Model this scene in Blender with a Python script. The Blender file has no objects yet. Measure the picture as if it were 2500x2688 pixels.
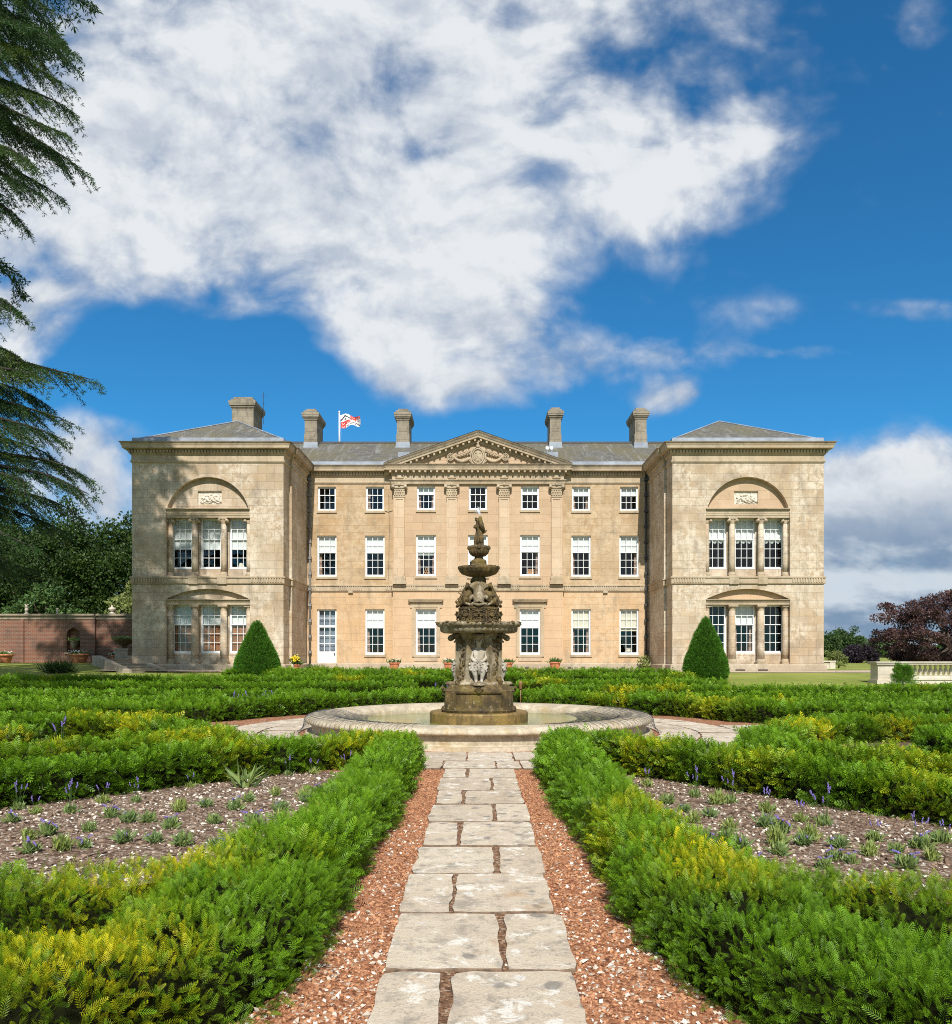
import bpy, bmesh, math, random
import numpy as np
from mathutils import Vector, Matrix, geometry
PI = math.pi
random.seed(7)
scene = bpy.context.scene
COL = scene.collection
F, CX, HY, CH = 1535.0, 930.0, 1270.0, 1.7      # lens figures used to read real positions off the photograph

# ------------------------------------------------------------------ helpers
def link(o, parent=None):
    COL.objects.link(o)
    if parent is not None:
        o.parent = parent
    return o

def tag(o, label, cat, group=None):
    o['label'] = label
    o['category'] = cat
    if group:
        o['group'] = group
    return o

def thing(name, label, cat, loc=(0, 0, 0), rz=0.0, group=None):
    o = bpy.data.objects.new(name, None)
    o.empty_display_size = 0.3
    o.location = loc
    o.rotation_euler = (0, 0, rz)
    link(o)
    return tag(o, label, cat, group)

def kind(o, k):
    o['kind'] = k
    return o

def dup(root, loc, rz=0.0, scale=1.0, label=None, group=None):
    r = root.copy()
    COL.objects.link(r)
    r.location = loc
    r.rotation_euler = (0, 0, rz)
    r.scale = (scale,) * 3 if not hasattr(scale, '__len__') else scale
    if label:
        r['label'] = label
    if group:
        r['group'] = group
    for ch in list(root.children):
        c = ch.copy()
        COL.objects.link(c)
        c.parent = r
        for g in list(ch.children):
            d = g.copy()
            COL.objects.link(d)
            d.parent = c
    return r

class MB:
    """collects geometry for ONE mesh object"""
    def __init__(self):
        self.v = []; self.f = []; self.m = []; self.s = []; self.mi = 0; self.sm = False
    def add(self, verts, faces):
        o = len(self.v)
        self.v.extend([tuple(p) for p in verts])
        for f in faces:
            self.f.append([i + o for i in f]); self.m.append(self.mi); self.s.append(self.sm)
        return self
    def box(self, x0, x1, y0, y1, z0, z1):
        v = [(x0, y0, z0), (x1, y0, z0), (x1, y1, z0), (x0, y1, z0), (x0, y0, z1), (x1, y0, z1), (x1, y1, z1), (x0, y1, z1)]
        return self.add(v, [(0, 3, 2, 1), (4, 5, 6, 7), (0, 1, 5, 4), (1, 2, 6, 5), (2, 3, 7, 6), (3, 0, 4, 7)])
    def obox(self, c, ax, ay, az):
        c = Vector(c); ax = Vector(ax); ay = Vector(ay); az = Vector(az)
        v = [c + sx * ax + sy * ay + sz * az for sz in (-1, 1) for sx, sy in ((-1, -1), (1, -1), (1, 1), (-1, 1))]
        return self.add(v, [(0, 3, 2, 1), (4, 5, 6, 7), (0, 1, 5, 4), (1, 2, 6, 5), (2, 3, 7, 6), (3, 0, 4, 7)])
    def tube(self, pts, rad, n=8, cap=True):
        pts = [Vector(p) for p in pts]
        if not hasattr(rad, '__len__'):
            rad = [rad] * len(pts)
        rad = [float(r) for r in rad]
        rings = []
        up = Vector((0.13, 0.21, 0.97))
        for i, p in enumerate(pts):
            d = (pts[min(i + 1, len(pts) - 1)] - pts[max(i - 1, 0)])
            if d.length < 1e-9:
                d = Vector((0, 0, 1))
            d.normalize()
            a = d.cross(up)
            if a.length < 1e-3:
                a = d.cross(Vector((1, 0, 0)))
            a.normalize(); b = d.cross(a)
            rings.append([p + rad[i] * (math.cos(2 * PI * k / n) * a + math.sin(2 * PI * k / n) * b) for k in range(n)])
        v = [q for r in rings for q in r]
        f = []
        for i in range(len(pts) - 1):
            for k in range(n):
                f.append((i * n + k, i * n + (k + 1) % n, (i + 1) * n + (k + 1) % n, (i + 1) * n + k))
        if cap:
            f.append(tuple(range(n - 1, -1, -1)))
            f.append(tuple((len(pts) - 1) * n + k for k in range(n)))
        return self.add(v, f)
    def lathe(self, prof, c=(0, 0, 0), n=24, mod=None, cap=True, a0=0.0):
        v = []; f = []
        for i, p in enumerate(prof):
            r, z = p[0], p[1]
            for k in range(n):
                t = a0 + 2 * PI * k / n
                rr = r * (mod(t, z, p) if mod else 1.0)
                v.append((c[0] + rr * math.cos(t), c[1] + rr * math.sin(t), c[2] + z))
        for i in range(len(prof) - 1):
            for k in range(n):
                f.append((i * n + k, i * n + (k + 1) % n, (i + 1) * n + (k + 1) % n, (i + 1) * n + k))
        if cap:
            f.append(tuple(range(n - 1, -1, -1)))
            f.append(tuple((len(prof) - 1) * n + k for k in range(n)))
        return self.add(v, f)
    def ball(self, c, r, nu=10, nv=6):
        if not hasattr(r, '__len__'):
            r = (r, r, r)
        v = [(c[0], c[1], c[2] - r[2])]; f = []
        for j in range(1, nv):
            ph = -PI / 2 + PI * j / nv
            for i in range(nu):
                t = 2 * PI * i / nu
                v.append((c[0] + r[0] * math.cos(ph) * math.cos(t), c[1] + r[1] * math.cos(ph) * math.sin(t), c[2] + r[2] * math.sin(ph)))
        v.append((c[0], c[1], c[2] + r[2]))
        for i in range(nu):
            f.append((0, 1 + (i + 1) % nu, 1 + i))
            f.append((len(v) - 1, 1 + (nv - 2) * nu + i, 1 + (nv - 2) * nu + (i + 1) % nu))
        for j in range(nv - 2):
            for i in range(nu):
                a = 1 + j * nu
                f.append((a + i, a + (i + 1) % nu, a + nu + (i + 1) % nu, a + nu + i))
        return self.add(v, f)
    def holes(self, P, outer, holes, depth=0.0, d0=0.0):
        """flat wall with openings; P(u, v, d) -> point; the reveals of the openings run back by depth"""
        loops = [[Vector((u, v, 0)) for u, v in outer]] + [[Vector((u, v, 0)) for u, v in h] for h in holes]
        tris = geometry.tessellate_polygon(loops)
        flat = [p for l in loops for p in l]
        self.add([P(p.x, p.y, d0) for p in flat], tris)
        if depth:
            for h in holes:
                n = len(h)
                self.add([P(u, v, d0) for u, v in h] + [P(u, v, d0 + depth) for u, v in h],
                         [(i, (i + 1) % n, n + (i + 1) % n, n + i) for i in range(n)])
        return self
    def sweep(self, prof, path, closed_prof=False):
        """profile (out, z) carried along a plan path with mitred corners; 'out' is to the right of travel"""
        n = len(path); rings = []
        for i in range(n):
            p = Vector(path[i]).to_2d()
            d0 = (p - Vector(path[i - 1]).to_2d()).normalized() if i > 0 else None
            d1 = (Vector(path[i + 1]).to_2d() - p).normalized() if i < n - 1 else None
            if d0 is None: d0 = d1
            if d1 is None: d1 = d0
            n0 = Vector((d0.y, -d0.x)); n1 = Vector((d1.y, -d1.x))
            m = n0 + n1
            m = m / max(1e-6, m.dot(n0)) if m.length > 1e-6 else n0
            rings.append([(p.x + o * m.x, p.y + o * m.y, z) for o, z in prof])
        k = len(prof); f = []
        for i in range(n - 1):
            for j in range(k if closed_prof else k - 1):
                f.append((i * k + j, (i + 1) * k + j, (i + 1) * k + (j + 1) % k, i * k + (j + 1) % k))
        return self.add([q for r in rings for q in r], f)
    def build(self, name, mats, parent=None, origin=(0, 0, 0), loc=(0, 0, 0)):
        if not isinstance(mats, (list, tuple)):
            mats = [mats]
        me = bpy.data.meshes.new(name)
        ox, oy, oz = origin
        me.from_pydata([(x - ox, y - oy, z - oz) for x, y, z in self.v], [], self.f)
        for m in mats:
            me.materials.append(m)
        me.polygons.foreach_set('material_index', self.m)
        me.polygons.foreach_set('use_smooth', self.s)
        me.update()
        o = bpy.data.objects.new(name, me)
        o.location = loc
        return link(o, parent)

def fast_mesh(name, V, nf, fsize, mats, loops=None, attrs=None, parent=None, matidx=None, smooth=False, loc=(0, 0, 0)):
    """mesh from numpy arrays, every face with fsize corners"""
    me = bpy.data.meshes.new(name)
    V = np.asarray(V, np.float32).reshape(-1, 3)
    me.vertices.add(len(V)); me.vertices.foreach_set('co', V.ravel())
    loops = np.asarray(loops, np.int32).ravel()
    me.loops.add(len(loops)); me.loops.foreach_set('vertex_index', loops)
    me.polygons.add(nf)
    me.polygons.foreach_set('loop_start', np.arange(nf, dtype=np.int32) * fsize)
    me.polygons.foreach_set('loop_total', np.full(nf, fsize, np.int32))
    for m in (mats if isinstance(mats, (list, tuple)) else [mats]):
        me.materials.append(m)
    if matidx is not None:
        me.polygons.foreach_set('material_index', np.asarray(matidx, np.int32))
    me.polygons.foreach_set('use_smooth', np.full(nf, smooth, bool))
    for k, a in (attrs or {}).items():
        at = me.attributes.new(k, 'FLOAT', 'POINT')
        at.data.foreach_set('value', np.asarray(a, np.float32).ravel())
    me.update(calc_edges=True)
    o = bpy.data.objects.new(name, me)
    o.location = loc
    return link(o, parent)

def frames(D, roll, rng=None):
    """N rotation matrices whose third column is D, turned by roll"""
    D = D / np.maximum(1e-9, np.linalg.norm(D, axis=1, keepdims=True))
    ref = np.tile(np.array([[0.0, 0.0, 1.0]]), (len(D), 1))
    ref[np.abs(D[:, 2]) > 0.95] = (1.0, 0.0, 0.0)
    A = np.cross(ref, D); A /= np.linalg.norm(A, axis=1, keepdims=True)
    B = np.cross(D, A)
    c = np.cos(roll)[:, None]; s = np.sin(roll)[:, None]
    return np.stack([c * A + s * B, -s * A + c * B, D], axis=2)

def spread(P, F4, tipv, R, T, S):
    """copies prototype P (faces F4, all quads) to N places: verts, loops, tip values"""
    N = len(T)
    V = np.einsum('nij,kj->nki', R, P) * S[:, None, None] + T[:, None, :]
    L = (F4[None, :, :] + (np.arange(N) * len(P))[:, None, None])
    return V.reshape(-1, 3), L.reshape(-1), np.tile(tipv, N)

def wav(P, f, seed):
    r = np.random.default_rng(seed); o = np.zeros(len(P))
    for i in range(5):
        d = r.normal(size=P.shape[1]); d /= np.linalg.norm(d)
        o += np.sin(P @ d * f * (0.7 + 0.75 * i) + r.uniform(0, 6.28)) / (1 + 0.45 * i)
    return o / 2.2

def smooth01(t):
    t = np.clip(t, 0, 1)
    return t * t * (3 - 2 * t)

def ground_z(x, y):
    x = np.asarray(x, float); y = np.asarray(y, float)
    z = 0.78 * np.clip((y - 24) / 15.0, 0, 1)
    z = z + 0.42 * smooth01((-x - 17.8) / 4.0) * smooth01((y - 36) / 8.0)
    return z
def gz(x, y):
    return float(ground_z(x, y))
def at(xd, yd_or_none, Y, z=None):
    X = (xd - CX) / F * Y
    Z = CH + (HY - yd_or_none) / F * Y if z is None else z
    return Vector((X, Y, Z))

# ------------------------------------------------------------------ node helper
class G:
    def __init__(self, tree):
        self.t = tree
    def n(self, typ, props=None, ins=None):
        nd = self.t.nodes.new('ShaderNode' + typ)
        for k, v in (props or {}).items():
            setattr(nd, k, v)
        for k, v in (ins or {}).items():
            if hasattr(v, 'is_linked') or isinstance(v, bpy.types.NodeSocket):
                self.t.links.new(v, nd.inputs[k])
            else:
                if isinstance(v, (tuple, list)) and len(v) == 3 and getattr(nd.inputs[k], 'type', '') == 'RGBA':
                    v = (*v, 1)
                nd.inputs[k].default_value = v
        return nd
    def math(self, op, a, b=0.0, c=None, clamp=False):
        d = {0: a, 1: b}
        if c is not None: d[2] = c
        return self.n('Math', {'operation': op, 'use_clamp': clamp}, d).outputs[0]
    def vmath(self, op, a, b=(0, 0, 0), out=0):
        return self.n('VectorMath', {'operation': op}, {0: a, 1: b}).outputs[out]
    def mix(self, fac, a, b, blend='MIX'):
        return self.n('Mix', {'data_type': 'RGBA', 'blend_type': blend}, {0: fac, 6: a, 7: b}).outputs[2]
    def noise(self, scale, detail=4, rough=0.55, vec=None, dist=0.0, out=0):
        i = {'Scale': scale, 'Detail': detail, 'Roughness': rough, 'Distortion': dist}
        if vec is not None: i['Vector'] = vec
        return self.n('TexNoise', None, i).outputs[out]
    def map(self, v, a, b, c=0.0, d=1.0, smooth=True):
        return self.n('MapRange', {'interpolation_type': 'SMOOTHSTEP' if smooth else 'LINEAR'}, {0: v, 1: a, 2: b, 3: c, 4: d}).outputs[0]
    def obj(self):
        return self.n('TexCoord').outputs['Object']
    def pos(self):
        return self.n('NewGeometry').outputs['Position']
    def xyz(self, v):
        s = self.n('SeparateXYZ', None, {0: v})
        return s.outputs[0], s.outputs[1], s.outputs[2]
    def comb(self, x, y, z=0.0):
        return self.n('CombineXYZ', None, {0: x, 1: y, 2: z}).outputs[0]
    def attr(self, name):
        return self.n('Attribute', {'attribute_name': name}).outputs['Fac']
    def bump(self, h, strength=0.3, dist=0.02):
        return self.n('Bump', None, {'Strength': strength, 'Distance': dist, 'Height': h}).outputs[0]

def new_mat(name):
    m = bpy.data.materials.new(name)
    m.use_nodes = True
    g = G(m.node_tree)
    b = m.node_tree.nodes['Principled BSDF']
    return m, g, b
def lk(g, a, b):
    g.t.links.new(a, b)

def plain(name, col, rough=0.6, metal=0.0, var=0.15, scale=3.0, bump=0.0, spec=0.5):
    m, g, b = new_mat(name)
    nz = g.noise(scale, 5, 0.6, g.obj())
    c = g.mix(g.map(nz, 0.3, 0.7), tuple(x * (1 - var) for x in col), tuple(min(1, x * (1 + var)) for x in col))
    lk(g, c, b.inputs['Base Color'])
    b.inputs['Roughness'].default_value = rough
    b.inputs['Metallic'].default_value = metal
    b.inputs['Specular IOR Level'].default_value = spec
    if bump:
        lk(g, g.bump(g.noise(scale * 6, 6, 0.65, g.obj()), bump), b.inputs['Normal'])
    return m

def ashlar(name, warm, buff, pale, grey, pale_amt=0.5, grey_amt=0.4, bw=0.95, bh=0.43, joint=0.25, lower=None):
    """weathered dressed stone: courses of blocks, each its own tone, scaled pale patches, soot-grey blotches and runs"""
    m, g, b = new_mat(name)
    x, y, z = g.xyz(g.obj())
    u = g.math('ADD', x, y)
    uv = g.comb(u, z, 0.0)
    br = g.n('TexBrick', {'offset': 0.5, 'squash': 1.0}, {'Vector': uv, 'Color1': (0, 0, 0), 'Color2': (1, 1, 1), 'Mortar': (0.5, 0.5, 0.5),
             'Scale': 1.0, 'Mortar Size': 0.006, 'Mortar Smooth': 0.3, 'Bias': 0.0, 'Brick Width': bw, 'Row Height': bh})
    tone = g.n('SeparateColor', None, {0: br.outputs[0]}).outputs[0]
    mort = br.outputs[1]
    big = g.noise(0.42, 5, 0.62, g.obj())
    mid = g.noise(2.1, 8, 0.68, g.obj())
    fine = g.noise(19, 6, 0.7, g.obj())
    c = g.mix(g.map(big, 0.36, 0.64), warm, buff)
    c = g.mix(g.math('MULTIPLY', g.map(tone, 0.0, 0.8), 0.6), c, tuple(0.74 * w for w in warm))
    c = g.mix(g.math('MULTIPLY', g.map(tone, 0.55, 1.0), 0.25), c, pale)
    if lower:                                         # the ground storey is built of a brighter, cleaner stone
        c = g.mix(g.map(z, 4.72, 4.62, 0.0, 0.75), c, g.mix(g.map(big, 0.40, 0.62), lower, tuple(1.12 * w for w in lower)))
    # lime-white scaling, in ragged islands
    isl = g.math('MULTIPLY', g.map(g.noise(0.5, 4, 0.6, g.vmath('ADD', g.obj(), (7.3, 2.1, 4.4))), 0.42, 0.60), g.map(g.noise(3.6, 10, 0.78, g.obj(), 0.4), 0.42, 0.56))
    washed = g.map(g.noise(0.33, 6, 0.7, g.vmath('ADD', g.obj(), (2.2, 8.4, 1.9))), 0.47, 0.62)
    c = g.mix(g.math('MULTIPLY', washed, pale_amt * 0.55), c, tuple(0.93 * w for w in pale))
    c = g.mix(g.math('MULTIPLY', isl, pale_amt), c, pale)
    # soot and damp, drawn out downwards
    st = g.comb(g.math('MULTIPLY', u, 1.6), g.math('MULTIPLY', z, 0.33), 0.0)
    run = g.map(g.noise(1.1, 7, 0.68, st, 0.3), 0.48, 0.72)
    c = g.mix(g.math('MULTIPLY', run, grey_amt), c, grey)
    blot = g.map(g.noise(0.9, 8, 0.7, g.vmath('ADD', g.obj(), (1.3, 9.1, 3.7))), 0.52, 0.68)
    c = g.mix(g.math('MULTIPLY', blot, grey_amt * 0.8), c, tuple(0.8 * w for w in grey))
    c = g.mix(g.math('MULTIPLY', g.map(fine, 0.30, 0.70), 0.30), c, tuple(w * 0.68 for w in warm))
    fleck = g.math('MULTIPLY', g.map(g.noise(12, 7, 0.75, g.vmath('MULTIPLY', g.obj(), (1, 1, 1.8))), 0.55, 0.63), g.map(mid, 0.46, 0.60))
    c = g.mix(g.math('MULTIPLY', fleck, 0.6), c, tuple(min(1, 1.08 * w) for w in pale))
    pit = g.math('MULTIPLY', g.map(g.noise(16, 7, 0.75, g.vmath('ADD', g.obj(), (3, 7, 2))), 0.58, 0.66), g.map(g.noise(1.3, 5, 0.6, g.vmath('ADD', g.obj(), (5, 1, 6))), 0.45, 0.6))
    c = g.mix(g.math('MULTIPLY', pit, 0.55), c, tuple(w * 0.5 for w in warm))
    c = g.mix(g.math('MULTIPLY', mort, joint), c, tuple(w * 0.4 for w in grey))
    lk(g, c, b.inputs['Base Color'])
    b.inputs['Roughness'].default_value = 0.9
    b.inputs['Specular IOR Level'].default_value = 0.2
    h = g.math('ADD', g.math('MULTIPLY', fine, 0.5), g.math('MULTIPLY', mid, 0.5))
    h = g.math('SUBTRACT', h, g.math('MULTIPLY', mort, 0.6))
    lk(g, g.bump(h, 0.55, 0.025), b.inputs['Normal'])
    return m

def foliage(name, dark, light, yellow, transl=0.25, rough=0.5, tipcol=None, yel_scale=0.8):
    """leaves: 'rnd' varies each sprig, 'tip' runs 0..1 from stem to shoot end, 'yel' marks golden growth"""
    m, g, b = new_mat(name)
    rnd = g.attr('rnd'); tip = g.attr('tip'); yel = g.attr('yel')
    c = g.mix(rnd, dark, light)
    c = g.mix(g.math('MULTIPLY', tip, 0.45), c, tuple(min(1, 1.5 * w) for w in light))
    c = g.mix(yel, c, yellow)
    if tipcol:
        c = g.mix(g.math('MULTIPLY', g.map(tip, 0.75, 1.0), g.map(rnd, 0.93, 1.0, 0, .6)), c, tipcol)
    lk(g, c, b.inputs['Base Color'])
    b.inputs['Roughness'].default_value = rough
    b.inputs['Specular IOR Level'].default_value = 0.3
    if transl:
        out = m.node_tree.nodes['Material Output']
        tr = g.n('BsdfTranslucent', None, {'Color': c})
        mx = g.n('MixShader', None, {0: transl, 1: b.outputs[0], 2: tr.outputs[0]})
        lk(g, mx.outputs[0], out.inputs['Surface'])
    return m

# ------------------------------------------------------------------ materials
M = {}
M['stone_main'] = ashlar('sandstone_peach', (0.47, 0.31, 0.165), (0.50, 0.365, 0.22), (0.68, 0.56, 0.40), (0.25, 0.20, 0.135), 0.45, 0.58, joint=0.22, lower=(0.58, 0.385, 0.215))
M['stone_bay'] = ashlar('sandstone_bay', (0.545, 0.37, 0.23), (0.56, 0.41, 0.275), (0.62, 0.49, 0.33), (0.37, 0.29, 0.195), 0.3, 0.25, 1.1, 0.46, joint=0.3, lower=(0.57, 0.39, 0.235))
M['stone_pil'] = ashlar('pilaster_stone', (0.60, 0.43, 0.28), (0.62, 0.47, 0.32), (0.68, 0.57, 0.42), (0.40, 0.32, 0.22), 0.3, 0.25, 2.0, 0.6, joint=0.3)
M['stone_wing'] = ashlar('sandstone_wing', (0.46, 0.335, 0.21), (0.53, 0.415, 0.285), (0.75, 0.665, 0.54), (0.23, 0.19, 0.145), 0.70, 0.58, 0.9, 0.42, joint=0.5)
M['stone_trim'] = ashlar('carved_stone', (0.46, 0.35, 0.225), (0.50, 0.40, 0.275), (0.60, 0.51, 0.38), (0.22, 0.185, 0.135), 0.35, 0.75, 1.6, 3.0, joint=0.1)
M['stone_dark'] = ashlar('weathered_cornice', (0.29, 0.23, 0.155), (0.33, 0.27, 0.19), (0.47, 0.40, 0.30), (0.12, 0.105, 0.085), 0.35, 0.8, 1.7, 3.0, joint=0.15)
M['stone_chimney'] = ashlar('chimney_stone', (0.27, 0.225, 0.16), (0.34, 0.29, 0.22), (0.45, 0.40, 0.31), (0.11, 0.095, 0.08), 0.4, 0.9, 0.6, 0.36, joint=0.5)
M['stone_plinth'] = ashlar('plinth_stone', (0.42, 0.33, 0.225), (0.47, 0.39, 0.28), (0.58, 0.51, 0.40), (0.26, 0.22, 0.165), 0.5, 0.6, 1.2, 0.5)
M['stone_white'] = ashlar('balustrade_stone', (0.55, 0.47, 0.36), (0.62, 0.56, 0.46), (0.75, 0.70, 0.60), (0.30, 0.27, 0.22), 0.6, 0.4, 1.2, 0.4)
M['white_paint'] = plain('white_gloss_paint', (0.80, 0.80, 0.78), 0.4, var=0.04)
M['blind'] = plain('blind_cloth', (0.80, 0.78, 0.72), 0.9, var=0.05)
M['blind_cream'] = plain('cream_blind_cloth', (0.74, 0.66, 0.50), 0.9, var=0.06)
M['curtain'] = plain('curtain_cloth', (0.45, 0.30, 0.22), 0.9)
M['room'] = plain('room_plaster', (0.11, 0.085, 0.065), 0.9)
M['shutter'] = plain('shutter_wood', (0.34, 0.15, 0.065), 0.55, var=0.3, scale=6)
M['lead'] = plain('sheet_lead', (0.25, 0.275, 0.315), 0.6, var=0.25, scale=1.2, bump=0.1)
M['iron'] = plain('painted_iron', (0.045, 0.045, 0.045), 0.5, var=0.2)
M['iron_grey'] = plain('grey_iron', (0.20, 0.19, 0.18), 0.6, var=0.3)
M['ridge'] = plain('ridge_lead', (0.05, 0.055, 0.06), 0.6)
M['terracotta'] = plain('terracotta', (0.46, 0.17, 0.075), 0.85, var=0.3, scale=9, bump=0.2)
M['cedar_bark'] = plain('cedar_bark', (0.030, 0.024, 0.018), 0.95, var=0.4, scale=8, bump=0.6)
M['bark'] = plain('bark', (0.09, 0.065, 0.045), 0.95, var=0.4, scale=8, bump=0.6)
M['bronze'] = plain('aged_bronze', (0.20, 0.105, 0.04), 0.5, var=0.3, scale=20)
M['net'] = plain('black_netting', (0.05, 0.05, 0.05), 0.8)
M['gold'] = plain('ornament_wood', (0.62, 0.30, 0.12), 0.5)
M['relief'] = plain('relief_marble', (0.60, 0.54, 0.44), 0.85, var=0.3, scale=12, bump=0.3)
M['dark_vent'] = plain('vent_iron', (0.10, 0.075, 0.055), 0.8)

def mat_glass():
    m, g, b = new_mat('window_glass')
    out = m.node_tree.nodes['Material Output']
    ng = g.n('NewGeometry')
    ca = g.math('ABSOLUTE', g.vmath('DOT_PRODUCT', ng.outputs['Normal'], ng.outputs['Incoming'], out=1))
    lw = g.math('MULTIPLY_ADD', g.math('POWER', g.math('SUBTRACT', 1.0, ca), 5.0), 0.95, 0.045)      # Schlick, the same from both sides
    wob = g.bump(g.noise(1.1, 2, 0.5, g.obj()), 0.25, 0.02)
    gl = g.n('BsdfGlossy', None, {'Color': (0.9, 0.95, 1.0), 'Roughness': 0.02, 'Normal': wob})
    tr = g.n('BsdfTransparent', None, {'Color': (0.86, 0.90, 0.92)})
    mx = g.n('MixShader', None, {0: lw, 1: tr.outputs[0], 2: gl.outputs[0]})
    lk(g, mx.outputs[0], out.inputs['Surface'])
    return m
M['glass'] = mat_glass()

def mat_slate():
    m, g, b = new_mat('roof_slate')
    x, y, z = g.xyz(g.obj())
    uv = g.comb(g.math('ADD', x, g.math('MULTIPLY', y, 0.35)), g.math('MULTIPLY', z, 2.0), 0.0)
    br = g.n('TexBrick', {'offset': 0.5}, {'Vector': uv, 'Color1': (0, 0, 0), 'Color2': (1, 1, 1), 'Mortar': (0.2, 0.2, 0.2), 'Scale': 1.0,
             'Mortar Size': 0.012, 'Mortar Smooth': 0.2, 'Brick Width': 0.32, 'Row Height': 0.20})
    tone = g.n('SeparateColor', None, {0: br.outputs[0]}).outputs[0]
    c = g.mix(tone, (0.085, 0.080, 0.070), (0.15, 0.142, 0.120))
    c = g.mix(g.map(g.noise(0.5, 6, 0.65, g.obj()), 0.38, 0.66), c, (0.135, 0.115, 0.062))
    c = g.mix(g.math('MULTIPLY', g.map(g.noise(1.7, 7, 0.7, g.comb(g.math('MULTIPLY', x, 1.8), g.math('MULTIPLY', z, 0.4))), 0.5, 0.68), 0.7), c, (0.25, 0.245, 0.225))
    c = g.mix(g.math('MULTIPLY', br.outputs[1], 0.6), c, (0.05, 0.05, 0.045))
    lk(g, c, b.inputs['Base Color'])
    b.inputs['Roughness'].default_value = 0.7
    lk(g, g.bump(g.math('SUBTRACT', tone, br.outputs[1]), 0.5, 0.02), b.inputs['Normal'])
    return m
M['slate'] = mat_slate()

def mat_fountain(name, base, dark, moss, pale, wet=0.0):
    m, g, b = new_mat(name)
    o = g.obj()
    n1 = g.noise(3.0, 8, 0.7, o); n2 = g.noise(11, 8, 0.72, o); n3 = g.noise(40, 4, 0.6, o)
    x, y, z = g.xyz(o)
    run = g.noise(5.0, 6, 0.65, g.comb(g.math('MULTIPLY', x, 1.6), g.math('MULTIPLY', y, 1.6), g.math('MULTIPLY', z, 0.25)))
    c = g.mix(g.map(n1, 0.35, 0.65), base, dark)
    c = g.mix(g.math('MULTIPLY', g.map(run, 0.48, 0.62), 0.8), c, dark)
    c = g.mix(g.math('MULTIPLY', g.map(g.noise(2.2, 7, 0.7, g.vmath('ADD', o, (3, 5, 1))), 0.5, 0.66), 0.7), c, moss)
    c = g.mix(g.math('MULTIPLY', g.map(n2, 0.56, 0.68), 0.75), c, pale)
    c = g.mix(g.math('MULTIPLY', g.map(n3, 0.6, 0.8), 0.5), c, tuple(0.5 * w for w in dark))
    lk(g, c, b.inputs['Base Color'])
    b.inputs['Roughness'].default_value = 0.85 - 0.5 * wet
    lk(g, g.bump(g.math('ADD', n2, g.math('MULTIPLY', n3, 0.4)), 0.7, 0.02), b.inputs['Normal'])
    return m
M['f_dark'] = mat_fountain('fountain_mossy_stone', (0.165, 0.105, 0.030), (0.045, 0.030, 0.011), (0.135, 0.10, 0.009), (0.34, 0.28, 0.17))
M['f_pale'] = mat_fountain('fountain_pale_stone', (0.36, 0.30, 0.20), (0.11, 0.076, 0.034), (0.20, 0.135, 0.035), (0.60, 0.54, 0.42))
M['f_figure'] = mat_fountain('fountain_figure_stone', (0.52, 0.47, 0.40), (0.30, 0.26, 0.20), (0.30, 0.24, 0.14), (0.68, 0.62, 0.54))
M['f_wet'] = mat_fountain('fountain_wet_stone', (0.29, 0.18, 0.05), (0.12, 0.074, 0.022), (0.19, 0.14, 0.015), (0.36, 0.26, 0.10), 0.55)
M['f_rim'] = mat_fountain('pool_rim_stone', (0.58, 0.485, 0.345), (0.36, 0.30, 0.21), (0.40, 0.29, 0.14), (0.66, 0.59, 0.47))

def mat_water():
    m, g, b = new_mat('pool_water')
    o = g.pos()
    c = g.mix(g.map(g.noise(0.9, 4, 0.6, o), 0.35, 0.65), (0.15, 0.18, 0.055), (0.22, 0.225, 0.075))
    lk(g, c, b.inputs['Base Color'])
    b.inputs['Roughness'].default_value = 0.12
    b.inputs['IOR'].default_value = 1.33
    b.inputs['Specular IOR Level'].default_value = 0.35
    h = g.math('ADD', g.noise(7, 4, 0.6, o), g.math('MULTIPLY', g.noise(23, 3, 0.5, o), 0.4))
    lk(g, g.bump(h, 0.22, 0.02), b.inputs['Normal'])
    return m
M['water'] = mat_water()
m, g, b = new_mat('jet_water')
b.inputs['Base Color'].default_value = (0.9, 0.95, 1, 1); b.inputs['Roughness'].default_value = 0.1
b.inputs['Alpha'].default_value = 0.45
M['jet'] = m

def mat_lawn():
    m, g, b = new_mat('lawn_grass')
    o = g.pos()
    c = g.mix(g.map(g.noise(0.25, 5, 0.6, o), 0.35, 0.65), (0.175, 0.215, 0.035), (0.30, 0.31, 0.075))
    c = g.mix(g.math('MULTIPLY', g.map(g.noise(2.4, 7, 0.7, o), 0.4, 0.65), 0.5), c, (0.27, 0.26, 0.08))
    c = g.mix(g.math('MULTIPLY', g.map(g.noise(30, 5, 0.7, o), 0.4, 0.7), 0.4), c, (0.09, 0.13, 0.022))
    lk(g, c, b.inputs['Base Color'])
    b.inputs['Roughness'].default_value = 0.95
    b.inputs['Specular IOR Level'].default_value = 0.1
    lk(g, g.bump(g.noise(60, 4, 0.7, o), 0.35, 0.02), b.inputs['Normal'])
    return m
M['lawn'] = mat_lawn()

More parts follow.
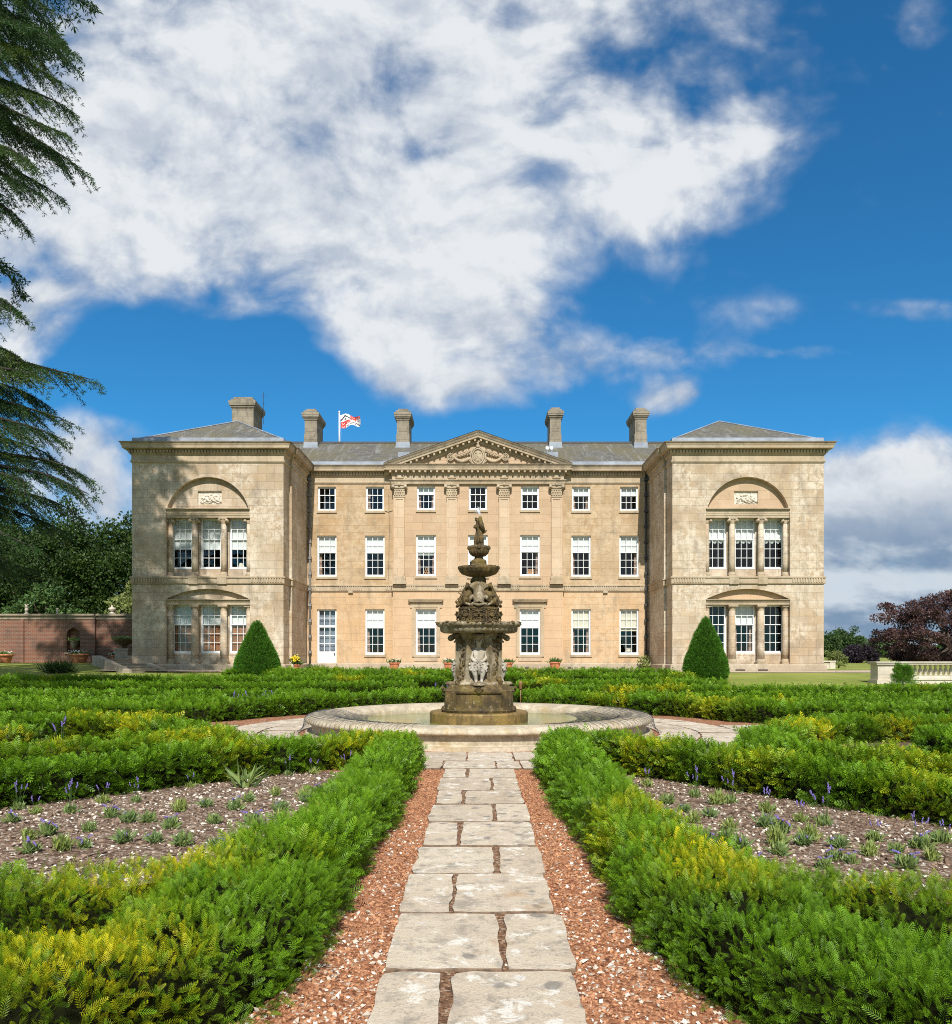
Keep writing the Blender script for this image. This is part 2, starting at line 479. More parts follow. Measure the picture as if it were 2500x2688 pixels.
def mat_speckle(name, cols, scale, bump=0.6, dist=0.02):
    m, g, b = new_mat(name)
    o = g.pos()
    vo = g.n('TexVoronoi', {'feature': 'F1'}, {'Vector': o, 'Scale': scale})
    r = g.n('SeparateColor', None, {0: vo.outputs['Color']}).outputs[0]
    rp = g.n('ValToRGB', None, {0: r})
    e = rp.color_ramp.elements
    n = len(cols)
    while len(e) < n: e.new(0.5)
    for i, (p, c) in enumerate(cols):
        e[i].position = p; e[i].color = (*c, 1)
    c = g.mix(g.math('MULTIPLY', g.map(g.noise(scale * 0.12, 5, 0.65, o), 0.35, 0.65), 0.35), rp.outputs[0], tuple(0.6 * w for w in cols[0][1]))
    lk(g, c, b.inputs['Base Color'])
    b.inputs['Roughness'].default_value = 0.95
    b.inputs['Specular IOR Level'].default_value = 0.15
    h = g.math('SUBTRACT', g.noise(scale * 0.7, 5, 0.7, o), g.math('MULTIPLY', vo.outputs['Distance'], 0.7))
    lk(g, g.bump(h, bump, dist), b.inputs['Normal'])
    return m
M['red_gravel'] = mat_speckle('red_gravel', [(0.0, (0.13, 0.052, 0.026)), (0.3, (0.32, 0.125, 0.060)), (0.7, (0.41, 0.185, 0.09)), (0.93, (0.50, 0.29, 0.17)), (0.97, (0.62, 0.55, 0.46))], 48)
M['soil'] = mat_speckle('bed_soil', [(0.0, (0.085, 0.05, 0.032)), (0.4, (0.19, 0.12, 0.08)), (0.7, (0.27, 0.185, 0.13)), (0.9, (0.40, 0.31, 0.23)), (0.97, (0.55, 0.48, 0.39))], 34, 0.9)
M['joint'] = mat_speckle('joint_debris', [(0.0, (0.10, 0.055, 0.032)), (0.4, (0.22, 0.115, 0.062)), (0.75, (0.31, 0.17, 0.095)), (0.95, (0.45, 0.34, 0.24))], 60)
M['earth'] = mat_speckle('garden_earth', [(0.0, (0.08, 0.055, 0.035)), (0.5, (0.14, 0.095, 0.06)), (0.9, (0.22, 0.15, 0.10))], 40)
M['drive'] = mat_speckle('drive_gravel', [(0.0, (0.40, 0.28, 0.20)), (0.5, (0.50, 0.38, 0.28)), (0.9, (0.58, 0.47, 0.36))], 30, 0.3)

def mat_slab():
    m, g, b = new_mat('york_stone_slabs')
    o = g.pos()
    rnd = g.n('NewGeometry').outputs['Random Per Island']
    n1 = g.noise(1.3, 6, 0.65, o); n2 = g.noise(6, 9, 0.75, o); n3 = g.noise(26, 8, 0.75, o)
    c = g.mix(rnd, (0.44, 0.345, 0.24), (0.64, 0.545, 0.415))
    c = g.mix(g.map(n1, 0.35, 0.65), c, (0.55, 0.45, 0.335))
    c = g.mix(g.math('MULTIPLY', g.map(n2, 0.47, 0.64), 0.75), c, (0.29, 0.25, 0.20))
    c = g.mix(g.math('MULTIPLY', g.map(g.noise(4.5, 9, 0.75, g.vmath('ADD', o, (4, 1, 2)), 0.5), 0.55, 0.62), 0.85), c, (0.76, 0.71, 0.62))
    vo = g.n('TexVoronoi', {'feature': 'F1'}, {'Vector': g.vmath('ADD', o, g.vmath('MULTIPLY', g.n('TexNoise', None, {'Vector': o, 'Scale': 9, 'Detail': 4}).outputs['Color'], (.09, .09, .0))), 'Scale': 7.0})
    vr = g.n('SeparateColor', None, {0: vo.outputs['Color']}).outputs[0]
    spot = g.math('MULTIPLY', g.map(vo.outputs['Distance'], g.math('MULTIPLY', vr, .42), g.math('MULTIPLY', vr, .25)), g.map(vr, .55, .7))
    c = g.mix(g.math('MULTIPLY', spot, .75), c, g.mix(g.map(vr, .75, .85), (0.74, 0.70, 0.62), (0.20, 0.18, 0.155)))
    c = g.mix(g.math('MULTIPLY', g.map(g.noise(75, 4, .7, o), 0.55, 0.68), 0.5), c, (0.20, 0.175, 0.15))
    c = g.mix(g.math('MULTIPLY', g.map(n3, 0.55, 0.68), 0.7), c, (0.19, 0.17, 0.145))
    c = g.mix(g.math('MULTIPLY', g.map(g.noise(2.3, 6, 0.7, g.vmath('ADD', o, (9, 3, 1))), 0.6, 0.72), 0.5), c, (0.42, 0.25, 0.12))
    lk(g, c, b.inputs['Base Color'])
    b.inputs['Roughness'].default_value = 0.9
    b.inputs['Specular IOR Level'].default_value = 0.2
    h = g.math('ADD', g.math('MULTIPLY', n2, 0.6), g.math('ADD', n3, g.math('MULTIPLY', g.noise(110, 3, 0.6, o), 0.25)))
    lk(g, g.bump(h, 0.6, 0.02), b.inputs['Normal'])
    return m
M['slab'] = mat_slab()

M['slab_edge'] = plain('dirty_slab_edges', (0.17, 0.115, 0.075), 0.95, var=0.4, scale=20)

def mat_brick():
    m, g, b = new_mat('garden_wall_brick')
    x, y, z = g.xyz(g.obj())
    br = g.n('TexBrick', {'offset': 0.5}, {'Vector': g.comb(g.math('ADD', x, y), z, 0.0), 'Color1': (0.20, 0.066, 0.036), 'Color2': (0.115, 0.045, 0.03), 'Mortar': (0.27, 0.21, 0.155),
             'Scale': 1.0, 'Mortar Size': 0.011, 'Mortar Smooth': 0.2, 'Bias': -0.1, 'Brick Width': 0.24, 'Row Height': 0.078})
    c = g.mix(g.math('MULTIPLY', g.map(g.noise(0.8, 6, 0.65, g.obj()), 0.4, 0.65), 0.5), br.outputs[0], (0.25, 0.105, 0.055))
    c = g.mix(g.math('MULTIPLY', g.map(g.noise(1.3, 7, 0.7, g.vmath('ADD', g.obj(), (5, 2, 1))), 0.5, 0.7), 0.6), c, (0.10, 0.07, 0.055))
    lk(g, c, b.inputs['Base Color'])
    b.inputs['Roughness'].default_value = 0.92
    lk(g, g.bump(g.math('SUBTRACT', g.noise(30, 4, 0.6, g.obj()), br.outputs[1]), 0.5, 0.015), b.inputs['Normal'])
    return m
M['brick'] = mat_brick()

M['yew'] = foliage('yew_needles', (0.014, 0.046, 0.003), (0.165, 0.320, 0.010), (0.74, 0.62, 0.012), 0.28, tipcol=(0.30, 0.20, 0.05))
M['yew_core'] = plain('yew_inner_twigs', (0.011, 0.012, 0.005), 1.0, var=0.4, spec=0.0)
M['topiary'] = foliage('topiary_yew', (0.035, 0.110, 0.012), (0.095, 0.245, 0.025), (0.17, 0.30, 0.02), 0.3)
M['cedar'] = foliage('cedar_needles', (0.016, 0.046, 0.014), (0.050, 0.110, 0.026), (0.16, 0.22, 0.03), 0.3)
M['dark_tree'] = foliage('dark_yew_leaves', (0.014, 0.034, 0.007), (0.040, 0.080, 0.012), (0.12, 0.16, 0.02), 0.25)
M['mid_tree'] = foliage('shrub_leaves', (0.035, 0.085, 0.025), (0.09, 0.165, 0.04), (0.25, 0.30, 0.06), 0.3)
M['light_tree'] = foliage('pale_shrub_leaves', (0.11, 0.15, 0.035), (0.26, 0.30, 0.09), (0.40, 0.40, 0.15), 0.3)
M['green_tree'] = foliage('park_tree_leaves', (0.028, 0.060, 0.016), (0.065, 0.115, 0.030), (0.12, 0.16, 0.03), 0.3)
M['copper'] = foliage('copper_beech_leaves', (0.036, 0.018, 0.019), (0.115, 0.060, 0.055), (0.12, 0.07, 0.05), 0.25)
M['plum'] = foliage('plum_leaves', (0.018, 0.013, 0.020), (0.035, 0.025, 0.035), (0.05, 0.03, 0.04), 0.2)
M['lav_leaf'] = foliage('lavender_leaves', (0.085, 0.15, 0.045), (0.22, 0.31, 0.11), (0.45, 0.46, 0.08), 0.3)
M['lav_flower'] = plain('lavender_flowers', (0.19, 0.14, 0.40), 0.8, var=0.3, scale=40)
M['pot_leaf'] = foliage('potted_leaves', (0.03, 0.08, 0.02), (0.09, 0.18, 0.04), (0.2, 0.25, 0.05), 0.3)
M['yellow_flower'] = plain('yellow_petals', (0.80, 0.62, 0.02), 0.7, var=0.1)
M['white_flower'] = plain('white_petals', (0.75, 0.70, 0.66), 0.7, var=0.1)
M['red_flower'] = plain('red_petals', (0.55, 0.04, 0.05), 0.7, var=0.1)
M['flag_white'] = plain('flag_white_cloth', (0.78, 0.76, 0.74), 0.8, var=0.03)
M['flag_red'] = plain('flag_red_cloth', (0.62, 0.05, 0.035), 0.8, var=0.05)
M['flag_black'] = plain('flag_black_cloth', (0.02, 0.02, 0.03), 0.8, var=0.05)

# ================================================================== the country house
FW, MF, CB, BK = 42.0, 47.2, 46.95, 60.0       # front of the wings, main wall, centre bay, back
WI, WO, WJ = 10.33, 18.38, 10.20               # wing: inner, outer, inner (rear half)
CBW = 5.06
WC = (WI + WO) / 2
HO = (0, 42, 0.78)
house = thing('country_house', 'large symmetrical Georgian mansion of honey coloured stone with pediment and two wings', 'mansion', (-0.05, 42, 0.78))
def hb(mb, name, mats, parent=None):
    return mb.build(name, mats, parent or house, HO)

def rect(x0, x1, z0, z1):
    return [(x0, z0), (x1, z0), (x1, z1), (x0, z1)]
def arched(cx, hw, z0, zs, rise, n=28):
    """opening with straight sides to zs and a circular arch of the given rise"""
    R = (hw * hw + rise * rise) / (2 * rise)
    zc = zs + rise - R
    a = math.asin(min(1, hw / R))
    if rise >= hw: a = PI / 2
    pts = [(cx - hw, z0), (cx + hw, z0)]
    for i in range(n + 1):
        t = a - 2 * a * i / n
        pts.append((cx + R * math.sin(t), zc + R * math.cos(t)))
    return pts

WZ_TOP = 12.92
MX = [-9.03, -6.16, -3.09, 0.0, 3.09, 6.16, 9.03]
W_TOP = (10.27, 11.70, 1.07)
W_MID = (6.33, 8.78, 1.16)
W_GRD = (1.67, 4.39, 1.15)

# ---- main wall (with the window openings), flanks and centre bay
frontal = lambda Y: (lambda u, v, d: (u, Y + d, v))
def openings(i):
    x = MX[i]
    r = []
    for z0, z1, w in (W_TOP, W_MID):
        r.append(rect(x - w / 2, x + w / 2, z0, z1))
    if i == 0:
        r.append(rect(x - 0.58, x + 0.58, 1.13, 4.38))
    else:
        w = 1.22 if i in (2, 3, 4) else W_GRD[2]
        r.append(rect(x - w / 2, x + w / 2, W_GRD[0], W_GRD[1]))
    return r
for s in (-1, 1):
    mb = MB()
    hs = openings(0 if s < 0 else 6) + openings(1 if s < 0 else 5)
    x0, x1 = sorted((s * WJ, s * CBW))
    mb.holes(frontal(MF), rect(x0, x1, 0.3, WZ_TOP), hs, 0.20)
    hb(mb, 'wall', M['stone_main'])
mb = MB()
mb.holes(frontal(CB), rect(-CBW, CBW, 0.3, WZ_TOP), openings(2) + openings(3) + openings(4), 0.20)
for s in (-1, 1):
    mb.add([(s * CBW, CB, .3), (s * CBW, MF, .3), (s * CBW, MF, WZ_TOP), (s * CBW, CB, WZ_TOP)], [(0, 1, 2, 3)])
hb(mb, 'wall', M['stone_bay'])

# ---- wings
UP_HW, LO_HW = 2.24, 2.24
WIN_DX = 1.55
for s in (-1, 1):
    cx = s * WC
    up = arched(cx, UP_HW, 5.75, 8.88, 2.24)
    lo = arched(cx, LO_HW, 1.18, 4.61, 0.56)
    mb = MB()
    x0, x1 = sorted((s * WI, s * WO))
    mb.holes(frontal(FW), rect(x0, x1, 0.3, WZ_TOP), [up, lo], 0.5)
    # back of the two recesses, with the three windows of each
    wu = [rect(cx + k * WIN_DX - 0.55, cx + k * WIN_DX + 0.55, 6.27, 8.98) for k in (-1, 0, 1)]
    wl = [rect(cx + k * WIN_DX - 0.55, cx + k * WIN_DX + 0.55, 1.74, 4.34) for k in (-1, 0, 1)]
    mb.holes(frontal(FW + 0.5), up, wu, 0.14)
    mb.holes(frontal(FW + 0.5), lo, wl, 0.14)
    # inner return in two planes, outer flank, back
    xi, xj = s * WI, s * WJ
    Yj = 43.3
    mb.add([(xi, FW, .3), (xi, Yj, .3), (xi, Yj, WZ_TOP), (xi, FW, WZ_TOP)], [(0, 1, 2, 3)])
    mb.add([(xi, Yj, .3), (xj, Yj, .3), (xj, Yj, WZ_TOP), (xi, Yj, WZ_TOP)], [(0, 1, 2, 3)])
    mb.add([(xj, Yj, .3), (xj, MF + 0.2, .3), (xj, MF + 0.2, WZ_TOP), (xj, Yj, WZ_TOP)], [(0, 1, 2, 3)])
    mb.add([(s * WO, FW, .3), (s * WO, BK, .3), (s * WO, BK, WZ_TOP), (s * WO, FW, WZ_TOP)], [(0, 1, 2, 3)])
    hb(mb, 'wing_wall', M['stone_wing'])
mb = MB()
mb.add([(-WO, BK, .3), (WO, BK, .3), (WO, BK, WZ_TOP), (-WO, BK, WZ_TOP)], [(0, 1, 2, 3)])
hb(mb, 'rear_wall', M['stone_wing'])

# ---- rooms behind the glass: floors, ceilings, back walls, party walls
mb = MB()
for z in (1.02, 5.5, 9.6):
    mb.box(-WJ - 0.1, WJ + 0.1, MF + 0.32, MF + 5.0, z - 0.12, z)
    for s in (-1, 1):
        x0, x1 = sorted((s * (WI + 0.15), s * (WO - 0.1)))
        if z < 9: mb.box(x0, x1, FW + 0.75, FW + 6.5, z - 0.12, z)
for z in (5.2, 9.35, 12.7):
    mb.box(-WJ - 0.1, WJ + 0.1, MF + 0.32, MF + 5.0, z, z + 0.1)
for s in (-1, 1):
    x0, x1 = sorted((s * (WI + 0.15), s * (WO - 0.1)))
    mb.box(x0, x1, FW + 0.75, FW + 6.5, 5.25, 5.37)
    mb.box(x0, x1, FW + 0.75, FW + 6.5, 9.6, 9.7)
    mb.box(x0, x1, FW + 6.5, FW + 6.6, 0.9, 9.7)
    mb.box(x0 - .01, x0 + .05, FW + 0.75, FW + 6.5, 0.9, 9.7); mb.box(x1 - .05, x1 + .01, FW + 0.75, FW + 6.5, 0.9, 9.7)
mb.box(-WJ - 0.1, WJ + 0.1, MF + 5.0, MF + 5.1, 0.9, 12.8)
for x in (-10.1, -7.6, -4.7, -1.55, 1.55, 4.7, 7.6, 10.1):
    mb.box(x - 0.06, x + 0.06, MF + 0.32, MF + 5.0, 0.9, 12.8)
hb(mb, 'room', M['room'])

# ---- plinth, string course, cornice, lead parapet: swept along the whole front
plan = [(-WO, BK), (-WO, FW), (-WI, FW), (-WI, 43.3), (-WJ, 43.3), (-WJ, MF), (-CBW, MF), (-CBW, CB),
        (CBW, CB), (CBW, MF), (WJ, MF), (WJ, 43.3), (WI, 43.3), (WI, FW), (WO, FW), (WO, BK)]
mb = MB()
mb.sweep([(0.17, 0.2), (0.17, 0.62), (0.14, 0.64), (0.12, 1.10), (0.06, 1.16), (0.0, 1.17)], plan)
mb.sweep([(0.42, 0.2), (0.42, 0.78), (0.40, 0.80), (0.17, 0.81)], plan)
for x in (-5.9, -2.75, -2.2, 2.6, 3.4, 5.75, 6.3, 8.9):
    pass
hb(mb, 'plinth', M['stone_plinth'])
for x, w in ((-5.55, .22), (-3.25, .22), (-6.6, .3), (1.95, .3), (2.9, .22), (5.45, .22), (6.25, .22), (8.65, .22), (-1.2, .22)):
    Y = (CB if abs(x) < CBW else MF) - 0.175
    hb(MB().box(x - w / 2, x + w / 2, Y, Y + 0.1, 0.84, 0.95), 'air_vent', M['dark_vent'])
for s, xs in ((1, (15.1, 13.9)),):
    for x in xs:
        hb(MB().box(x - .25, x + .25, FW - 0.18, FW - .1, 0.83, 0.9), 'air_vent', M['dark_vent'])

mb = MB()
mb.sweep([(0.0, 5.43), (0.07, 5.44), (0.09, 5.49), (0.06, 5.50), (0.06, 5.74), (0.11, 5.75), (0.11, 5.81), (0.0, 5.84)], plan)
def flutes(mb, x0, x1, Y, z0, z1, pitch, w, out):
    n = int((x1 - x0) / pitch)
    off = (x1 - x0 - n * pitch) / 2
    for i in range(n + 1):
        x = x0 + off + i * pitch
        mb.box(x - w / 2, x + w / 2, Y - out, Y - 0.055, z0, z1)
for s in (-1, 1):
    for a, b in ((WI + 0.05, WC - 2.3), (WC + 2.3, WO - 0.05)):
        x0, x1 = sorted((s * a, s * b))
        flutes(mb, x0, x1, FW, 5.52, 5.735, 0.14, 0.075, 0.10)
    for a, b in ((5.15, 5.5), (6.9, 8.3), (9.7, 10.1)):
        x0, x1 = sorted((s * a, s * b))
        flutes(mb, x0, x1, MF, 5.53, 5.735, 0.13, 0.07, 0.10)
    for a, b in ((0.75, 1.1), (1.95, 2.45), (3.7, 4.2)):
        x0, x1 = sorted((s * a, s * b))
        flutes(mb, x0, x1, CB, 5.53, 5.735, 0.13, 0.07, 0.10)
    for k in (-1, 1):            # pedestal blocks under the wing columns
        x = s * WC + k * 0.77
        mb.box(x - 0.25, x + 0.25, FW - 0.10, FW + 0.45, 5.42, 5.86)
    x0, x1 = s * WC - 2.2, s * WC + 2.2
    mb.box(x0, x1, FW + 0.02, FW + 0.49, 5.70, 5.80)
    x = s * 7.6
    mb.box(x - 0.14, x + 0.14, MF - 0.14, MF - 0.02, 5.35, 5.5)
hb(mb, 'string_course', M['stone_trim'])

mb = MB()
cor = [(0.0, 11.86), (0.05, 11.87), (0.08, 11.93), (0.08, 11.97), (0.03, 11.99), (0.025, 12.27), (0.07, 12.29), (0.10, 12.33), (0.10, 12.53),
       (0.16, 12.56), (0.38, 12.575), (0.39, 12.70), (0.41, 12.72), (0.44, 12.80), (0.49, 12.86), (0.50, 12.90), (0.0, 12.95)]
mb.sweep(cor[:14], plan)
hb(mb, 'cornice', M['stone_trim'])
mb = MB()
mb.sweep(cor[13:], plan)
hb(mb, 'cornice_moulding', M['stone_dark'])
def dent(mb, a, b, Y, pitch, w, z0, z1, o0, o1):
    n = max(1, round((b - a) / pitch)); p = (b - a) / n
    for i in range(n + 1):
        x = a + i * p
        mb.box(x - w / 2, x + w / 2, Y - o1, Y - o0, z0, z1)
mb = MB()
for s in (-1, 1):
    x0, x1 = sorted((s * WI, s * WO))
    dent(mb, x0 - 0.1, x1 + 0.1, FW, 0.17, 0.10, 12.38, 12.52, 0.095, 0.19)
    x0, x1 = sorted((s * (WJ - 0.3), s * (CBW + 0.3)))
    dent(mb, x0, x1, MF, 0.17, 0.10, 12.38, 12.52, 0.095, 0.19)
    for Y in np.arange(FW, 43.2, 0.17):
        xa, xb = sorted((s * (WI - 0.095), s * (WI - 0.19)))
        mb.box(xa, xb, Y - 0.05, Y + 0.05, 12.38, 12.52)
    for Y in np.arange(43.5, MF - 0.3, 0.17):
        xa, xb = sorted((s * (WJ - 0.095), s * (WJ - 0.19)))
        mb.box(xa, xb, Y - 0.05, Y + 0.05, 12.38, 12.52)
hb(mb, 'dentil_band', M['stone_trim'])

mb = MB()
lead = [(0.02, 12.93), (0.0, 13.19), (-0.05, 13.22), (-0.55, 13.21)]
for pth in ([(-WO, BK), (-WO, FW), (-WI, FW), (-WI, 43.3), (-WJ, 43.3), (-WJ, MF), (-CBW - 0.35, MF)],
            [(CBW + 0.35, MF), (WJ, MF), (WJ, 43.3), (WI, 43.3), (WI, FW), (WO, FW), (WO, BK)]):
    mb.sweep(lead, pth)
for s in (-1, 1):                                     # lead boxes where the roof meets the pediment
    x0, x1 = sorted((s * 4.15, s * 4.85))
    mb.box(x0, x1, 47.9, 48.6, 13.3, 13.95)
hb(mb, 'lead_parapet', M['lead'])
mb = MB()
mb.sm = True
for dx in (-0.13, 0.13):
    mb.lathe([(0.06, 13.95), (0.06, 14.12), (0.11, 14.14), (0.12, 14.28), (0.07, 14.36), (0.0, 14.38)], (4.35 + dx, 48.2, 0), 12)
hb(mb, 'roof_cowl', M['white_paint'])

# ---- roofs
ZR = 13.2
main_roof = MB()
main_roof.add([(-14, 47.5, ZR), (14, 47.5, ZR), (14, 52, 15.58), (-14, 52, 15.58), (-14, 57.5, ZR - 0.3), (14, 57.5, ZR - 0.3)],
              [(0, 1, 2, 3), (3, 2, 5, 4)])
# small roof running back from the pediment
main_roof.add([(-5.2, 46.6, 12.95), (0, 46.6, 14.80), (5.2, 46.6, 12.95), (-5.2, 47.4, 12.95), (0, 50.6, 14.80), (5.2, 47.4, 12.95)],
              [(0, 1, 4, 3), (1, 2, 5, 4)])
roof = hb(main_roof, 'main_roof', M['slate'])
mb = MB()
mb.box(-14, 14, 51.9, 52.1, 15.55, 15.66)
hb(mb, 'ridge_cap', M['ridge'], roof)
wing_roofs = {}
for s in (-1, 1):
    x0, x1 = s * WC - 3.92, s * WC + 3.92
    y0 = FW + 0.3
    mb = MB()
    mb.add([(x0, y0, ZR), (x1, y0, ZR), (x1, BK, ZR), (x0, BK, ZR), (s * WC, 47.1, 15.55), (s * WC, BK - 4.8, 15.55)],
           [(0, 1, 4), (1, 2, 5, 4), (2, 3, 5), (3, 0, 4, 5)])
    r = hb(mb, 'wing_roof', M['slate'])
    wing_roofs[s] = r
    mb = MB()
    mb.tube([(x0, y0, ZR + 0.02), (s * WC, 47.1, 15.58)], 0.04, 6)
    mb.tube([(x1, y0, ZR + 0.02), (s * WC, 47.1, 15.58)], 0.04, 6)
    mb.tube([(s * WC, 47.1, 15.58), (s * WC, BK - 4.8, 15.58)], 0.04, 6)
    hb(mb, 'hip_roll', M['lead'], r)

# ---- chimneys
def chimney(cx, y0, y1, w, zb, zt, parent, pots=0, flash=True):
    mb = MB()
    mb.box(cx - w / 2, cx + w / 2, y0, y1, zb, zt - 0.75)
    h = 0.0
    mb.box(cx - w / 2 - 0.035, cx + w / 2 + 0.035, y0 - 0.035, y1 + 0.035, zb, zb + 0.95)
    mb.box(cx - w / 2 + 0.09, cx + w / 2 - 0.09, y0 - 0.025, y0 + 0.1, zb + 1.15, zt - 1.0)     # raised panel
    for i, (o, za, zc) in enumerate(((0.04, -0.75, -0.66), (0.09, -0.66, -0.56), (0.15, -0.56, -0.44), (0.17, -0.44, -0.28), (0.05, -0.28, -0.14), (-0.08, -0.14, 0.0))):
        mb.box(cx - w / 2 - o, cx + w / 2 + o, y0 - o, y1 + o, zt + za, zt + zc)
    c = hb(mb, 'chimney', M['stone_chimney'], parent)
    if flash:
        f = MB()
        f.box(cx - w / 2 - 0.06, cx + w / 2 + 0.06, y0 - 0.06, y0 + 0.3, zb - 0.15, zb + 0.42)
        f.box(cx - w / 2 - 0.10, cx + w / 2 + 0.10, y0 - 0.10, y0 - 0.02, zb - 0.15, zb + 0.12)
        hb(f, 'chimney_flashing', M['lead'], parent)
    return c
for xd, w, top in ((603.5, 0.78, 795.8), (782.5, 0.78, 795.5), (1079.0, 0.70, 793.0), (1244.5, 0.74, 793.5)):
    X = (xd - CX) / F * 51 + 0.05
    zt = CH + (HY - top) / F * 51.3
    chimney(X, 51.0, 53.0, w, 14.95, zt, roof)
chimney(-(930 - 472) / F * 50 + 0.15, 49.6, 51.6, 1.35, 14.3, CH + (HY - 774) / F * 50, wing_roofs[-1], flash=False)
mb = MB()
ax = (511.5 - CX) / F * 50.2 + 0.05
mb.tube([(ax, 50.2, 16.3), (ax, 50.2, 18.35)], 0.016, 5)
for z, l in ((18.1, 0.16), (17.6, 0.1)):
    mb.tube([(ax - l, 50.2, z), (ax + l, 50.2, z)], 0.012, 5)
mb.tube([(ax - 0.2, 50.2, 16.55), (ax, 50.2, 16.8)], 0.012, 5)
hb(mb, 'aerial', M['iron'])

# ---- pediment
mb = MB()
PW, PZ, PA = 5.56, 12.93, 14.86
# tympanum
mb.add([(-4.95, CB + 0.02, 12.9), (4.95, CB + 0.02, 12.9), (0, CB + 0.02, 14.6)], [(0, 1, 2)])
tym = hb(mb, 'tympanum', M['stone_bay'])
mb = MB()
sl = (PA - PZ) / PW
ln = math.hypot(1, sl)
prof = [(0.0, -0.60), (0.06, -0.59), (0.10, -0.53), (0.10, -0.36), (0.36, -0.345), (0.37, -0.24)]
prof2 = [(0.37, -0.24), (0.40, -0.22), (0.43, -0.12), (0.48, -0.05), (0.50, 0.0), (-0.1, 0.02)]
def rake(mb, prof):
    v = []; f = []
    k = len(prof)
    for x in (-PW, 0.0, PW):
        for o, t in prof:
            zz = PA + t * ln - sl * abs(x)
            v.append((x, CB - o, zz))
    for i in range(2):
        for j in range(k - 1):
            f.append((i * k + j, (i + 1) * k + j, (i + 1) * k + j + 1, i * k + j + 1))
    for i in (0, 2):
        f.append(tuple(i * k + j for j in range(k)))
    mb.add(v, f)
rake(mb, prof)
hb(mb, 'raking_cornice', M['stone_trim'])
mb = MB(); rake(mb, prof2)
hb(mb, 'raking_moulding', M['stone_dark'])
mb = MB()
mb.add([(-PW, CB - 0.51, PZ + 0.02), (0, CB - 0.51, PA + 0.03), (0, CB + 0.1, PA + 0.05), (-PW, CB + 0.1, PZ + 0.04)], [(0, 1, 2, 3)])
mb.add([(PW, CB - 0.51, PZ + 0.02), (0, CB - 0.51, PA + 0.03), (0, CB + 0.1, PA + 0.05), (PW, CB + 0.1, PZ + 0.04)], [(0, 1, 2, 3)])
hb(mb, 'pediment_flashing', M['lead'])
mb = MB()
for s in (-1, 1):
    for i in range(14):
        x = s * (0.17 + 0.345 * i)
        z = PA - 0.36 * ln - sl * abs(x) - 0.07
        mb.obox((x, CB - 0.21, z), (0.055, 0, -s * 0.055 * sl), (0, 0.11, 0), (0, 0, 0.065))
for i in range(-15, 16):                               # modillions of the level cornice
    x = i * 0.345
    mb.box(x - 0.06, x + 0.06, CB - 0.345, CB - 0.09, 12.44, 12.565)
hb(mb, 'modillion_band', M['stone_trim'])
# frieze flutes, paterae, architrave of the centre bay
mb = MB()
mb.box(-CBW - 0.05, CBW + 0.05, CB - 0.05, CB - 0.02, 12.02, 12.38)
for i in range(-47, 48):
    x = i * 0.105
    if min(abs(abs(x) - 4.65), abs(abs(x) - 1.55)) < 0.32: continue
    mb.box(x - 0.028, x + 0.028, CB - 0.085, CB - 0.045, 12.08, 12.36)
for i, (o, z0, z1) in enumerate(((0.13, 11.78, 11.84), (0.15, 11.84, 11.92), (0.18, 11.92, 11.99), (0.22, 11.99, 12.03))):
    mb.box(-CBW - o + 0.05, CBW + o - 0.05, CB - o, CB - 0.01, z0, z1)
mb.sm = True
for x in (-4.65, -1.55, 1.55, 4.65):
    mb.ball((x, CB - 0.06, 12.17), (0.27, 0.09, 0.10), 14, 6)
    mb.ball((x, CB - 0.06, 12.28), (0.20, 0.06, 0.06), 12, 6)
    for k in (-1, 1):
        mb.ball((x + k * 0.2, CB - 0.06, 12.27), (0.07, 0.06, 0.09), 8, 6)
hb(mb, 'fluted_frieze', M['stone_trim'])

# pediment carving: oval shield with chevrons and a crest, swags, rosettes, acanthus sprays
mb = MB(); mb.sm = True
Y0 = CB - 0.02
def xz(x, z, y=0.0): return (x, Y0 - y, z)
oc = (0.0, 13.42)
oval = [(oc[0] + 0.335 * math.sin(t), oc[1] + 0.44 * math.cos(t)) for t in np.linspace(0, 2 * PI, 29)]
mb.tube([xz(x, z, 0.12) for x, z in oval], 0.045, 7, False)
oval2 = [(oc[0] + 0.44 * math.sin(t), oc[1] + 0.55 * math.cos(t)) for t in np.linspace(0, 2 * PI, 29)]
mb.tube([xz(x, z, 0.06) for x, z in oval2], [0.055 + 0.018 * math.sin(9 * t) for t in np.linspace(0, 2 * PI, 29)], 7, False)
mb.ball((oc[0], Y0 - 0.02, oc[1]), (0.34, 0.12, 0.45), 20, 10)
for dz, hw in ((-0.04, 0.22),):
    for s in (-1, 1):
        mb.tube([xz(0, oc[1] + dz + 0.06, 0.15), xz(s * hw, oc[1] + dz - 0.22, 0.10)], 0.024, 6)
for s in (-1, 1):
    mb.ball((s * 0.12, Y0 - 0.13, oc[1] + 0.2), (0.05, 0.03, 0.055), 8, 5)
mb.ball((0, Y0 - 0.13, oc[1] - 0.25), (0.05, 0.03, 0.055), 8, 5)
mb.ball((0, Y0 - 0.1, 14.02), (0.12, 0.1, 0.12), 10, 6)
mb.ball((0, Y0 - 0.12, 14.18), (0.07, 0.08, 0.10), 10, 6)
mb.ball((0.05, Y0 - 0.13, 14.29), (0.09, 0.08, 0.07), 10, 6)
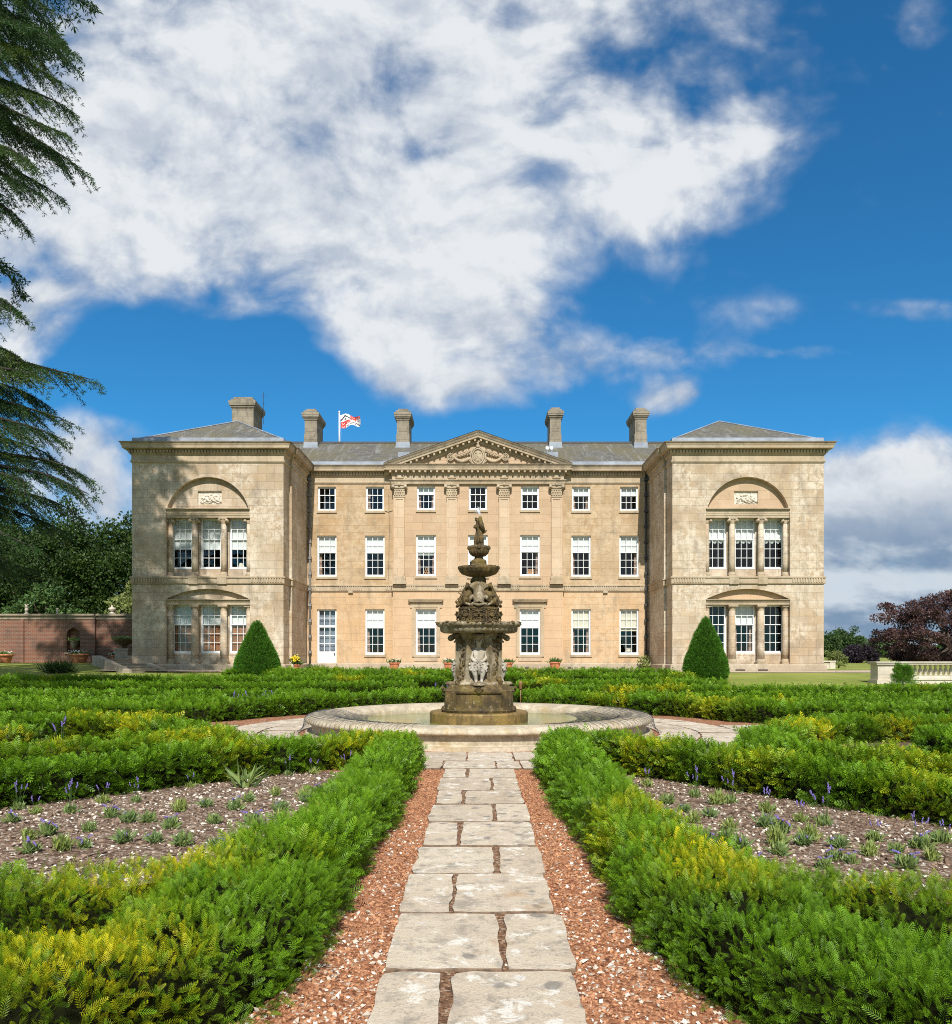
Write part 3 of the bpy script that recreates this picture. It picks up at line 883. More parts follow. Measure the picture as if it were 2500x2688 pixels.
for s in (-1, 1):
    mb.tube([xz(s * 0.02, 14.2, .1), xz(s * 0.16, 14.3, .1), xz(s * 0.2, 14.2, .08)], [0.03, 0.035, 0.015], 6)
    # swag
    a, c = s * 0.45, s * 1.52
    n = 15
    pts = []; rr = []
    for i in range(n):
        t = i / (n - 1)
        x = a + (c - a) * t
        pts.append(xz(x, 13.33 - 0.1 * t + 0.22 * t - 0.26 * math.sin(PI * t) , 0.06)); rr.append(0.05 + 0.05 * math.sin(PI * t) + 0.014 * (i % 2))
    mb.tube(pts, rr, 8)
    # rosette in a square of leaves
    rc = (s * 1.62, 13.38)
    for r0, w in ((0.20, 0.035), (0.115, 0.03)):
        mb.tube([xz(rc[0] + r0 * math.sin(t), rc[1] + r0 * math.cos(t), 0.07) for t in np.linspace(0, 2 * PI, 17)], w, 6, False)
    mb.ball((rc[0], Y0 - 0.06, rc[1]), (0.07, 0.05, 0.07), 8, 5)
    for t in np.linspace(0, 2 * PI, 9)[:-1]:
        mb.ball((rc[0] + 0.16 * math.sin(t), Y0 - 0.05, rc[1] + 0.16 * math.cos(t)), (0.05, 0.05, 0.05), 6, 4)
    for k in (-1, 0, 1):
        mb.tube([xz(rc[0] + k * 0.06, rc[1] + 0.18, 0.05), xz(rc[0] + k * 0.17, rc[1] + 0.33, 0.05)], [0.035, 0.012], 5)
    mb.tube([xz(rc[0] + s * 0.17, rc[1] - 0.1, 0.05), xz(rc[0] + s * 0.2, rc[1] - 0.32, 0.05)], [0.04, 0.025], 6)
    mb.ball((rc[0] + s * 0.2, Y0 - 0.05, rc[1] - 0.34), (0.04, 0.05, 0.05), 6, 4)
    # acanthus spray
    for k in range(6):
        t = k / 5
        b0 = Vector(xz(s * (0.42 + 0.13 * k), 13.62 - 0.05 * k, 0.06))
        tip = b0 + Vector((s * (0.10 + 0.03 * k), -0.03, 0.22 - 0.02 * k))
        mid = (b0 + tip) / 2 + Vector((-s * 0.05, -0.02, 0.03))
        mb.tube([b0, mid, tip, tip + Vector((s * 0.06, 0, -0.05))], [0.045, 0.04, 0.03, 0.012], 6)
    mb.tube([xz(s * 0.42, 13.6, 0.05), xz(s * 0.8, 13.5, .05), xz(s * 1.2, 13.4, .05), xz(s * 1.45, 13.42, .05)], [0.04, 0.035, 0.03, 0.02], 6)
    mb.tube([xz(s * 0.1, 12.98, 0.05), xz(s * 0.35, 13.03, .05), xz(s * 0.5, 13.18, .06), xz(s * 0.45, 13.3, .06)], [0.03, 0.05, 0.05, 0.03], 6)
    mb.tube([xz(0, 12.99, 0.05), xz(s * 0.15, 12.95, .05), xz(s * 0.33, 12.97, .05)], [0.05, 0.05, 0.02], 6)
hb(mb, 'pediment_carving', M['stone_trim'])

# ---- giant pilasters
for x in (-4.65, -1.55, 1.55, 4.65):
    mb = MB()
    mb.box(x - 0.305, x + 0.305, CB - 0.19, CB + 0.01, 6.28, 11.05)
    for sx in (-1, 1):                                 # raised margins leave a sunk panel
        mb.box(x + sx * 0.262 - 0.043, x + sx * 0.262 + 0.043, CB - 0.225, CB - 0.185, 6.40, 10.95)
    mb.box(x - 0.218, x + 0.218, CB - 0.225, CB - 0.185, 10.85, 10.95)
    p = hb(mb, 'pilaster', M['stone_pil'])
    mb = MB()
    for o, z0, z1 in ((0.09, 5.84, 6.0), (0.075, 6.0, 6.06), (0.05, 6.06, 6.14), (0.06, 6.14, 6.22), (0.03, 6.22, 6.30)):
        mb.box(x - 0.305 - o, x + 0.305 + o, CB - 0.20 - o, CB - 0.005, z0, z1)
    hb(mb, 'pilaster_base', M['stone_trim'], p)
    mb = MB()
    mb.box(x - 0.33, x + 0.33, CB - 0.25, CB, 10.98, 11.04)
    mb.box(x - 0.315, x + 0.315, CB - 0.22, CB, 11.04, 11.52)
    mb.box(x - 0.44, x + 0.44, CB - 0.31, CB, 11.68, 11.77)
    mb.box(x - 0.35, x + 0.35, CB - 0.27, CB, 11.52, 11.68)
    mb.sm = True
    for sx in (-1, 1):
        mb.tube([(x + sx * 0.36, CB - 0.32, 11.58), (x + sx * 0.36, CB, 11.58)], 0.105, 12)
        mb.tube([(x + sx * 0.36, CB - 0.345, 11.58), (x + sx * 0.36, CB, 11.58)], 0.05, 10)
    mb.ball((x, CB - 0.31, 11.72), (0.09, 0.06, 0.09), 8, 6)
    for row, z in enumerate((11.12, 11.27, 11.42)):
        for k in range(5 - row % 2):
            xx = x + (k - (4 - row % 2) / 2) * 0.14
            mb.ball((xx, CB - 0.225, z), (0.05, 0.05, 0.055), 8, 5)
    hb(mb, 'pilaster_capital', M['stone_trim'], p)

# ---- sash windows
def sash(cx, z0, z1, w, Y, ru, rl, blind=None, bz=0.0, shutter=False, curtain=0, cols=3, sill=None, blindmat='blind', festoon=False):
    """window mesh (frame, sashes, glazing bars) with its pane, blind, shutter, curtain and sill as sub-parts"""
    mb = MB()
    fw = 0.06
    x0, x1 = cx - w / 2, cx + w / 2
    y0, y1 = Y, Y + 0.10
    mb.box(x0, x0 + fw, y0, y1, z0, z1); mb.box(x1 - fw, x1, y0, y1, z0, z1)
    mb.box(x0 + fw, x1 - fw, y0, y1, z1 - 0.05, z1)
    mb.box(x0 - 0.0, x1 + 0.0, y0 - 0.05, y1, z0, z0 + 0.05)
    H = z1 - z0 - 0.10
    zm = z0 + 0.05 + H * rl / (ru + rl)
    xa, xb = x0 + fw, x1 - fw
    def leaf(za, zb, yy, rows, bot, top):
        st = 0.035
        mb.box(xa, xa + st, yy, yy + 0.035, za, zb); mb.box(xb - st, xb, yy, yy + 0.035, za, zb)
        mb.box(xa + st, xb - st, yy, yy + 0.035, za, za + bot); mb.box(xa + st, xb - st, yy, yy + 0.035, zb - top, zb)
        bw = 0.013
        for k in range(1, cols):
            x = xa + st + (xb - xa - 2 * st) * k / cols
            mb.box(x - bw, x + bw, yy + 0.004, yy + 0.03, za + bot, zb - top)
        for k in range(1, rows):
            z = za + bot + (zb - top - za - bot) * k / rows
            for c in range(cols):
                xl = xa + st + (xb - xa - 2 * st) * c / cols + (bw if c else 0)
                xr = xa + st + (xb - xa - 2 * st) * (c + 1) / cols - (bw if c < cols - 1 else 0)
                mb.box(xl, xr, yy + 0.006, yy + 0.028, z - bw, z + bw)
    leaf(zm - 0.02, z1 - 0.05, y0 + 0.015, ru, 0.04, 0.035)
    leaf(z0 + 0.05, zm + 0.02, y0 + 0.055, rl, 0.075, 0.04)
    win = hb(mb, 'window', M['white_paint'])
    g = MB()
    g.add([(xa, y0 + 0.033, zm), (xb, y0 + 0.033, zm), (xb, y0 + 0.033, z1 - 0.05), (xa, y0 + 0.033, z1 - 0.05)], [(0, 1, 2, 3)])
    g.add([(xa, y0 + 0.073, z0 + 0.05), (xb, y0 + 0.073, z0 + 0.05), (xb, y0 + 0.073, zm), (xa, y0 + 0.073, zm)], [(0, 1, 2, 3)])
    hb(g, 'pane', M['glass'], win)
    if blind:
        zb = z1 - (z1 - z0) * blind
        b = MB()
        if festoon:
            n = 30; v = []; f = []
            for i in range(n + 1):
                t = i / n; x = xa + (xb - xa) * t
                sag = abs(math.sin(PI * 3 * t)) ** 0.7
                y = y0 + 0.15 + 0.02 * math.sin(t * 57) + 0.02 * math.sin(t * 23)
                v += [(x, y + 0.02, z1 - 0.03), (x, y, zb + 0.35), (x, y - 0.03, zb + 0.18 - 0.10 * sag), (x, y + 0.01, zb + 0.10 - 0.16 * sag)]
            for i in range(n):
                for j in range(3):
                    a = i * 4 + j
                    f.append((a, a + 4, a + 5, a + 1))
            b.sm = True
            b.add(v, f)
        else:
            b.box(xa + 0.01, xb - 0.01, y0 + 0.14, y0 + 0.148, zb, z1 - 0.03)
            b.box(xa + 0.01, xb - 0.01, y0 + 0.132, y0 + 0.156, zb - 0.03, zb)
        hb(b, 'blind', M[blindmat], win)
    if shutter:
        b = MB()
        zb = z1 - (z1 - z0) * (blind or 0) - 0.02
        n = 6
        for i in range(n):
            xl = xa + (xb - xa) * i / n
            b.box(xl + 0.006, xl + (xb - xa) / n - 0.006, y0 + 0.17, y0 + 0.20, z0 + 0.02, zb)
        b.box(xa, xb, y0 + 0.20, y0 + 0.21, z0 + 0.02, zb)
        hb(b, 'shutter', M['shutter'], win)
    if curtain:
        b = MB(); b.sm = True
        for sx in ((-1,) if curtain == 1 else (1,) if curtain == 2 else (-1, 1)):
            v = []; f = []
            n = 16
            for i in range(n + 1):
                t = i / n
                for j, z in enumerate((z1 - 0.03, (z0 + z1) / 2, z0 + 0.02)):
                    wd = (0.22, 0.15, 0.19)[j]
                    xx = (xa + t * wd) if sx < 0 else (xb - t * wd)
                    v.append((xx, y0 + 0.26 + 0.03 * math.sin(t * 20), z))
            for i in range(n):
                for j in range(2):
                    a = i * 3 + j
                    f.append((a, a + 3, a + 4, a + 1))
            b.add(v, f)
        hb(b, 'curtain', M['curtain'], win)
    if sill:
        b = MB()
        b.box(x0 - 0.07, x1 + 0.07, sill - 0.07, Y + 0.02, z0 - 0.14, z0 - 0.003)
        hb(b, 'sill', M['stone_trim'], win)
    return win
for i, x in enumerate(MX):
    Yw = CB if 2 <= i <= 4 else MF
    sash(x, W_TOP[0], W_TOP[1], W_TOP[2], Yw + 0.12, 1, 2, blind=(None, None, .30, None, .30, .36, .36)[i], curtain=(0, 1, 3, 0, 0, 3, 0)[i], sill=Yw)
    sash(x, W_MID[0], W_MID[1], W_MID[2], Yw + 0.12, 2, 3, blind=(.41, .42, .47, .62, .40, .40, .40)[i], curtain=(1, 0, 3, 0, 2, 1, 2)[i], sill=Yw)
    if i == 0: continue
    w = 1.22 if i in (2, 3, 4) else W_GRD[2]
    sash(x, W_GRD[0], W_GRD[1], w, Yw + 0.12, 2, 3, blind=(0, .42, .42, .42, .42, .43, .47)[i], curtain=(0, 1, 1, 0, 0, 3, 0)[i], sill=Yw,
         blindmat='blind_cream' if i >= 5 else 'blind')
for s in (-1, 1):
    for k in (-1, 0, 1):
        x = s * WC + k * WIN_DX
        if s < 0:
            sash(x, 6.27, 8.98, 1.10, FW + 0.57, 2, 3, blind=0.60)
            sash(x, 1.74, 4.34, 1.10, FW + 0.57, 2, 3, blind=0.41, shutter=True)
        else:
            sash(x, 6.27, 8.98, 1.10, FW + 0.57, 2, 3, blind=0.46, festoon=True)
            sash(x, 1.74, 4.34, 1.10, FW + 0.57, 2, 3, blind=0.41 if k == 0 else None, curtain=3 if k == 0 else 0)

# surrounds, hoods and aprons of the three centre windows
for x in (-3.09, 0.0, 3.09):
    mb = MB()
    a, b = x - 0.61, x + 0.61
    for o, w, d in ((0.0, 0.10, 0.05), (0.10, 0.12, 0.075)):
        mb.box(a - o - w, a - o, CB - d, CB - 0.003, 1.55, 4.39 + o + w); mb.box(b + o, b + o + w, CB - d, CB - 0.003, 1.55, 4.39 + o + w)
        mb.box(a - o, b + o, CB - d, CB - 0.003, 4.39 + o, 4.39 + o + w)
    mb.box(a - 0.30, b + 0.30, CB - 0.06, CB - 0.002, 4.61, 4.74)
    for o, z0, z1 in ((0.10, 4.74, 4.80), (0.22, 4.80, 4.86), (0.26, 4.86, 4.92), (0.30, 4.92, 4.97)):
        mb.box(a - 0.13 - o, b + 0.13 + o, CB - o, CB - 0.001, z0, z1)
    mb.box(a - 0.08, b + 0.08, CB - 0.04, CB - 0.004, 1.28, 1.50)
    for sx in (-1, 1):
        mb.box(x + sx * 0.86 - 0.09, x + sx * 0.86 + 0.09, CB - 0.05, CB - 0.004, 4.44, 4.74)
    hb(mb, 'window_surround', M['stone_trim'])

# glazed garden door
mb = MB()
x, Y = MX[0], MF + 0.12
a, b = x - 0.58, x + 0.58
mb.box(a, a + 0.09, Y, Y + 0.1, 1.13, 4.38); mb.box(b - 0.09, b, Y, Y + 0.1, 1.13, 4.38); mb.box(a + 0.09, b - 0.09, Y, Y + 0.1, 4.30, 4.38)
mb.box(a + 0.09, b - 0.09, Y + 0.02, Y + 0.08, 1.13, 1.86)
mb.box(a + 0.18, b - 0.18, Y + 0.005, Y + 0.03, 1.28, 1.76)
mb.box(a + 0.09, b - 0.09, Y + 0.01, Y + 0.09, 3.30, 3.42)
for z0, z1, rows in ((1.86, 3.30, 3), (3.42, 4.30, 2)):
    for k in range(0, 4):
        xx = a + 0.09 + (b - a - 0.18) * k / 3
        mb.box(xx - 0.018, xx + 0.018, Y + 0.03, Y + 0.06, z0, z1)
    for k in range(1, rows):
        z = z0 + (z1 - z0) * k / rows
        for c in range(3):
            xl = a + 0.09 + (b - a - 0.18) * c / 3
            mb.box(xl + 0.018, xl + (b - a - 0.18) / 3 - 0.018, Y + 0.032, Y + 0.058, z - 0.016, z + 0.016)
door = hb(mb, 'door', M['white_paint'])
hb(MB().add([(a + .09, Y + .045, 1.86), (b - .09, Y + .045, 1.86), (b - .09, Y + .045, 4.3), (a + .09, Y + .045, 4.3)], [(0, 1, 2, 3)]), 'pane', M['glass'], door)
mb = MB(); mb.sm = True
mb.ball((b - 0.14, Y - 0.03, 1.74), 0.035, 8, 6); mb.ball((b - 0.14, Y - 0.01, 1.66), (0.025, 0.02, 0.05), 8, 6)
hb(mb, 'handle', M['iron'], door)
mb = MB(); mb.sm = True
v = []; f = []
for i in range(61):
    t = i / 60
    v += [(a + .09 + (b - a - .18) * t, Y + 0.22 + 0.03 * math.sin(t * 75), 1.9), (a + .09 + (b - a - .18) * t, Y + 0.22 + 0.03 * math.sin(t * 75), 4.3)]
for i in range(60): f.append((2 * i, 2 * i + 2, 2 * i + 3, 2 * i + 1))
mb.add(v, f)
hb(mb, 'curtain', M['lead'], door)
mb = MB()
mb.box(a - 0.1, b + 0.1, MF - 0.55, MF + 0.14, 0.6, 0.98); mb.box(a - 0.04, b + 0.04, MF - 0.3, MF + 0.14, 0.98, 1.128)
hb(mb, 'doorstep', M['stone_plinth'])

# ---- wing columns, half columns and entablatures in the recesses
for s in (-1, 1):
    cx = s * WC
    for lvl in (0, 1):
        z0, z1 = ((1.18, 4.33), (5.82, 8.96))[lvl]
        rb = 0.195 if lvl == 0 else 0.165
        for k in (-2, -1, 1, 2):
            x = cx + (k * 0.77 if abs(k) == 1 else (1 if k > 0 else -1) * 2.10)
            half = abs(k) == 2
            yc = FW + (0.26 if not half else 0.34)
            rr = rb * (0.85 if half else 1)
            mb = MB(); mb.sm = True
            sh = [(rr, z0 + 0.26), (rr * 1.0, z0 + 0.9), (rr * 0.95, z0 + 1.9), (rr * 0.84, z1 - 0.28)]
            mb.lathe(sh, (x, yc, 0), 20)
            col = hb(mb, 'column', M['stone_wing'])
            mb = MB(); mb.sm = True
            mb.lathe([(rr * 1.30, z0 + 0.08), (rr * 1.36, z0 + 0.12), (rr * 1.30, z0 + 0.16), (rr * 1.1, z0 + 0.19), (rr * 1.18, z0 + 0.225), (rr * 1.0, z0 + 0.27)], (x, yc, 0), 20)
            mb.sm = False
            mb.box(x - rr * 1.4, x + rr * 1.4, yc - rr * 1.4, yc + rr * 1.3, z0, z0 + 0.085)
            hb(mb, 'column_base', M['stone_trim'], col)
            mb = MB()
            if lvl == 0:
                mb.box(x - rr * 1.3, x + rr * 1.3, yc - rr * 1.3, yc + rr * 1.2, z1 - 0.10, z1)
                mb.sm = True
                mb.lathe([(rr * 0.84, z1 - 0.3), (rr * 0.92, z1 - 0.28), (rr * 0.86, z1 - 0.25), (rr * 0.9, z1 - 0.18), (rr * 1.2, z1 - 0.11), (rr * 1.2, z1 - 0.09)], (x, yc, 0), 20)
            else:
                mb.box(x - rr * 1.35, x + rr * 1.35, yc - rr * 1.35, yc + rr * 1.25, z1 - 0.06, z1)
                mb.sm = True
                mb.lathe([(rr * 0.84, z1 - 0.3), (rr * 0.95, z1 - 0.27), (rr * 0.9, z1 - 0.23), (rr * 1.15, z1 - 0.15), (rr * 1.15, z1 - 0.06)], (x, yc, 0), 20)
                for sx in (-1, 1):
                    mb.tube([(x + sx * rr * 1.2, yc - rr * 1.4, z1 - 0.15), (x + sx * rr * 1.2, yc + rr * 1.2, z1 - 0.15)], rr * 0.55, 12)
                    mb.tube([(x + sx * rr * 1.2, yc - rr * 1.55, z1 - 0.15), (x + sx * rr * 1.2, yc, z1 - 0.15)], rr * 0.22, 8)
            hb(mb, 'column_capital', M['stone_trim'], col)
    mb = MB()
    hw = 2.235
    for y, z0, z1 in ((0.07, 8.962, 9.08), (0.05, 9.08, 9.20), (0.035, 9.20, 9.32), (0.0, 9.32, 9.37), (-0.06, 9.37, 9.41), (-0.10, 9.41, 9.45)):
        h2 = hw if y > 0 else hw - 0.003
        mb.box(cx - h2, cx + h2, FW + y, FW + 0.499, z0, z1)
    for y, z0, z1 in ((0.06, 4.332, 4.46), (0.04, 4.46, 4.55), (-0.02, 4.55, 4.585), (-0.06, 4.585, 4.615)):
        mb.box(cx - hw, cx + hw, FW + y, FW + 0.499, z0, z1)
    hb(mb, 'recess_entablature', M['stone_trim'])
    # shallower filling of the two arch heads
    mb = MB()
    P = frontal(FW + 0.30)
    up = [(u, v) for u, v in arched(cx, 2.2399, 9.45, 9.45, 1.67)]
    R = 2.24; pts = []
    a0 = math.asin((9.45 - 8.88) / R)
    for i in range(29):
        t = a0 + (PI - 2 * a0) * i / 28
        pts.append((cx + (R - 0.001) * math.cos(t), 8.88 + (R - 0.001) * math.sin(t)))
    pn = rect(cx - 0.64, cx + 0.64, 9.72, 10.42)
    mb.holes(P, pts, [pn], 0.10)
    hb(mb, 'arch_filling', M['stone_wing'] if s < 0 else M['stone_bay'])
    mb = MB()
    low = arched(cx, 2.239, 4.612, 4.613, 0.555)
    mb.holes(frontal(FW + 0.28), low, [])
    hb(mb, 'arch_filling', M['stone_wing'] if s < 0 else M['stone_bay'])
    # relief tablet: reclining figures
    mb = MB()
    yb = FW + 0.40
    mb.box(cx - 0.639, cx + 0.639, yb - 0.002, yb + 0.05, 9.721, 10.419)
    mb.sm = True
    rg = random.Random(5 + s)
    for k in range(46):
        x = cx + rg.uniform(-0.5, 0.5); z = 9.80 + rg.random() ** 1.3 * 0.48 * (1 - 0.45 * abs((x - cx) / 0.5))
        mb.ball((x, yb, z), (rg.uniform(.03, .09), rg.uniform(.03, .075), rg.uniform(.025, .07)), 8, 5)
    for px in (-0.22, 0.05, 0.3):
        mb.ball((cx + px, yb - 0.03, 10.24 - abs(px) * 0.25), (0.06, 0.06, 0.07), 8, 6)
        mb.tube([(cx + px, yb - 0.02, 10.15 - abs(px) * 0.25), (cx + px + 0.05, yb - 0.03, 9.98), (cx + px + 0.2, yb - 0.03, 9.9), (cx + px + 0.32, yb - 0.02, 9.83)], [0.07, 0.08, 0.06, 0.035], 7)
        mb.tube([(cx + px, yb - 0.02, 10.13), (cx + px - 0.12, yb - 0.03, 10.02), (cx + px - 0.2, yb - 0.03, 10.1)], [0.035, 0.03, 0.02], 6)
    hb(mb, 'relief_tablet', M['relief'])

# ---- rainwater pipes on the main wall
for s in (-1, 1):
    x = s * 10.02 
    mb = MB(); mb.sm = True
    mb.tube([(x, MF - 0.10, 0.8), (x, MF - 0.10, 12.45)], 0.062, 10)
    mb.tube([(x, MF - 0.10, 12.4), (x, MF - 0.16, 12.62), (x - s * .1, MF - 0.42, 12.8)], 0.05, 8)
    mb.sm = False
    z = 1.75
    while z < 12.3:
        mb.box(x - 0.10, x + 0.10, MF - 0.19, MF - 0.003, z, z + 0.15); z += 0.935
    hb(mb, 'drainpipe', M['iron_grey'] if s < 0 else M['iron'])
mb = MB()
mb.tube([(-5.32, MF - 0.02, 11.2), (-5.30, MF - 0.02, 9.0), (-5.33, MF - 0.02, 6.2)], 0.012, 5)
mb.tube([(-5.6, MF - 0.02, 10.25), (-5.35, MF - 0.02, 10.18), (-5.06, MF - 0.02, 10.28)], 0.012, 5)
hb(mb, 'cable', M['iron'])

# ---- ornaments standing on the window boards (things of their own)
def lozenge_board():
    t = thing('window_ornament', 'orange pierced wooden lozenge ornament behind a first floor sash left of the fountain', 'ornament', (-3.12, CB + 0.42, 6.36))
    mb = MB()
    for dx, dz in ((-0.13, 0.1), (0.13, 0.1), (0, 0.1), (-0.065, 0.25), (0.065, 0.25), (0, 0.4)):
        c = Vector((dx, 0, dz + 0.04)); r = 0.085
        for a in range(4):
            p = c + Vector((r * math.cos(a * PI / 2), 0, 1.3 * r * math.sin(a * PI / 2))); q = c + Vector((r * math.cos((a + 1) * PI / 2), 0, 1.3 * r * math.sin((a + 1) * PI / 2)))
            mb.tube([p, q], 0.022, 5)
    mb.box(-0.22, 0.22, -0.02, 0.02, -0.02, 0.03)
    mb.build('lattice', M['gold'], t)
lozenge_board()
def table_lamp(x, Y, z, lab, sc=1.0):
    t = thing('table_lamp', lab, 'lamp', (x, Y, z))
    mb = MB(); mb.sm = True
    mb.lathe([(0.09, 0), (0.09, 0.02), (0.03, 0.04), (0.05, 0.14), (0.02, 0.26), (0.015, 0.34)], n=12)
    mb.build('lamp_base', M['gold'], t)
    mb = MB(); mb.sm = True
    mb.lathe([(0.20 * sc, 0.30), (0.11 * sc, 0.52)], n=16, cap=False)
    mb.build('lamp_shade', M['blind_cream'], t)
table_lamp(-WC + 1.45, FW + 0.95, 6.12, 'small table lamp with cream shade inside the left wing, behind an upper sash', 0.9)
table_lamp(9.05, MF + 0.6, 1.55, 'table lamp with pale shade behind the ground floor window beside the right wing', 1.1)
sh = thing('shield_ornament', 'tan wooden shield ornament behind a first floor sash right of the fountain', 'ornament', (3.12, CB + 0.42, 6.36))
mb = MB()
pts = [(-0.2, 0.42), (0.2, 0.42), (0.2, 0.2), (0.1, 0.06), (0, 0), (-0.1, 0.06), (-0.2, 0.2)]
mb.add([(x, -0.015, z) for x, z in pts] + [(x, 0.015, z) for x, z in pts], [tuple(range(7)), tuple(range(13, 6, -1))] + [(i, (i + 1) % 7, 7 + (i + 1) % 7, 7 + i) for i in range(7)])
mb.build('shield', M['gold'], sh)

# ---- flag on the roof
fp = thing('flagpole', 'white flagpole on the slate roof flying a white flag with red and black heraldry', 'flagpole', ((659 - CX) / F * 53, 53.0, 15.0))
ptop = CH + (HY - 801) / F * 53 - 15.0
mb = MB(); mb.sm = True
mb.tube([(0, 0, 0), (0, 0, ptop)], [0.055, 0.04], 10)
mb.ball((0, 0, ptop + 0.05), 0.07, 10, 6)
mb.tube([(0.05, -0.03, 0.2), (0.12, -0.03, ptop * 0.5), (0.03, -0.03, ptop * 0.97)], 0.008, 4)
mb.build('pole', M['white_paint'], fp)
nu, nv = 44, 28
mb = MB(); mb.sm = True
FWd, FHt = 1.42, 0.92
V = []
for j in range(nv + 1):
    for i in range(nu + 1):
        u = i / nu; v = j / nv
        x = 0.05 + FWd * u * (0.93 + 0.05 * math.sin(3 * v))
        z = ptop - 0.12 - FHt * (1 - v) * (1 - 0.28 * u) - 0.20 * u * u - 0.05 * math.sin(u * 8 + v * 2)
        z += 0.12 * u * (1 - v)
        y = 0.14 * math.sin(u * 9.0 + v * 2.2) * (0.25 + u)
        V.append((x + 0.15 * (1 - v) * (1 - u) * 0.5, y, z))
Fs = []; Ms = []
for j in range(nv):
    for i in range(nu):
        u = (i + .5) / nu; v = (j + .5) / nv
        Fs.append((j * (nu + 1) + i, j * (nu + 1) + i + 1, (j + 1) * (nu + 1) + i + 1, (j + 1) * (nu + 1) + i))
        c = 0
        qx = u * 2; qy = v * 2
        lu, lv = qx % 1, qy % 1
        if (int(qx) + int(qy)) % 2 == 1:                       # quarters with a dark chevron
            d = lv - (0.72 - 1.0 * abs(lu - 0.5))
            if abs(d) < 0.11: c = 2
            if (lu - 0.5) ** 2 + (lv - 0.24) ** 2 < 0.008: c = 2
        else:                                                   # quarters chequered red with small marks
            c = 0 if (int(lu * 2), int(lv * 2)) == (1, 0) else 1
            a, bb = (lu * 2) % 1 - .5, (lv * 2) % 1 - .5
            r = math.hypot(a, bb)
            if 0.18 < r < 0.30 and bb < 0.10: c = 0 if c == 1 else 2
        Ms.append(c)
mb.add(V, Fs); mb.m = Ms
mb.build('flag', [M['flag_white'], M['flag_red'], M['flag_black']], fp)
# ================================================================== fountain
def skin_geo(verts, edges, radii, levels=2):
    """one continuous body grown round a skeleton (Skin + Subdivision), returned as plain geometry"""
    me = bpy.data.meshes.new('tmp'); me.from_pydata(verts, edges, [])
    o = bpy.data.objects.new('tmp', me); COL.objects.link(o)
    md = o.modifiers.new('s', 'SKIN'); md.use_smooth_shade = True
    for i, r in enumerate(radii):
        sv = me.skin_vertices[0].data[i]
        sv.radius = (r, r) if not hasattr(r, '__len__') else r
        sv.use_root = (i == 0)
    o.modifiers.new('d', 'SUBSURF').levels = levels
    dg = bpy.context.evaluated_depsgraph_get()
    ev = o.evaluated_get(dg); em = ev.to_mesh()
    V = [tuple(v.co) for v in em.vertices]; Fc = [tuple(p.vertices) for p in em.polygons]
    ev.to_mesh_clear()
    bpy.data.objects.remove(o); bpy.data.meshes.remove(me)
    return V, Fc

FY = 17.4
fountain = thing('fountain', 'tall mossy tiered stone fountain with carved figures standing in the round pool', 'fountain', (0, FY, 0))
wl = 0.22
# stepped foot in the water
mb = MB()
mb.lathe([(1.06, 0.0), (1.08, 0.1), (1.08, 0.42), (1.06, 0.45), (0.0, 0.452)], n=64, cap=False)
mb.build('plinth', M['f_wet'], fountain)
def lobed(k, n=4, ph=0.0):
    return lambda t, z, p: 1 + (p[2] if len(p) > 2 else k) * math.cos(n * (t + ph))
mb = MB(); mb.sm = False
mb.lathe([(0.84, 0.452, -.035), (0.86, 0.50, -.035), (0.84, 0.55, -.035), (0.79, 0.57, -.04), (0.785, 0.85, -.04), (0.82, 0.87, -.04), (0.83, 0.91, -.04), (0.76, 0.95, -.045), (0.72, 0.99, -.05), (0.70, 1.03, -.06), (0.62, 1.05, -.06)], n=64, mod=lobed(-.03))
for k in range(4):                                             # buttress ribs and shells on the base
    a = PI / 4 + k * PI / 2
    c, s_ = math.cos(a), math.sin(a)
    mb.obox((0.83 * c, 0.83 * s_, 0.71), (0.05 * c, 0.05 * s_, 0), (-0.14 * s_, 0.14 * c, 0), (0, 0, 0.18))
    a2 = k * PI / 2
    for j in range(-3, 4):
        aa = a2 + j * 0.035
        mb.tube([(0.80 * math.cos(a2), 0.80 * math.sin(a2), 0.88), (0.80 * math.cos(aa * 1) , 0.80 * math.sin(aa), 1.0 - abs(j) * 0.012)], [0.015, 0.028], 6)
mb.build('base', M['f_dark'], fountain)
# pedestal: four scrolled corners, concave faces between
mb = MB()
ped = [(0.60, 1.04, -.10), (0.56, 1.08, -.12), (0.46, 1.16, -.18), (0.43, 1.4, -.22), (0.43, 1.8, -.22), (0.45, 2.0, -.18), (0.52, 2.08, -.13), (0.60, 2.15, -.08), (0.64, 2.18, -.04)]
mb.lathe(ped, n=72, mod=lobed(-.15))
for k in range(4):
    a = PI / 4 + k * PI / 2
    c, s_ = math.cos(a), math.sin(a)
    def P(r, t, z): return (r * c - t * s_, r * s_ + t * c, z)
    # panelled corner pier with leafy drop, scroll top and foot
    mb.obox(P(0.45, 0, 1.60), (0.06 * c, 0.06 * s_, 0), (-0.185 * s_, 0.185 * c, 0), (0, 0, 0.54))
    for sx in (-1, 1):
        mb.obox(P(0.505, sx * 0.165, 1.60), (0.025 * c, 0.025 * s_, 0), (-0.022 * s_, 0.022 * c, 0), (0, 0, 0.54))
mb.build('pedestal', M['f_pale'], fountain)
rg = random.Random(3)
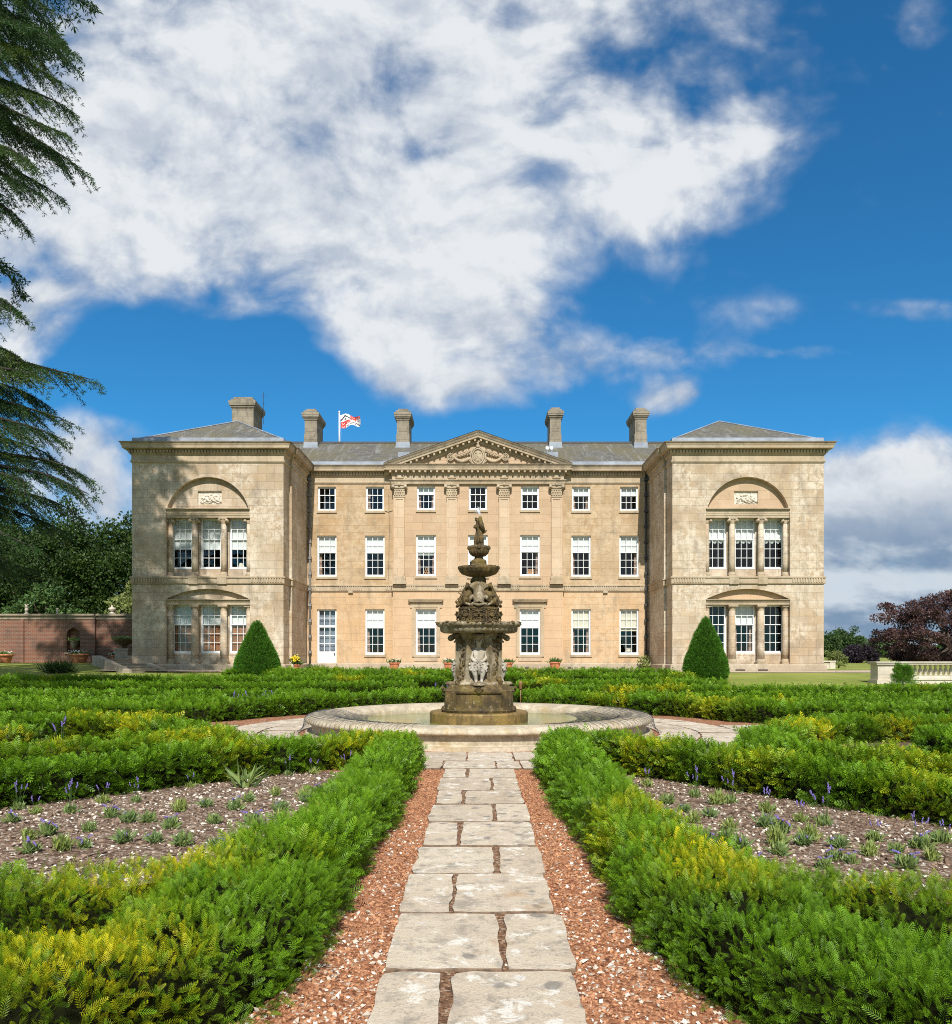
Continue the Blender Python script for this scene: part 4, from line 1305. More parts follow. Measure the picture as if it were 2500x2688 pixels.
for k in range(4):
    mb = MB(); mb.sm = True
    a = PI / 4 + k * PI / 2
    c, s_ = math.cos(a), math.sin(a)
    def P(r, t, z): return (r * c - t * s_, r * s_ + t * c, z)
    for i in range(26):                                        # drop of fruit and leaves
        z = 1.14 + i * 0.034
        mb.ball(P(0.505 + rg.uniform(0, .03), rg.uniform(-.085, .085) * (0.5 + 0.5 * abs(math.sin(i * .7))), z), (rg.uniform(.02, .042),) * 3, 7, 5)
    mb.tube([P(0.52, 0, 1.03), P(0.62, 0, 1.05), P(0.66, 0, 1.11), P(0.62, 0, 1.17), P(0.57, 0, 1.14)], [0.05, 0.06, 0.06, 0.05, 0.04], 8)
    mb.tube([P(0.56, 0, 1.95), P(0.63, 0, 2.05), P(0.66, 0, 2.12), P(0.60, 0, 2.16)], [0.05, 0.07, 0.07, 0.05], 8)
    mb.build('garland', M['f_dark'], fountain)

def satyr(ang, r0, front=True):
    """seated goat-legged boy, head bowed, hands in his lap; skeleton in a local frame that faces out"""
    V = [(0, 0, .42), (0, .01, .55), (0, .0, .68), (0, .03, .76), (0, .08, .83), (0, .115, .90), (0, .12, .96),
         (-.13, .02, .70), (-.17, .06, .56), (-.09, .15, .48), (-.03, .19, .46),
         (.13, .02, .70), (.17, .06, .56), (.09, .15, .48), (.03, .19, .46),
         (-.09, .06, .40), (-.11, .20, .37), (-.08, .20, .20), (-.06, .17, .08), (-.06, .21, .02),
         (.09, .06, .40), (.11, .20, .37), (.08, .20, .20), (.06, .17, .08), (.06, .21, .02)]
    E = [(0, 1), (1, 2), (2, 3), (3, 4), (4, 5), (5, 6), (2, 7), (7, 8), (8, 9), (9, 10), (2, 11), (11, 12), (12, 13), (13, 14),
         (0, 15), (15, 16), (16, 17), (17, 18), (18, 19), (0, 20), (20, 21), (21, 22), (22, 23), (23, 24)]
    Rr = [.11, .115, .12, .06, .055, .085, .06, .05, .045, .035, .03, .05, .045, .035, .03, .085, .105, .055, .035, .04, .085, .105, .055, .035, .04]
    v, f = skin_geo(V, E, Rr, 2)
    m = MB(); m.sm = True
    m.add(v, f)
    rg = random.Random(11)
    for i in range(26):                                        # curls
        t = rg.uniform(0, 2 * PI); ph = rg.uniform(0.1, 1.3)
        m.ball((0.085 * math.cos(t) * math.cos(ph), .10 + 0.075 * math.sin(t) * math.cos(ph), .92 + .085 * math.sin(ph)), .028, 6, 4)
    m.ball((0, .205, .89), (.018, .025, .022), 6, 5)            # nose
    for sx in (-1, 1):
        m.ball((sx * .035, .19, .912), .014, 6, 4)
        m.ball((sx * .09, .11, .90), (.016, .025, .03), 6, 4)
        for j in range(34):                                    # shaggy thighs
            z = rg.uniform(.27, .43); aa = rg.uniform(0, 2 * PI)
            m.ball((sx * .10 + .095 * math.cos(aa), .17 + .09 * math.sin(aa), z), rg.uniform(.018, .03), 6, 4)
        for j in range(4):                                     # fingers curled in the lap
            m.tube([(sx * (.05 - j * .008), .185, .455 + j * .012), (sx * (.022 - j * .008), .215, .45 + j * .012), (sx * (.01), .215, .43 + j * .012)], .009, 5)
    m.tube([(0, .19, .44), (.0, .225, .36), (.005, .215, .2)], [.03, .035, .02], 7)
    c, s_ = math.cos(ang), math.sin(ang)
    m.v = [((-x) * s_ + (r0 + y) * c, x * c + (r0 + y) * s_, 1.06 + z * 1.02) for x, y, z in m.v]
    return m
for k in range(4):
    o = satyr(-PI / 2 + k * PI / 2, 0.33).build('satyr_figure', M['f_figure'], fountain)
mb = MB()
for k in range(4):
    a = k * PI / 2
    c, s_ = math.cos(a), math.sin(a)
    mb.sm = True
    mb.lathe([(0.17, 1.02), (0.19, 1.05), (0.16, 1.09), (0.10, 1.10)], (0.56 * c, 0.56 * s_, 0), 14)
    mb.tube([(0.50 * c - .12 * s_, .5 * s_ + .12 * c, 2.12), (0.62 * c, .62 * s_, 2.05), (0.50 * c + .12 * s_, .5 * s_ - .12 * c, 2.12)], [.05, .07, .05], 8)
mb.build('figure_bracket', M['f_pale'], fountain)

# large basin
gad = lambda t, z, p: 1 + (p[2] if len(p) > 2 else 0) * abs(math.cos(20 * t))
mb = MB(); mb.sm = True
mb.lathe([(0.60, 2.155), (0.76, 2.16, .02), (0.82, 2.19, .025), (0.84, 2.25, .02), (0.85, 2.285), (0.90, 2.30), (0.925, 2.33), (0.92, 2.37), (0.89, 2.395), (0.85, 2.39), (0.80, 2.34), (0.0, 2.33)], n=160, mod=gad, cap=False)
basin = mb.build('basin', M['f_pale'], fountain)
mb = MB(); mb.sm = True
rg = random.Random(2)
for i in range(210):                                           # encrusted moss along the lip
    t = rg.uniform(0, 2 * PI)
    r = 0.895 + rg.uniform(-.02, .025)
    mb.ball((r * math.cos(t), r * math.sin(t), 2.365 + rg.uniform(-.03, .03)), (rg.uniform(.02, .05), rg.uniform(.02, .05), rg.uniform(.012, .03)), 6, 4)
mb.build('moss_crust', M['f_dark'], basin)
# carved drum with masks
mb = MB()
mb.lathe([(0.46, 2.30), (0.46, 2.40, 0), (0.43, 2.42, .03), (0.43, 2.66, .03), (0.45, 2.68, 0), (0.45, 2.72, 0), (0.35, 2.74, 0), (0.22, 2.95, 0), (0.15, 3.25, 0), (.14, 3.42, 0)], n=64, mod=lobed(0, 8))
drum = mb.build('drum', M['f_dark'], fountain)
def mask(ang, r, z, sc, mat, grin=True):
    m = MB(); m.sm = True
    def P(t, o, zz):
        return (r * math.cos(ang) + o * sc * math.cos(ang) - t * sc * math.sin(ang), r * math.sin(ang) + o * sc * math.sin(ang) + t * sc * math.cos(ang), z + zz * sc)
    m.ball(P(0, 0, 0), (0.13 * sc,) * 3, 12, 8)
    m.tube([P(0, .10, .08), P(0, .16, -.01)], [.022 * sc, .035 * sc], 7)
    for sx in (-1, 1):
        m.ball(P(sx * .055, .10, .045), .026 * sc, 7, 5)
        m.tube([P(sx * .11, .08, .08), P(sx * .06, .13, .09), P(sx * .02, .12, .06)], .02 * sc, 6)
        m.tube([P(sx * .02, .12, -.05), P(sx * .08, .10, -.06), P(sx * .13, .04, -.02), P(sx * .17, .0, .03)], [.02 * sc, .026 * sc, .022 * sc, .01 * sc], 6)
        for j in range(4):
            m.tube([P(sx * .10, .02, .10 - j * .05), P(sx * .17, .01, .14 - j * .07), P(sx * .19, .02, .08 - j * .08)], [.03 * sc, .028 * sc, .012 * sc], 6)
    m.tube([P(-.06, .10, -.09), P(0, .12, -.12), P(.06, .10, -.09)], .02 * sc, 6)
    for j in range(5):
        m.tube([P(-.06 + .03 * j, .09, -.11), P(-.05 + .025 * j, .10, -.18), P(-.02 + .01 * j, .09, -.25)], [.022 * sc, .02 * sc, .006 * sc], 5)
    return m
for k in range(8):
    mask(-PI / 2 + k * PI / 4, 0.40, 2.56, 0.75, None).build('mask', M['f_dark'], drum)
# dolphins and shells piled above the drum: four gaping fish heads and four curling tails
for k in range(4):
    ang = -PI / 2 + k * PI / 2
    m = MB(); m.sm = True
    def P(o, t, z): return (o * math.cos(ang) - t * math.sin(ang), o * math.sin(ang) + t * math.cos(ang), z)
    V = [P(.12, 0, 3.18), P(.22, 0, 3.12), P(.26, 0, 3.02), P(.30, 0, 2.92), P(.37, 0, 2.84), P(.43, 0, 2.80)]
    v, f = skin_geo(V, [(i, i + 1) for i in range(5)], [.10, .14, .13, .14, .13, .08], 2)
    m.add(v, f)
    m.tube([P(.44, -.10, 2.80), P(.49, 0, 2.85), P(.44, .10, 2.80)], .035, 7)
    m.tube([P(.44, -.11, 2.79), P(.48, 0, 2.75), P(.44, .11, 2.79)], .035, 7)
    for sx in (-1, 1):
        m.ball(P(.37, sx * .10, 2.92), .045, 8, 6)
        m.tube([P(.30, sx * .12, 2.95), P(.33, sx * .2, 2.90), P(.30, sx * .25, 2.82)], [.06, .05, .02], 7)
        m.tube([P(.40, sx * .09, 2.80), P(.40, sx * .19, 2.76), P(.36, sx * .27, 2.80), P(.33, sx * .30, 2.87)], [.035, .03, .03, .015], 7)
    for j in range(-4, 5):                                      # scallop shell hood
        a2 = j * 0.26
        m.tube([P(.20, 0, 3.02), P(.27, .16 * math.sin(a2), 3.10 + .10 * math.cos(a2)), P(.25, .22 * math.sin(a2), 3.12 + .15 * math.cos(a2))], [.03, .035, .035], 6)
    m.build('dolphin', M['f_pale'] if k == 0 else M['f_dark'], fountain)
    ang2 = ang + PI / 4
    m = MB(); m.sm = True
    def P2(o, t, z): return (o * math.cos(ang2) - t * math.sin(ang2), o * math.sin(ang2) + t * math.cos(ang2), z)
    V = [P2(.36, 0, 2.76), P2(.42, .04, 2.86), P2(.36, .02, 2.98), P2(.24, -.05, 3.02), P2(.22, 0, 3.16), P2(.28, .05, 3.22), P2(.33, .02, 3.16)]
    v, f = skin_geo(V, [(i, i + 1) for i in range(6)], [.10, .11, .10, .08, .06, .045, .03], 2)
    m.add(v, f)
    rg = random.Random(20 + k)
    for j in range(16):
        b0 = P2(.40 + rg.uniform(-.05, .04), rg.uniform(-.12, .12), rg.uniform(2.74, 3.0))
        b1 = P2(.48 + rg.uniform(-.04, .03), rg.uniform(-.2, .2), rg.uniform(2.80, 3.04))
        m.tube([b0, b1], [.03, .008], 5)
    m.build('sea_creature', M['f_dark'], fountain)
# stem with entwined infants, upper basins
mb = MB(); mb.sm = True
mb.lathe([(.13, 3.20), (.15, 3.26), (.12, 3.32), (.14, 3.40), (.12, 3.44)], n=20)
for k in range(5):
    a = k * 2 * PI / 5 + .3
    mb.ball((.11 * math.cos(a), .11 * math.sin(a), 3.34), (.06, .06, .07), 8, 6)
    mb.tube([(.13 * math.cos(a), .13 * math.sin(a), 3.22), (.15 * math.cos(a + .3), .15 * math.sin(a + .3), 3.30), (.11 * math.cos(a + .7), .11 * math.sin(a + .7), 3.40)], [.04, .045, .03], 7)
mb.build('stem', M['f_dark'], fountain)
gad2 = lambda t, z, p: 1 + (p[2] if len(p) > 2 else 0) * abs(math.cos(12 * t))
mb = MB(); mb.sm = True
mb.lathe([(.10, 3.40), (.24, 3.415, .04), (.36, 3.46, .05), (.42, 3.52, .03), (.435, 3.545), (.455, 3.565), (.455, 3.60), (.43, 3.625), (.39, 3.61), (.2, 3.60)], n=120, mod=gad2)
b2 = mb.build('basin', M['f_dark'], fountain)
mb = MB(); mb.sm = True
rg = random.Random(4)
for i in range(90):
    t = rg.uniform(0, 2 * PI)
    mb.ball((.44 * math.cos(t), .44 * math.sin(t), 3.60 + rg.uniform(-.02, .02)), (rg.uniform(.015, .035), rg.uniform(.015, .035), rg.uniform(.01, .02)), 6, 4)
mb.build('moss_crust', M['f_dark'], b2)
mb = MB()
mb.lathe([(.19, 3.60), (.19, 3.66), (.17, 3.68), (.17, 3.74), (.15, 3.77), (.105, 3.79), (.09, 3.83), (.10, 3.86)], n=32)
mb.build('block', M['f_dark'], fountain)
mb = MB(); mb.sm = True
mb.lathe([(.08, 3.84), (.14, 3.86, .08), (.19, 3.91, .09), (.215, 3.97, .07), (.22, 4.0), (.235, 4.02), (.235, 4.06), (.20, 4.08), (.05, 4.07)], n=96, mod=lambda t, z, p: 1 + (p[2] if len(p) > 2 else 0) * abs(math.cos(8 * t)))
for k in range(5):
    a = k * 2 * PI / 5 - .3
    mb.ball((.225 * math.cos(a), .225 * math.sin(a), 4.03), (.045, .045, .055), 8, 6)
mb.build('basin', M['f_dark'], fountain)
# crowning statue: a draped boy hugging a fish that spouts upward
V = [(0, 0, .28), (.01, 0, .38), (0, -.01, .46), (-.01, -.03, .51), (-.025, -.05, .57), (-.02, -.05, .61),
     (-.075, -.02, .455), (-.09, -.09, .41), (-.03, -.12, .44),
     (.07, -.03, .455), (.085, -.10, .48), (.03, -.12, .53),
     (-.035, -.01, .2), (-.045, -.04, .1), (-.05, -.02, .02), (.035, -.01, .2), (.04, -.01, .1), (.045, 0, .02)]
E = [(0, 1), (1, 2), (2, 3), (3, 4), (4, 5), (2, 6), (6, 7), (7, 8), (2, 9), (9, 10), (10, 11), (0, 12), (12, 13), (13, 14), (0, 15), (15, 16), (16, 17)]
R_ = [.07, .068, .07, .035, .05, .035, .035, .03, .022, .035, .03, .022, .055, .05, .05, .055, .052, .05]
v, f = skin_geo(V, E, R_, 2)
mb = MB(); mb.sm = True
mb.add(v, f)
rg = random.Random(9)
for i in range(16):                                            # folds of the wrap, rocks at the feet
    a = i * .42
    mb.tube([(.075 * math.cos(a), .06 * math.sin(a), .30 - .006 * i), (.085 * math.cos(a + .35), .07 * math.sin(a + .35), .19), (.08 * math.cos(a + .5), .075 * math.sin(a + .5), .05)], [.018, .02, .022], 5)
    mb.ball((rg.uniform(-.08, .08), rg.uniform(-.08, .08), rg.uniform(0, .05)), rg.uniform(.03, .055), 7, 5)
    t = rg.uniform(0, 6.28)
    mb.ball((-.025 + .04 * math.cos(t), -.04 + .04 * math.sin(t), .595 + rg.uniform(-.02, .03)), .02, 6, 4)
mb.tube([(.10, .02, .30), (.09, -.05, .38), (.05, -.10, .46), (.03, -.10, .56), (.03, -.09, .645)], [.015, .04, .05, .045, .035], 8)
mb.tube([(.07, .0, .33), (.13, .01, .34), (.16, .02, .37)], [.03, .03, .01], 6)
mb.v = [(x * 1.08, y * 1.08, 4.06 + z) for x, y, z in mb.v]
mb.build('statue', M['f_dark'], fountain)
mb = MB(); mb.sm = True
for dx in (-.045, -.02, .02, .03):
    mb.tube([(.032 + dx * .15, -.097, 4.72), (.02 + dx * .6 - .02, -.09, 4.84), (dx - .015, -.09, 4.90), (dx * 1.5 - .02, -.09, 4.84 - abs(dx))], [.007, .009, .012, .006], 5)
rg = random.Random(1)
for i in range(40):
    mb.ball((rg.gauss(-.02, .035), -.09 + rg.gauss(0, .02), rg.uniform(4.76, 4.93)), rg.uniform(.004, .009), 5, 4)
mb.build('water_jet', M['jet'], fountain)

# ---- pool: broad rounded kerb, wall below, water, netting
pool = thing('fountain_pool', 'round raised pool with broad weathered stone rim around the fountain', 'pool', (0, FY, 0))
PS = 0.973
pool.scale = (PS, PS, 1)
mb = MB(); mb.sm = True
mb.lathe([(3.0, 0.05), (3.0, 0.27), (3.03, 0.33), (3.12, 0.385), (3.3, 0.42), (3.5, 0.43), (3.68, 0.42), (3.79, 0.395), (3.84, 0.355), (3.85, 0.315), (3.83, 0.285), (3.76, 0.27), (3.70, 0.268)], n=144, cap=False)
mb.build('rim', M['f_rim'], pool)
mb = MB()
mb.lathe([(3.72, 0.27), (3.70, 0.10), (3.72, 0.085), (3.84, 0.075), (3.86, -0.02)], n=144, cap=False)
mb.lathe([(3.0, -0.02), (3.0, 0.06)], n=96, cap=False)
mb.add([(0, 0, 0.02)] + [(3.02 * math.cos(t), 3.02 * math.sin(t), 0.02) for t in np.linspace(0, 2 * PI, 65)[:-1]], [(0, 1 + i, 1 + (i + 1) % 64) for i in range(64)])
mb.build('wall', M['f_rim'], pool)
mb = MB()
n = 64
mb.add([(0, FY, wl)] + [(3.01 * PS * math.cos(t), FY + 3.01 * PS * math.sin(t), wl) for t in np.linspace(0, 2 * PI, n + 1)[:-1]], [(0, 1 + i, 1 + (i + 1) % n) for i in range(n)])
kind(mb.build('water', M['water']), 'structure')

def net_piece(a0, a1, lab, rin0):
    prof = [(rin0, 0.30), (3.02, 0.34), (3.12, 0.395), (3.3, 0.43), (3.5, 0.44), (3.68, 0.43), (3.80, 0.405), (3.855, 0.36), (3.865, 0.30), (3.88, 0.20), (3.93, 0.09), (4.05, 0.03)]
    P = np.array(prof); d = np.r_[0, np.cumsum(np.hypot(*np.diff(P, axis=0).T))]
    def pt(a, s):
        r = np.interp(s, d, P[:, 0]); z = np.interp(s, d, P[:, 1])
        w = 0.012 * math.sin(a * 41 + s * 9)
        return (r * math.cos(a), r * math.sin(a), z + abs(w))
    mb = MB()
    nA = int((a1 - a0) / 0.040)
    tot = d[-1]
    end = [tot * (0.80 + 0.2 * abs(math.sin(i * 0.21 + a0))) for i in range(nA + 1)]
    for i in range(nA + 1):                                    # diagonal strands both ways make a diamond mesh
        for sg in (-1, 1):
            pts = []
            for j in range(22):
                s = end[i] * j / 21
                a = a0 + (a1 - a0) * i / nA + sg * (s - tot / 2) * 0.075
                if a < a0 or a > a1: continue
                pts.append(pt(a, s))
            if len(pts) > 2: mb.tube(pts, 0.0026, 3, False)
    o = mb.build('netting', M['net'], None, loc=(0, FY, 0))
    o.scale = (PS, PS, 1)
    return tag(o, lab, 'netting', 'black nets draped over the pool rim')
net_piece(PI * 0.93, PI * 1.40, 'black diamond mesh netting draped over the left side of the pool rim', 2.5)
net_piece(-PI * 0.38, PI * 0.16, 'black diamond mesh netting draped over the right side of the pool rim', 2.2)
# ================================================================== ground, paths, beds
def sheet(name, mat, pts, lift, res=None, k='structure'):
    """flat polygon (fan of the outline) lying on the ground"""
    mb = MB()
    tris = geometry.tessellate_polygon([[Vector((x, y, 0)) for x, y in pts]])
    mb.add([(x, y, gz(x, y) + lift) for x, y in pts], tris)
    o = mb.build(name, mat)
    return kind(o, k)
def grid_sheet(name, mat, xs, ys, zf, k='structure'):
    xs = np.asarray(xs, float); ys = np.asarray(ys, float)
    X, Y = np.meshgrid(xs, ys); Z = zf(X, Y)
    V = np.stack([X, Y, Z], -1).reshape(-1, 3)
    nx = len(xs)
    a = (np.arange(len(ys) - 1)[:, None] * nx + np.arange(nx - 1)[None, :]).ravel()
    L = np.stack([a, a + 1, a + nx + 1, a + nx], 1)
    return kind(fast_mesh(name, V, len(a), 4, mat, L, smooth=True), k)
xs = np.r_[-900, -500, -250, -120, -70, np.arange(-50, 50.1, 1.0), 70, 120, 250, 500, 900]
ys = np.r_[-60, -20, np.arange(-4, 60.1, 1.0), 75, 100, 150, 250, 400, 700, 1100, 1600]
grid_sheet('ground', M['lawn'], xs, ys, lambda x, y: ground_z(x, y) - 0.012)
def hillz(x, y):
    return 0.5 + 21 * np.exp(-((y - 1000) / 260.0) ** 2) * (0.8 + 0.2 * np.sin(x * 0.006 + 1) + 0.05 * np.sin(x * 0.031)) * smooth01((y - 560) / 150)
hm, g, b = new_mat('far_woodland')
c = g.mix(g.map(g.noise(0.05, 6, 0.7, g.pos()), 0.4, 0.6), (0.020, 0.045, 0.026), (0.045, 0.085, 0.045))
lk(g, c, b.inputs['Base Color']); b.inputs['Roughness'].default_value = 1.0
lk(g, g.bump(g.noise(0.12, 5, 0.7, g.pos()), 1.0, 6.0), b.inputs['Normal'])
grid_sheet('hill', hm, np.linspace(-1400, 1400, 220), np.linspace(560, 1500, 60), hillz)

# gravel, earth and paving, each a sheet a few mm above the one below
gy = np.r_[np.arange(-1, 36.6, 0.75), 36.6]
grid_sheet('garden_soil', M['earth'], np.arange(-19.5, 19.6, 0.75), np.arange(-1.5, 27.1, 0.75), lambda x, y: ground_z(x, y) + 0.004)
grid_sheet('garden_path', M['earth'], np.arange(-9, 9.1, 0.75), np.arange(27.0, 36.1, 0.75), lambda x, y: ground_z(x, y) + 0.004)
sheet('gravel_strip', M['red_gravel'], [(-1.7, 0.2), (1.7, 0.2), (1.7, 3.6), (1.2, 4.8), (0.82, 13.5), (-0.82, 13.5), (-1.2, 4.8), (-1.7, 3.6)], 0.010)
mb = MB()
N = 96
ri, ro = 3.7, 7.4
V = []
for t in np.linspace(0, 2 * PI, N + 1)[:-1]:
    for r in (ri, 4.2, 5.0, 5.9, 6.6, ro):
        x, y = r * math.cos(t), FY + r * math.sin(t)
        V.append((x, y, gz(x, y) + 0.008))
Fq = []
for i in range(N):
    for j in range(5):
        a = i * 6 + j; bq = ((i + 1) % N) * 6 + j
        Fq.append((a, a + 1, bq + 1, bq))
mb.add(V, Fq)
kind(mb.build('gravel_ring', M['red_gravel']), 'structure')
for s in (-1, 1):
    x0, x1 = sorted((s * 5.0, s * 15.0))
    sheet('gravel_walk', M['red_gravel'], [(x0, 16.3), (x1, 16.3), (x1, 19.0), (x0, 19.0)], 0.006)

rg = random.Random(12)
def slab(mb, pts, z0=0.0, th=0.034):
    """one flag with slightly worn, irregular edges"""
    P = []
    n = len(pts)
    cen = sum((Vector(q) for q in pts), Vector((0, 0))) / n
    for i in range(n):
        a = Vector(pts[i]); bq = Vector(pts[(i + 1) % n])
        L = (bq - a).length
        k = max(2, int(L / 0.09))
        nrm = Vector((-(bq - a).y, (bq - a).x)).normalized()
        wob, ph_ = rg.uniform(.002, .009), rg.uniform(0, 6)
        for j in range(k):
            p = a.lerp(bq, j / k)
            w = 0.0 if j == 0 else rg.gauss(0, 0.004) + wob * math.sin(j * 0.9 + ph_)
            if j == 0: p = p + (cen - p).normalized() * rg.uniform(0.004, 0.028)
            P.append(p + nrm * w)
    c = sum(P, Vector((0, 0))) / len(P)
    tilt = (rg.uniform(-.006, .006), rg.uniform(-.006, .006))
    dz = rg.uniform(-0.004, 0.006)
    def top(p, sh):
        q = c + (p - c) * sh
        return (q.x, q.y, z0 + th + dz + (q - c).x * tilt[0] + (q - c).y * tilt[1])
    m = len(P)
    v = [(p.x, p.y, z0 - 0.01) for p in P]
    v += [(p.x, p.y, z0 + th - 0.006 + dz) for p in P]
    v += [top(p, 0.993) for p in P]
    f = [(i, (i + 1) % m, m + (i + 1) % m, m + i) for i in range(m)] + [(m + i, m + (i + 1) % m, 2 * m + (i + 1) % m, 2 * m + i) for i in range(m)]
    mb.mi = 1
    mb.add(v, f)
    mb.mi = 0
    mb.add(v[2 * m:], [tuple(range(m))])
mb = MB()
rows = [0.6, 1.5, 2.35, 3.2, 4.155, 5.09, 6.0, 6.87, 7.86, 8.79, 9.66, 10.65, 11.5]
splits = [-.12, .2, -.17, .14, .14, -.18, .15, -.18, .16, -.18, .17, -.16, .2]
splits = [.1, -.15, .15, -.16, .14, -.18, .143, -.18, .16, -.18, .17, -.16]
g_ = 0.016
for i in range(len(rows) - 1):
    y0, y1 = rows[i] + g_, rows[i + 1] - g_
    sp = splits[i]; gw = rg.uniform(0.008, 0.022)
    e0, e1 = rg.uniform(-.02, .02), rg.uniform(-.02, .02)
    slab(mb, [(-.50 + e0, y0), (sp - gw, y0), (sp - gw - rg.uniform(-.01, .02), y1), (-.50 + e0 + rg.uniform(-.01, .01), y1)])
    slab(mb, [(sp + gw, y0), (.505 + e1, y0), (.505 + e1 + rg.uniform(-.01, .01), y1), (sp + gw + rg.uniform(-.01, .02), y1)])
for x0, x1, y0, y1 in ((-1.2, -.55, 11.52, 12.35), (-.53, .25, 11.52, 12.3), (.27, .62, 11.52, 12.3), (.64, 1.25, 11.52, 12.4), (-1.25, -.2, 12.37, 13.45), (-.18, .55, 12.32, 13.4), (.57, 1.3, 12.42, 13.45)):
    slab(mb, [(x0, y0), (x1, y0), (x1, y1), (x0, y1)])
# paving round the pool and the cross walk
for r0, r1, n in ((3.88, 4.7, 30), (4.73, 5.6, 36)):
    for i in range(n):
        a0 = 2 * PI * i / n + .05; a1 = 2 * PI * (i + 1) / n + .05 - 0.012 / r0 * 2
        am = (a0 + a1) / 2
        if abs(((am + PI / 2 + PI) % (2 * PI)) - PI) < 0.26: continue
        slab(mb, [(r0 * math.cos(a0), FY + r0 * math.sin(a0)), (r1 * math.cos(a0), FY + r1 * math.sin(a0)), (r1 * math.cos(am), FY + r1 * math.sin(am)), (r1 * math.cos(a1), FY + r1 * math.sin(a1)), (r0 * math.cos(a1), FY + r0 * math.sin(a1)), (r0 * math.cos(am), FY + r0 * math.sin(am))], 0.0, 0.034)
for s in (-1, 1):
    for i in range(9):
        x0, x1 = sorted((s * (5.62 + i * 0.95), s * (5.62 + (i + 1) * 0.95 - 0.02)))
        m_ = 17.5 + rg.uniform(-.3, .3)
        slab(mb, [(x0, 16.75), (x1, 16.75), (x1, m_ - .015), (x0, m_ - .015)], 0.0, 0.034)
        slab(mb, [(x0, m_ + .015), (x1, m_ + .015), (x1, 18.6), (x0, 18.6)], 0.0, 0.034)
kind(mb.build('stone_path', [M['slab'], M['slab_edge']]), 'structure')
sheet('path_joint', M['joint'], [(-.49, 2.3), (.49, 2.3), (.49, 11.5), (-.49, 11.5)], 0.021)

bedL = [(-1.35, 11.4), (-1.3, 6.0), (-1.4, 5.0), (-3.0, 4.2), (-6.5, 3.2), (-7.5, 6.5), (-5.4, 8.5), (-2.6, 11.2)]
bedR = [(1.35, 11.2), (1.3, 6.0), (1.4, 5.0), (3.0, 4.2), (6.5, 3.2), (7.0, 5.2), (4.85, 7.8), (2.4, 10.9)]
sheet('flower_bed', M['soil'], bedL, 0.016)
sheet('flower_bed', M['soil'], bedR, 0.016)
# gravel drive and edging in front of the right wing
sheet('gravel_drive', M['drive'], [(9.8, 39.6), (17.5, 39.4), (60, 38.6), (60, 43.6), (22, 44.5), (18.9, 44.5), (18.9, 41.5), (9.8, 41.4)], 0.006)
sheet('gravel_drive', M['drive'], [(-19.5, 39.9), (-8, 39.9), (9.79, 39.9), (9.79, 41.4), (9.7, 46.6), (-9.7, 46.6), (-9.8, 41.4), (-19.5, 41.4)], 0.006)

# ---- loose stones
def chips(name, mat, polys, n, smin, smax, seed, z=0.012, dens_y=None):
    """small angular stones scattered in the given polygons"""
    r = np.random.default_rng(seed)
    P = []
    for (x0, x1, y0, y1), frac, test in polys:
        k = int(n * frac)
        q = np.stack([r.uniform(x0, x1, k), r.uniform(y0, y1, k)], 1)
        if test is not None: q = q[test(q)]
        P.append(q)
    P = np.concatenate(P); N = len(P)
    base = np.array([(1, 0, 0), (-.8, .5, 0), (-.4, -.9, 0.1), (.2, .8, .2), (0, 0, .55), (0.1, -.1, -.5)], float)
    tri = np.array([(0, 3, 4), (3, 1, 4), (1, 2, 4), (2, 0, 4), (3, 0, 5), (1, 3, 5), (2, 1, 5), (0, 2, 5)])
    S = r.uniform(smin, smax, N) * (1 + 0.9 * r.random(N) ** 8)
    D = r.normal(size=(N, 3)) * np.array([.5, .5, 1.0]); D[:, 2] = np.abs(D[:, 2]) + .3
    R = frames(D, r.uniform(0, 6.28, N))
    V = np.einsum('nij,nkj->nki', R, base[None] * r.uniform(.6, 1.2, (N, 6, 1))) * S[:, None, None]
    T = np.stack([P[:, 0], P[:, 1], ground_z(P[:, 0], P[:, 1]) + z + S * 0.25], 1)
    V = V + T[:, None, :]
    L = tri[None] + (np.arange(N) * 6)[:, None, None]
    o = fast_mesh(name, V, N * 8, 3, mat, L.reshape(-1))
    return kind(o, 'stuff')
def chipmat(name, a, b_):
    m, g, b = new_mat(name)
    rnd = g.n('NewGeometry').outputs['Random Per Island']
    lk(g, g.mix(rnd, a, b_), b.inputs['Base Color']); b.inputs['Roughness'].default_value = 0.9
    return m
M['chip_red'] = chipmat('brick_chips', (0.22, 0.085, 0.038), (0.56, 0.28, 0.14))
M['chip_white'] = chipmat('limestone_chips', (0.44, 0.35, 0.26), (0.82, 0.76, 0.66))
M['chip_brown'] = chipmat('soil_crumbs', (0.10, 0.06, 0.038), (0.31, 0.215, 0.15))
from mathutils import geometry as _g
def inpoly(poly):
    p = np.array(poly)
    def t(q):
        c = np.zeros(len(q), bool); j = len(p) - 1
        for i in range(len(p)):
            k = ((p[i, 1] > q[:, 1]) != (p[j, 1] > q[:, 1])) & (q[:, 0] < (p[j, 0] - p[i, 0]) * (q[:, 1] - p[i, 1]) / (p[j, 1] - p[i, 1] + 1e-12) + p[i, 0])
            c ^= k; j = i
        return c
    return t
strip = lambda q: (np.abs(q[:, 0]) > 0.515)
chips('red_chippings', M['chip_red'], [((-1.15, -.5, 2.2, 5), .22, None), ((.5, 1.15, 2.2, 5), .22, None), ((-.85, -.5, 5, 11.5), .26, None), ((.5, .85, 5, 11.5), .26, None), ((-.2, .2, 2.5, 11.4), .04, None)], 22000, .006, .014, 1, 0.008)
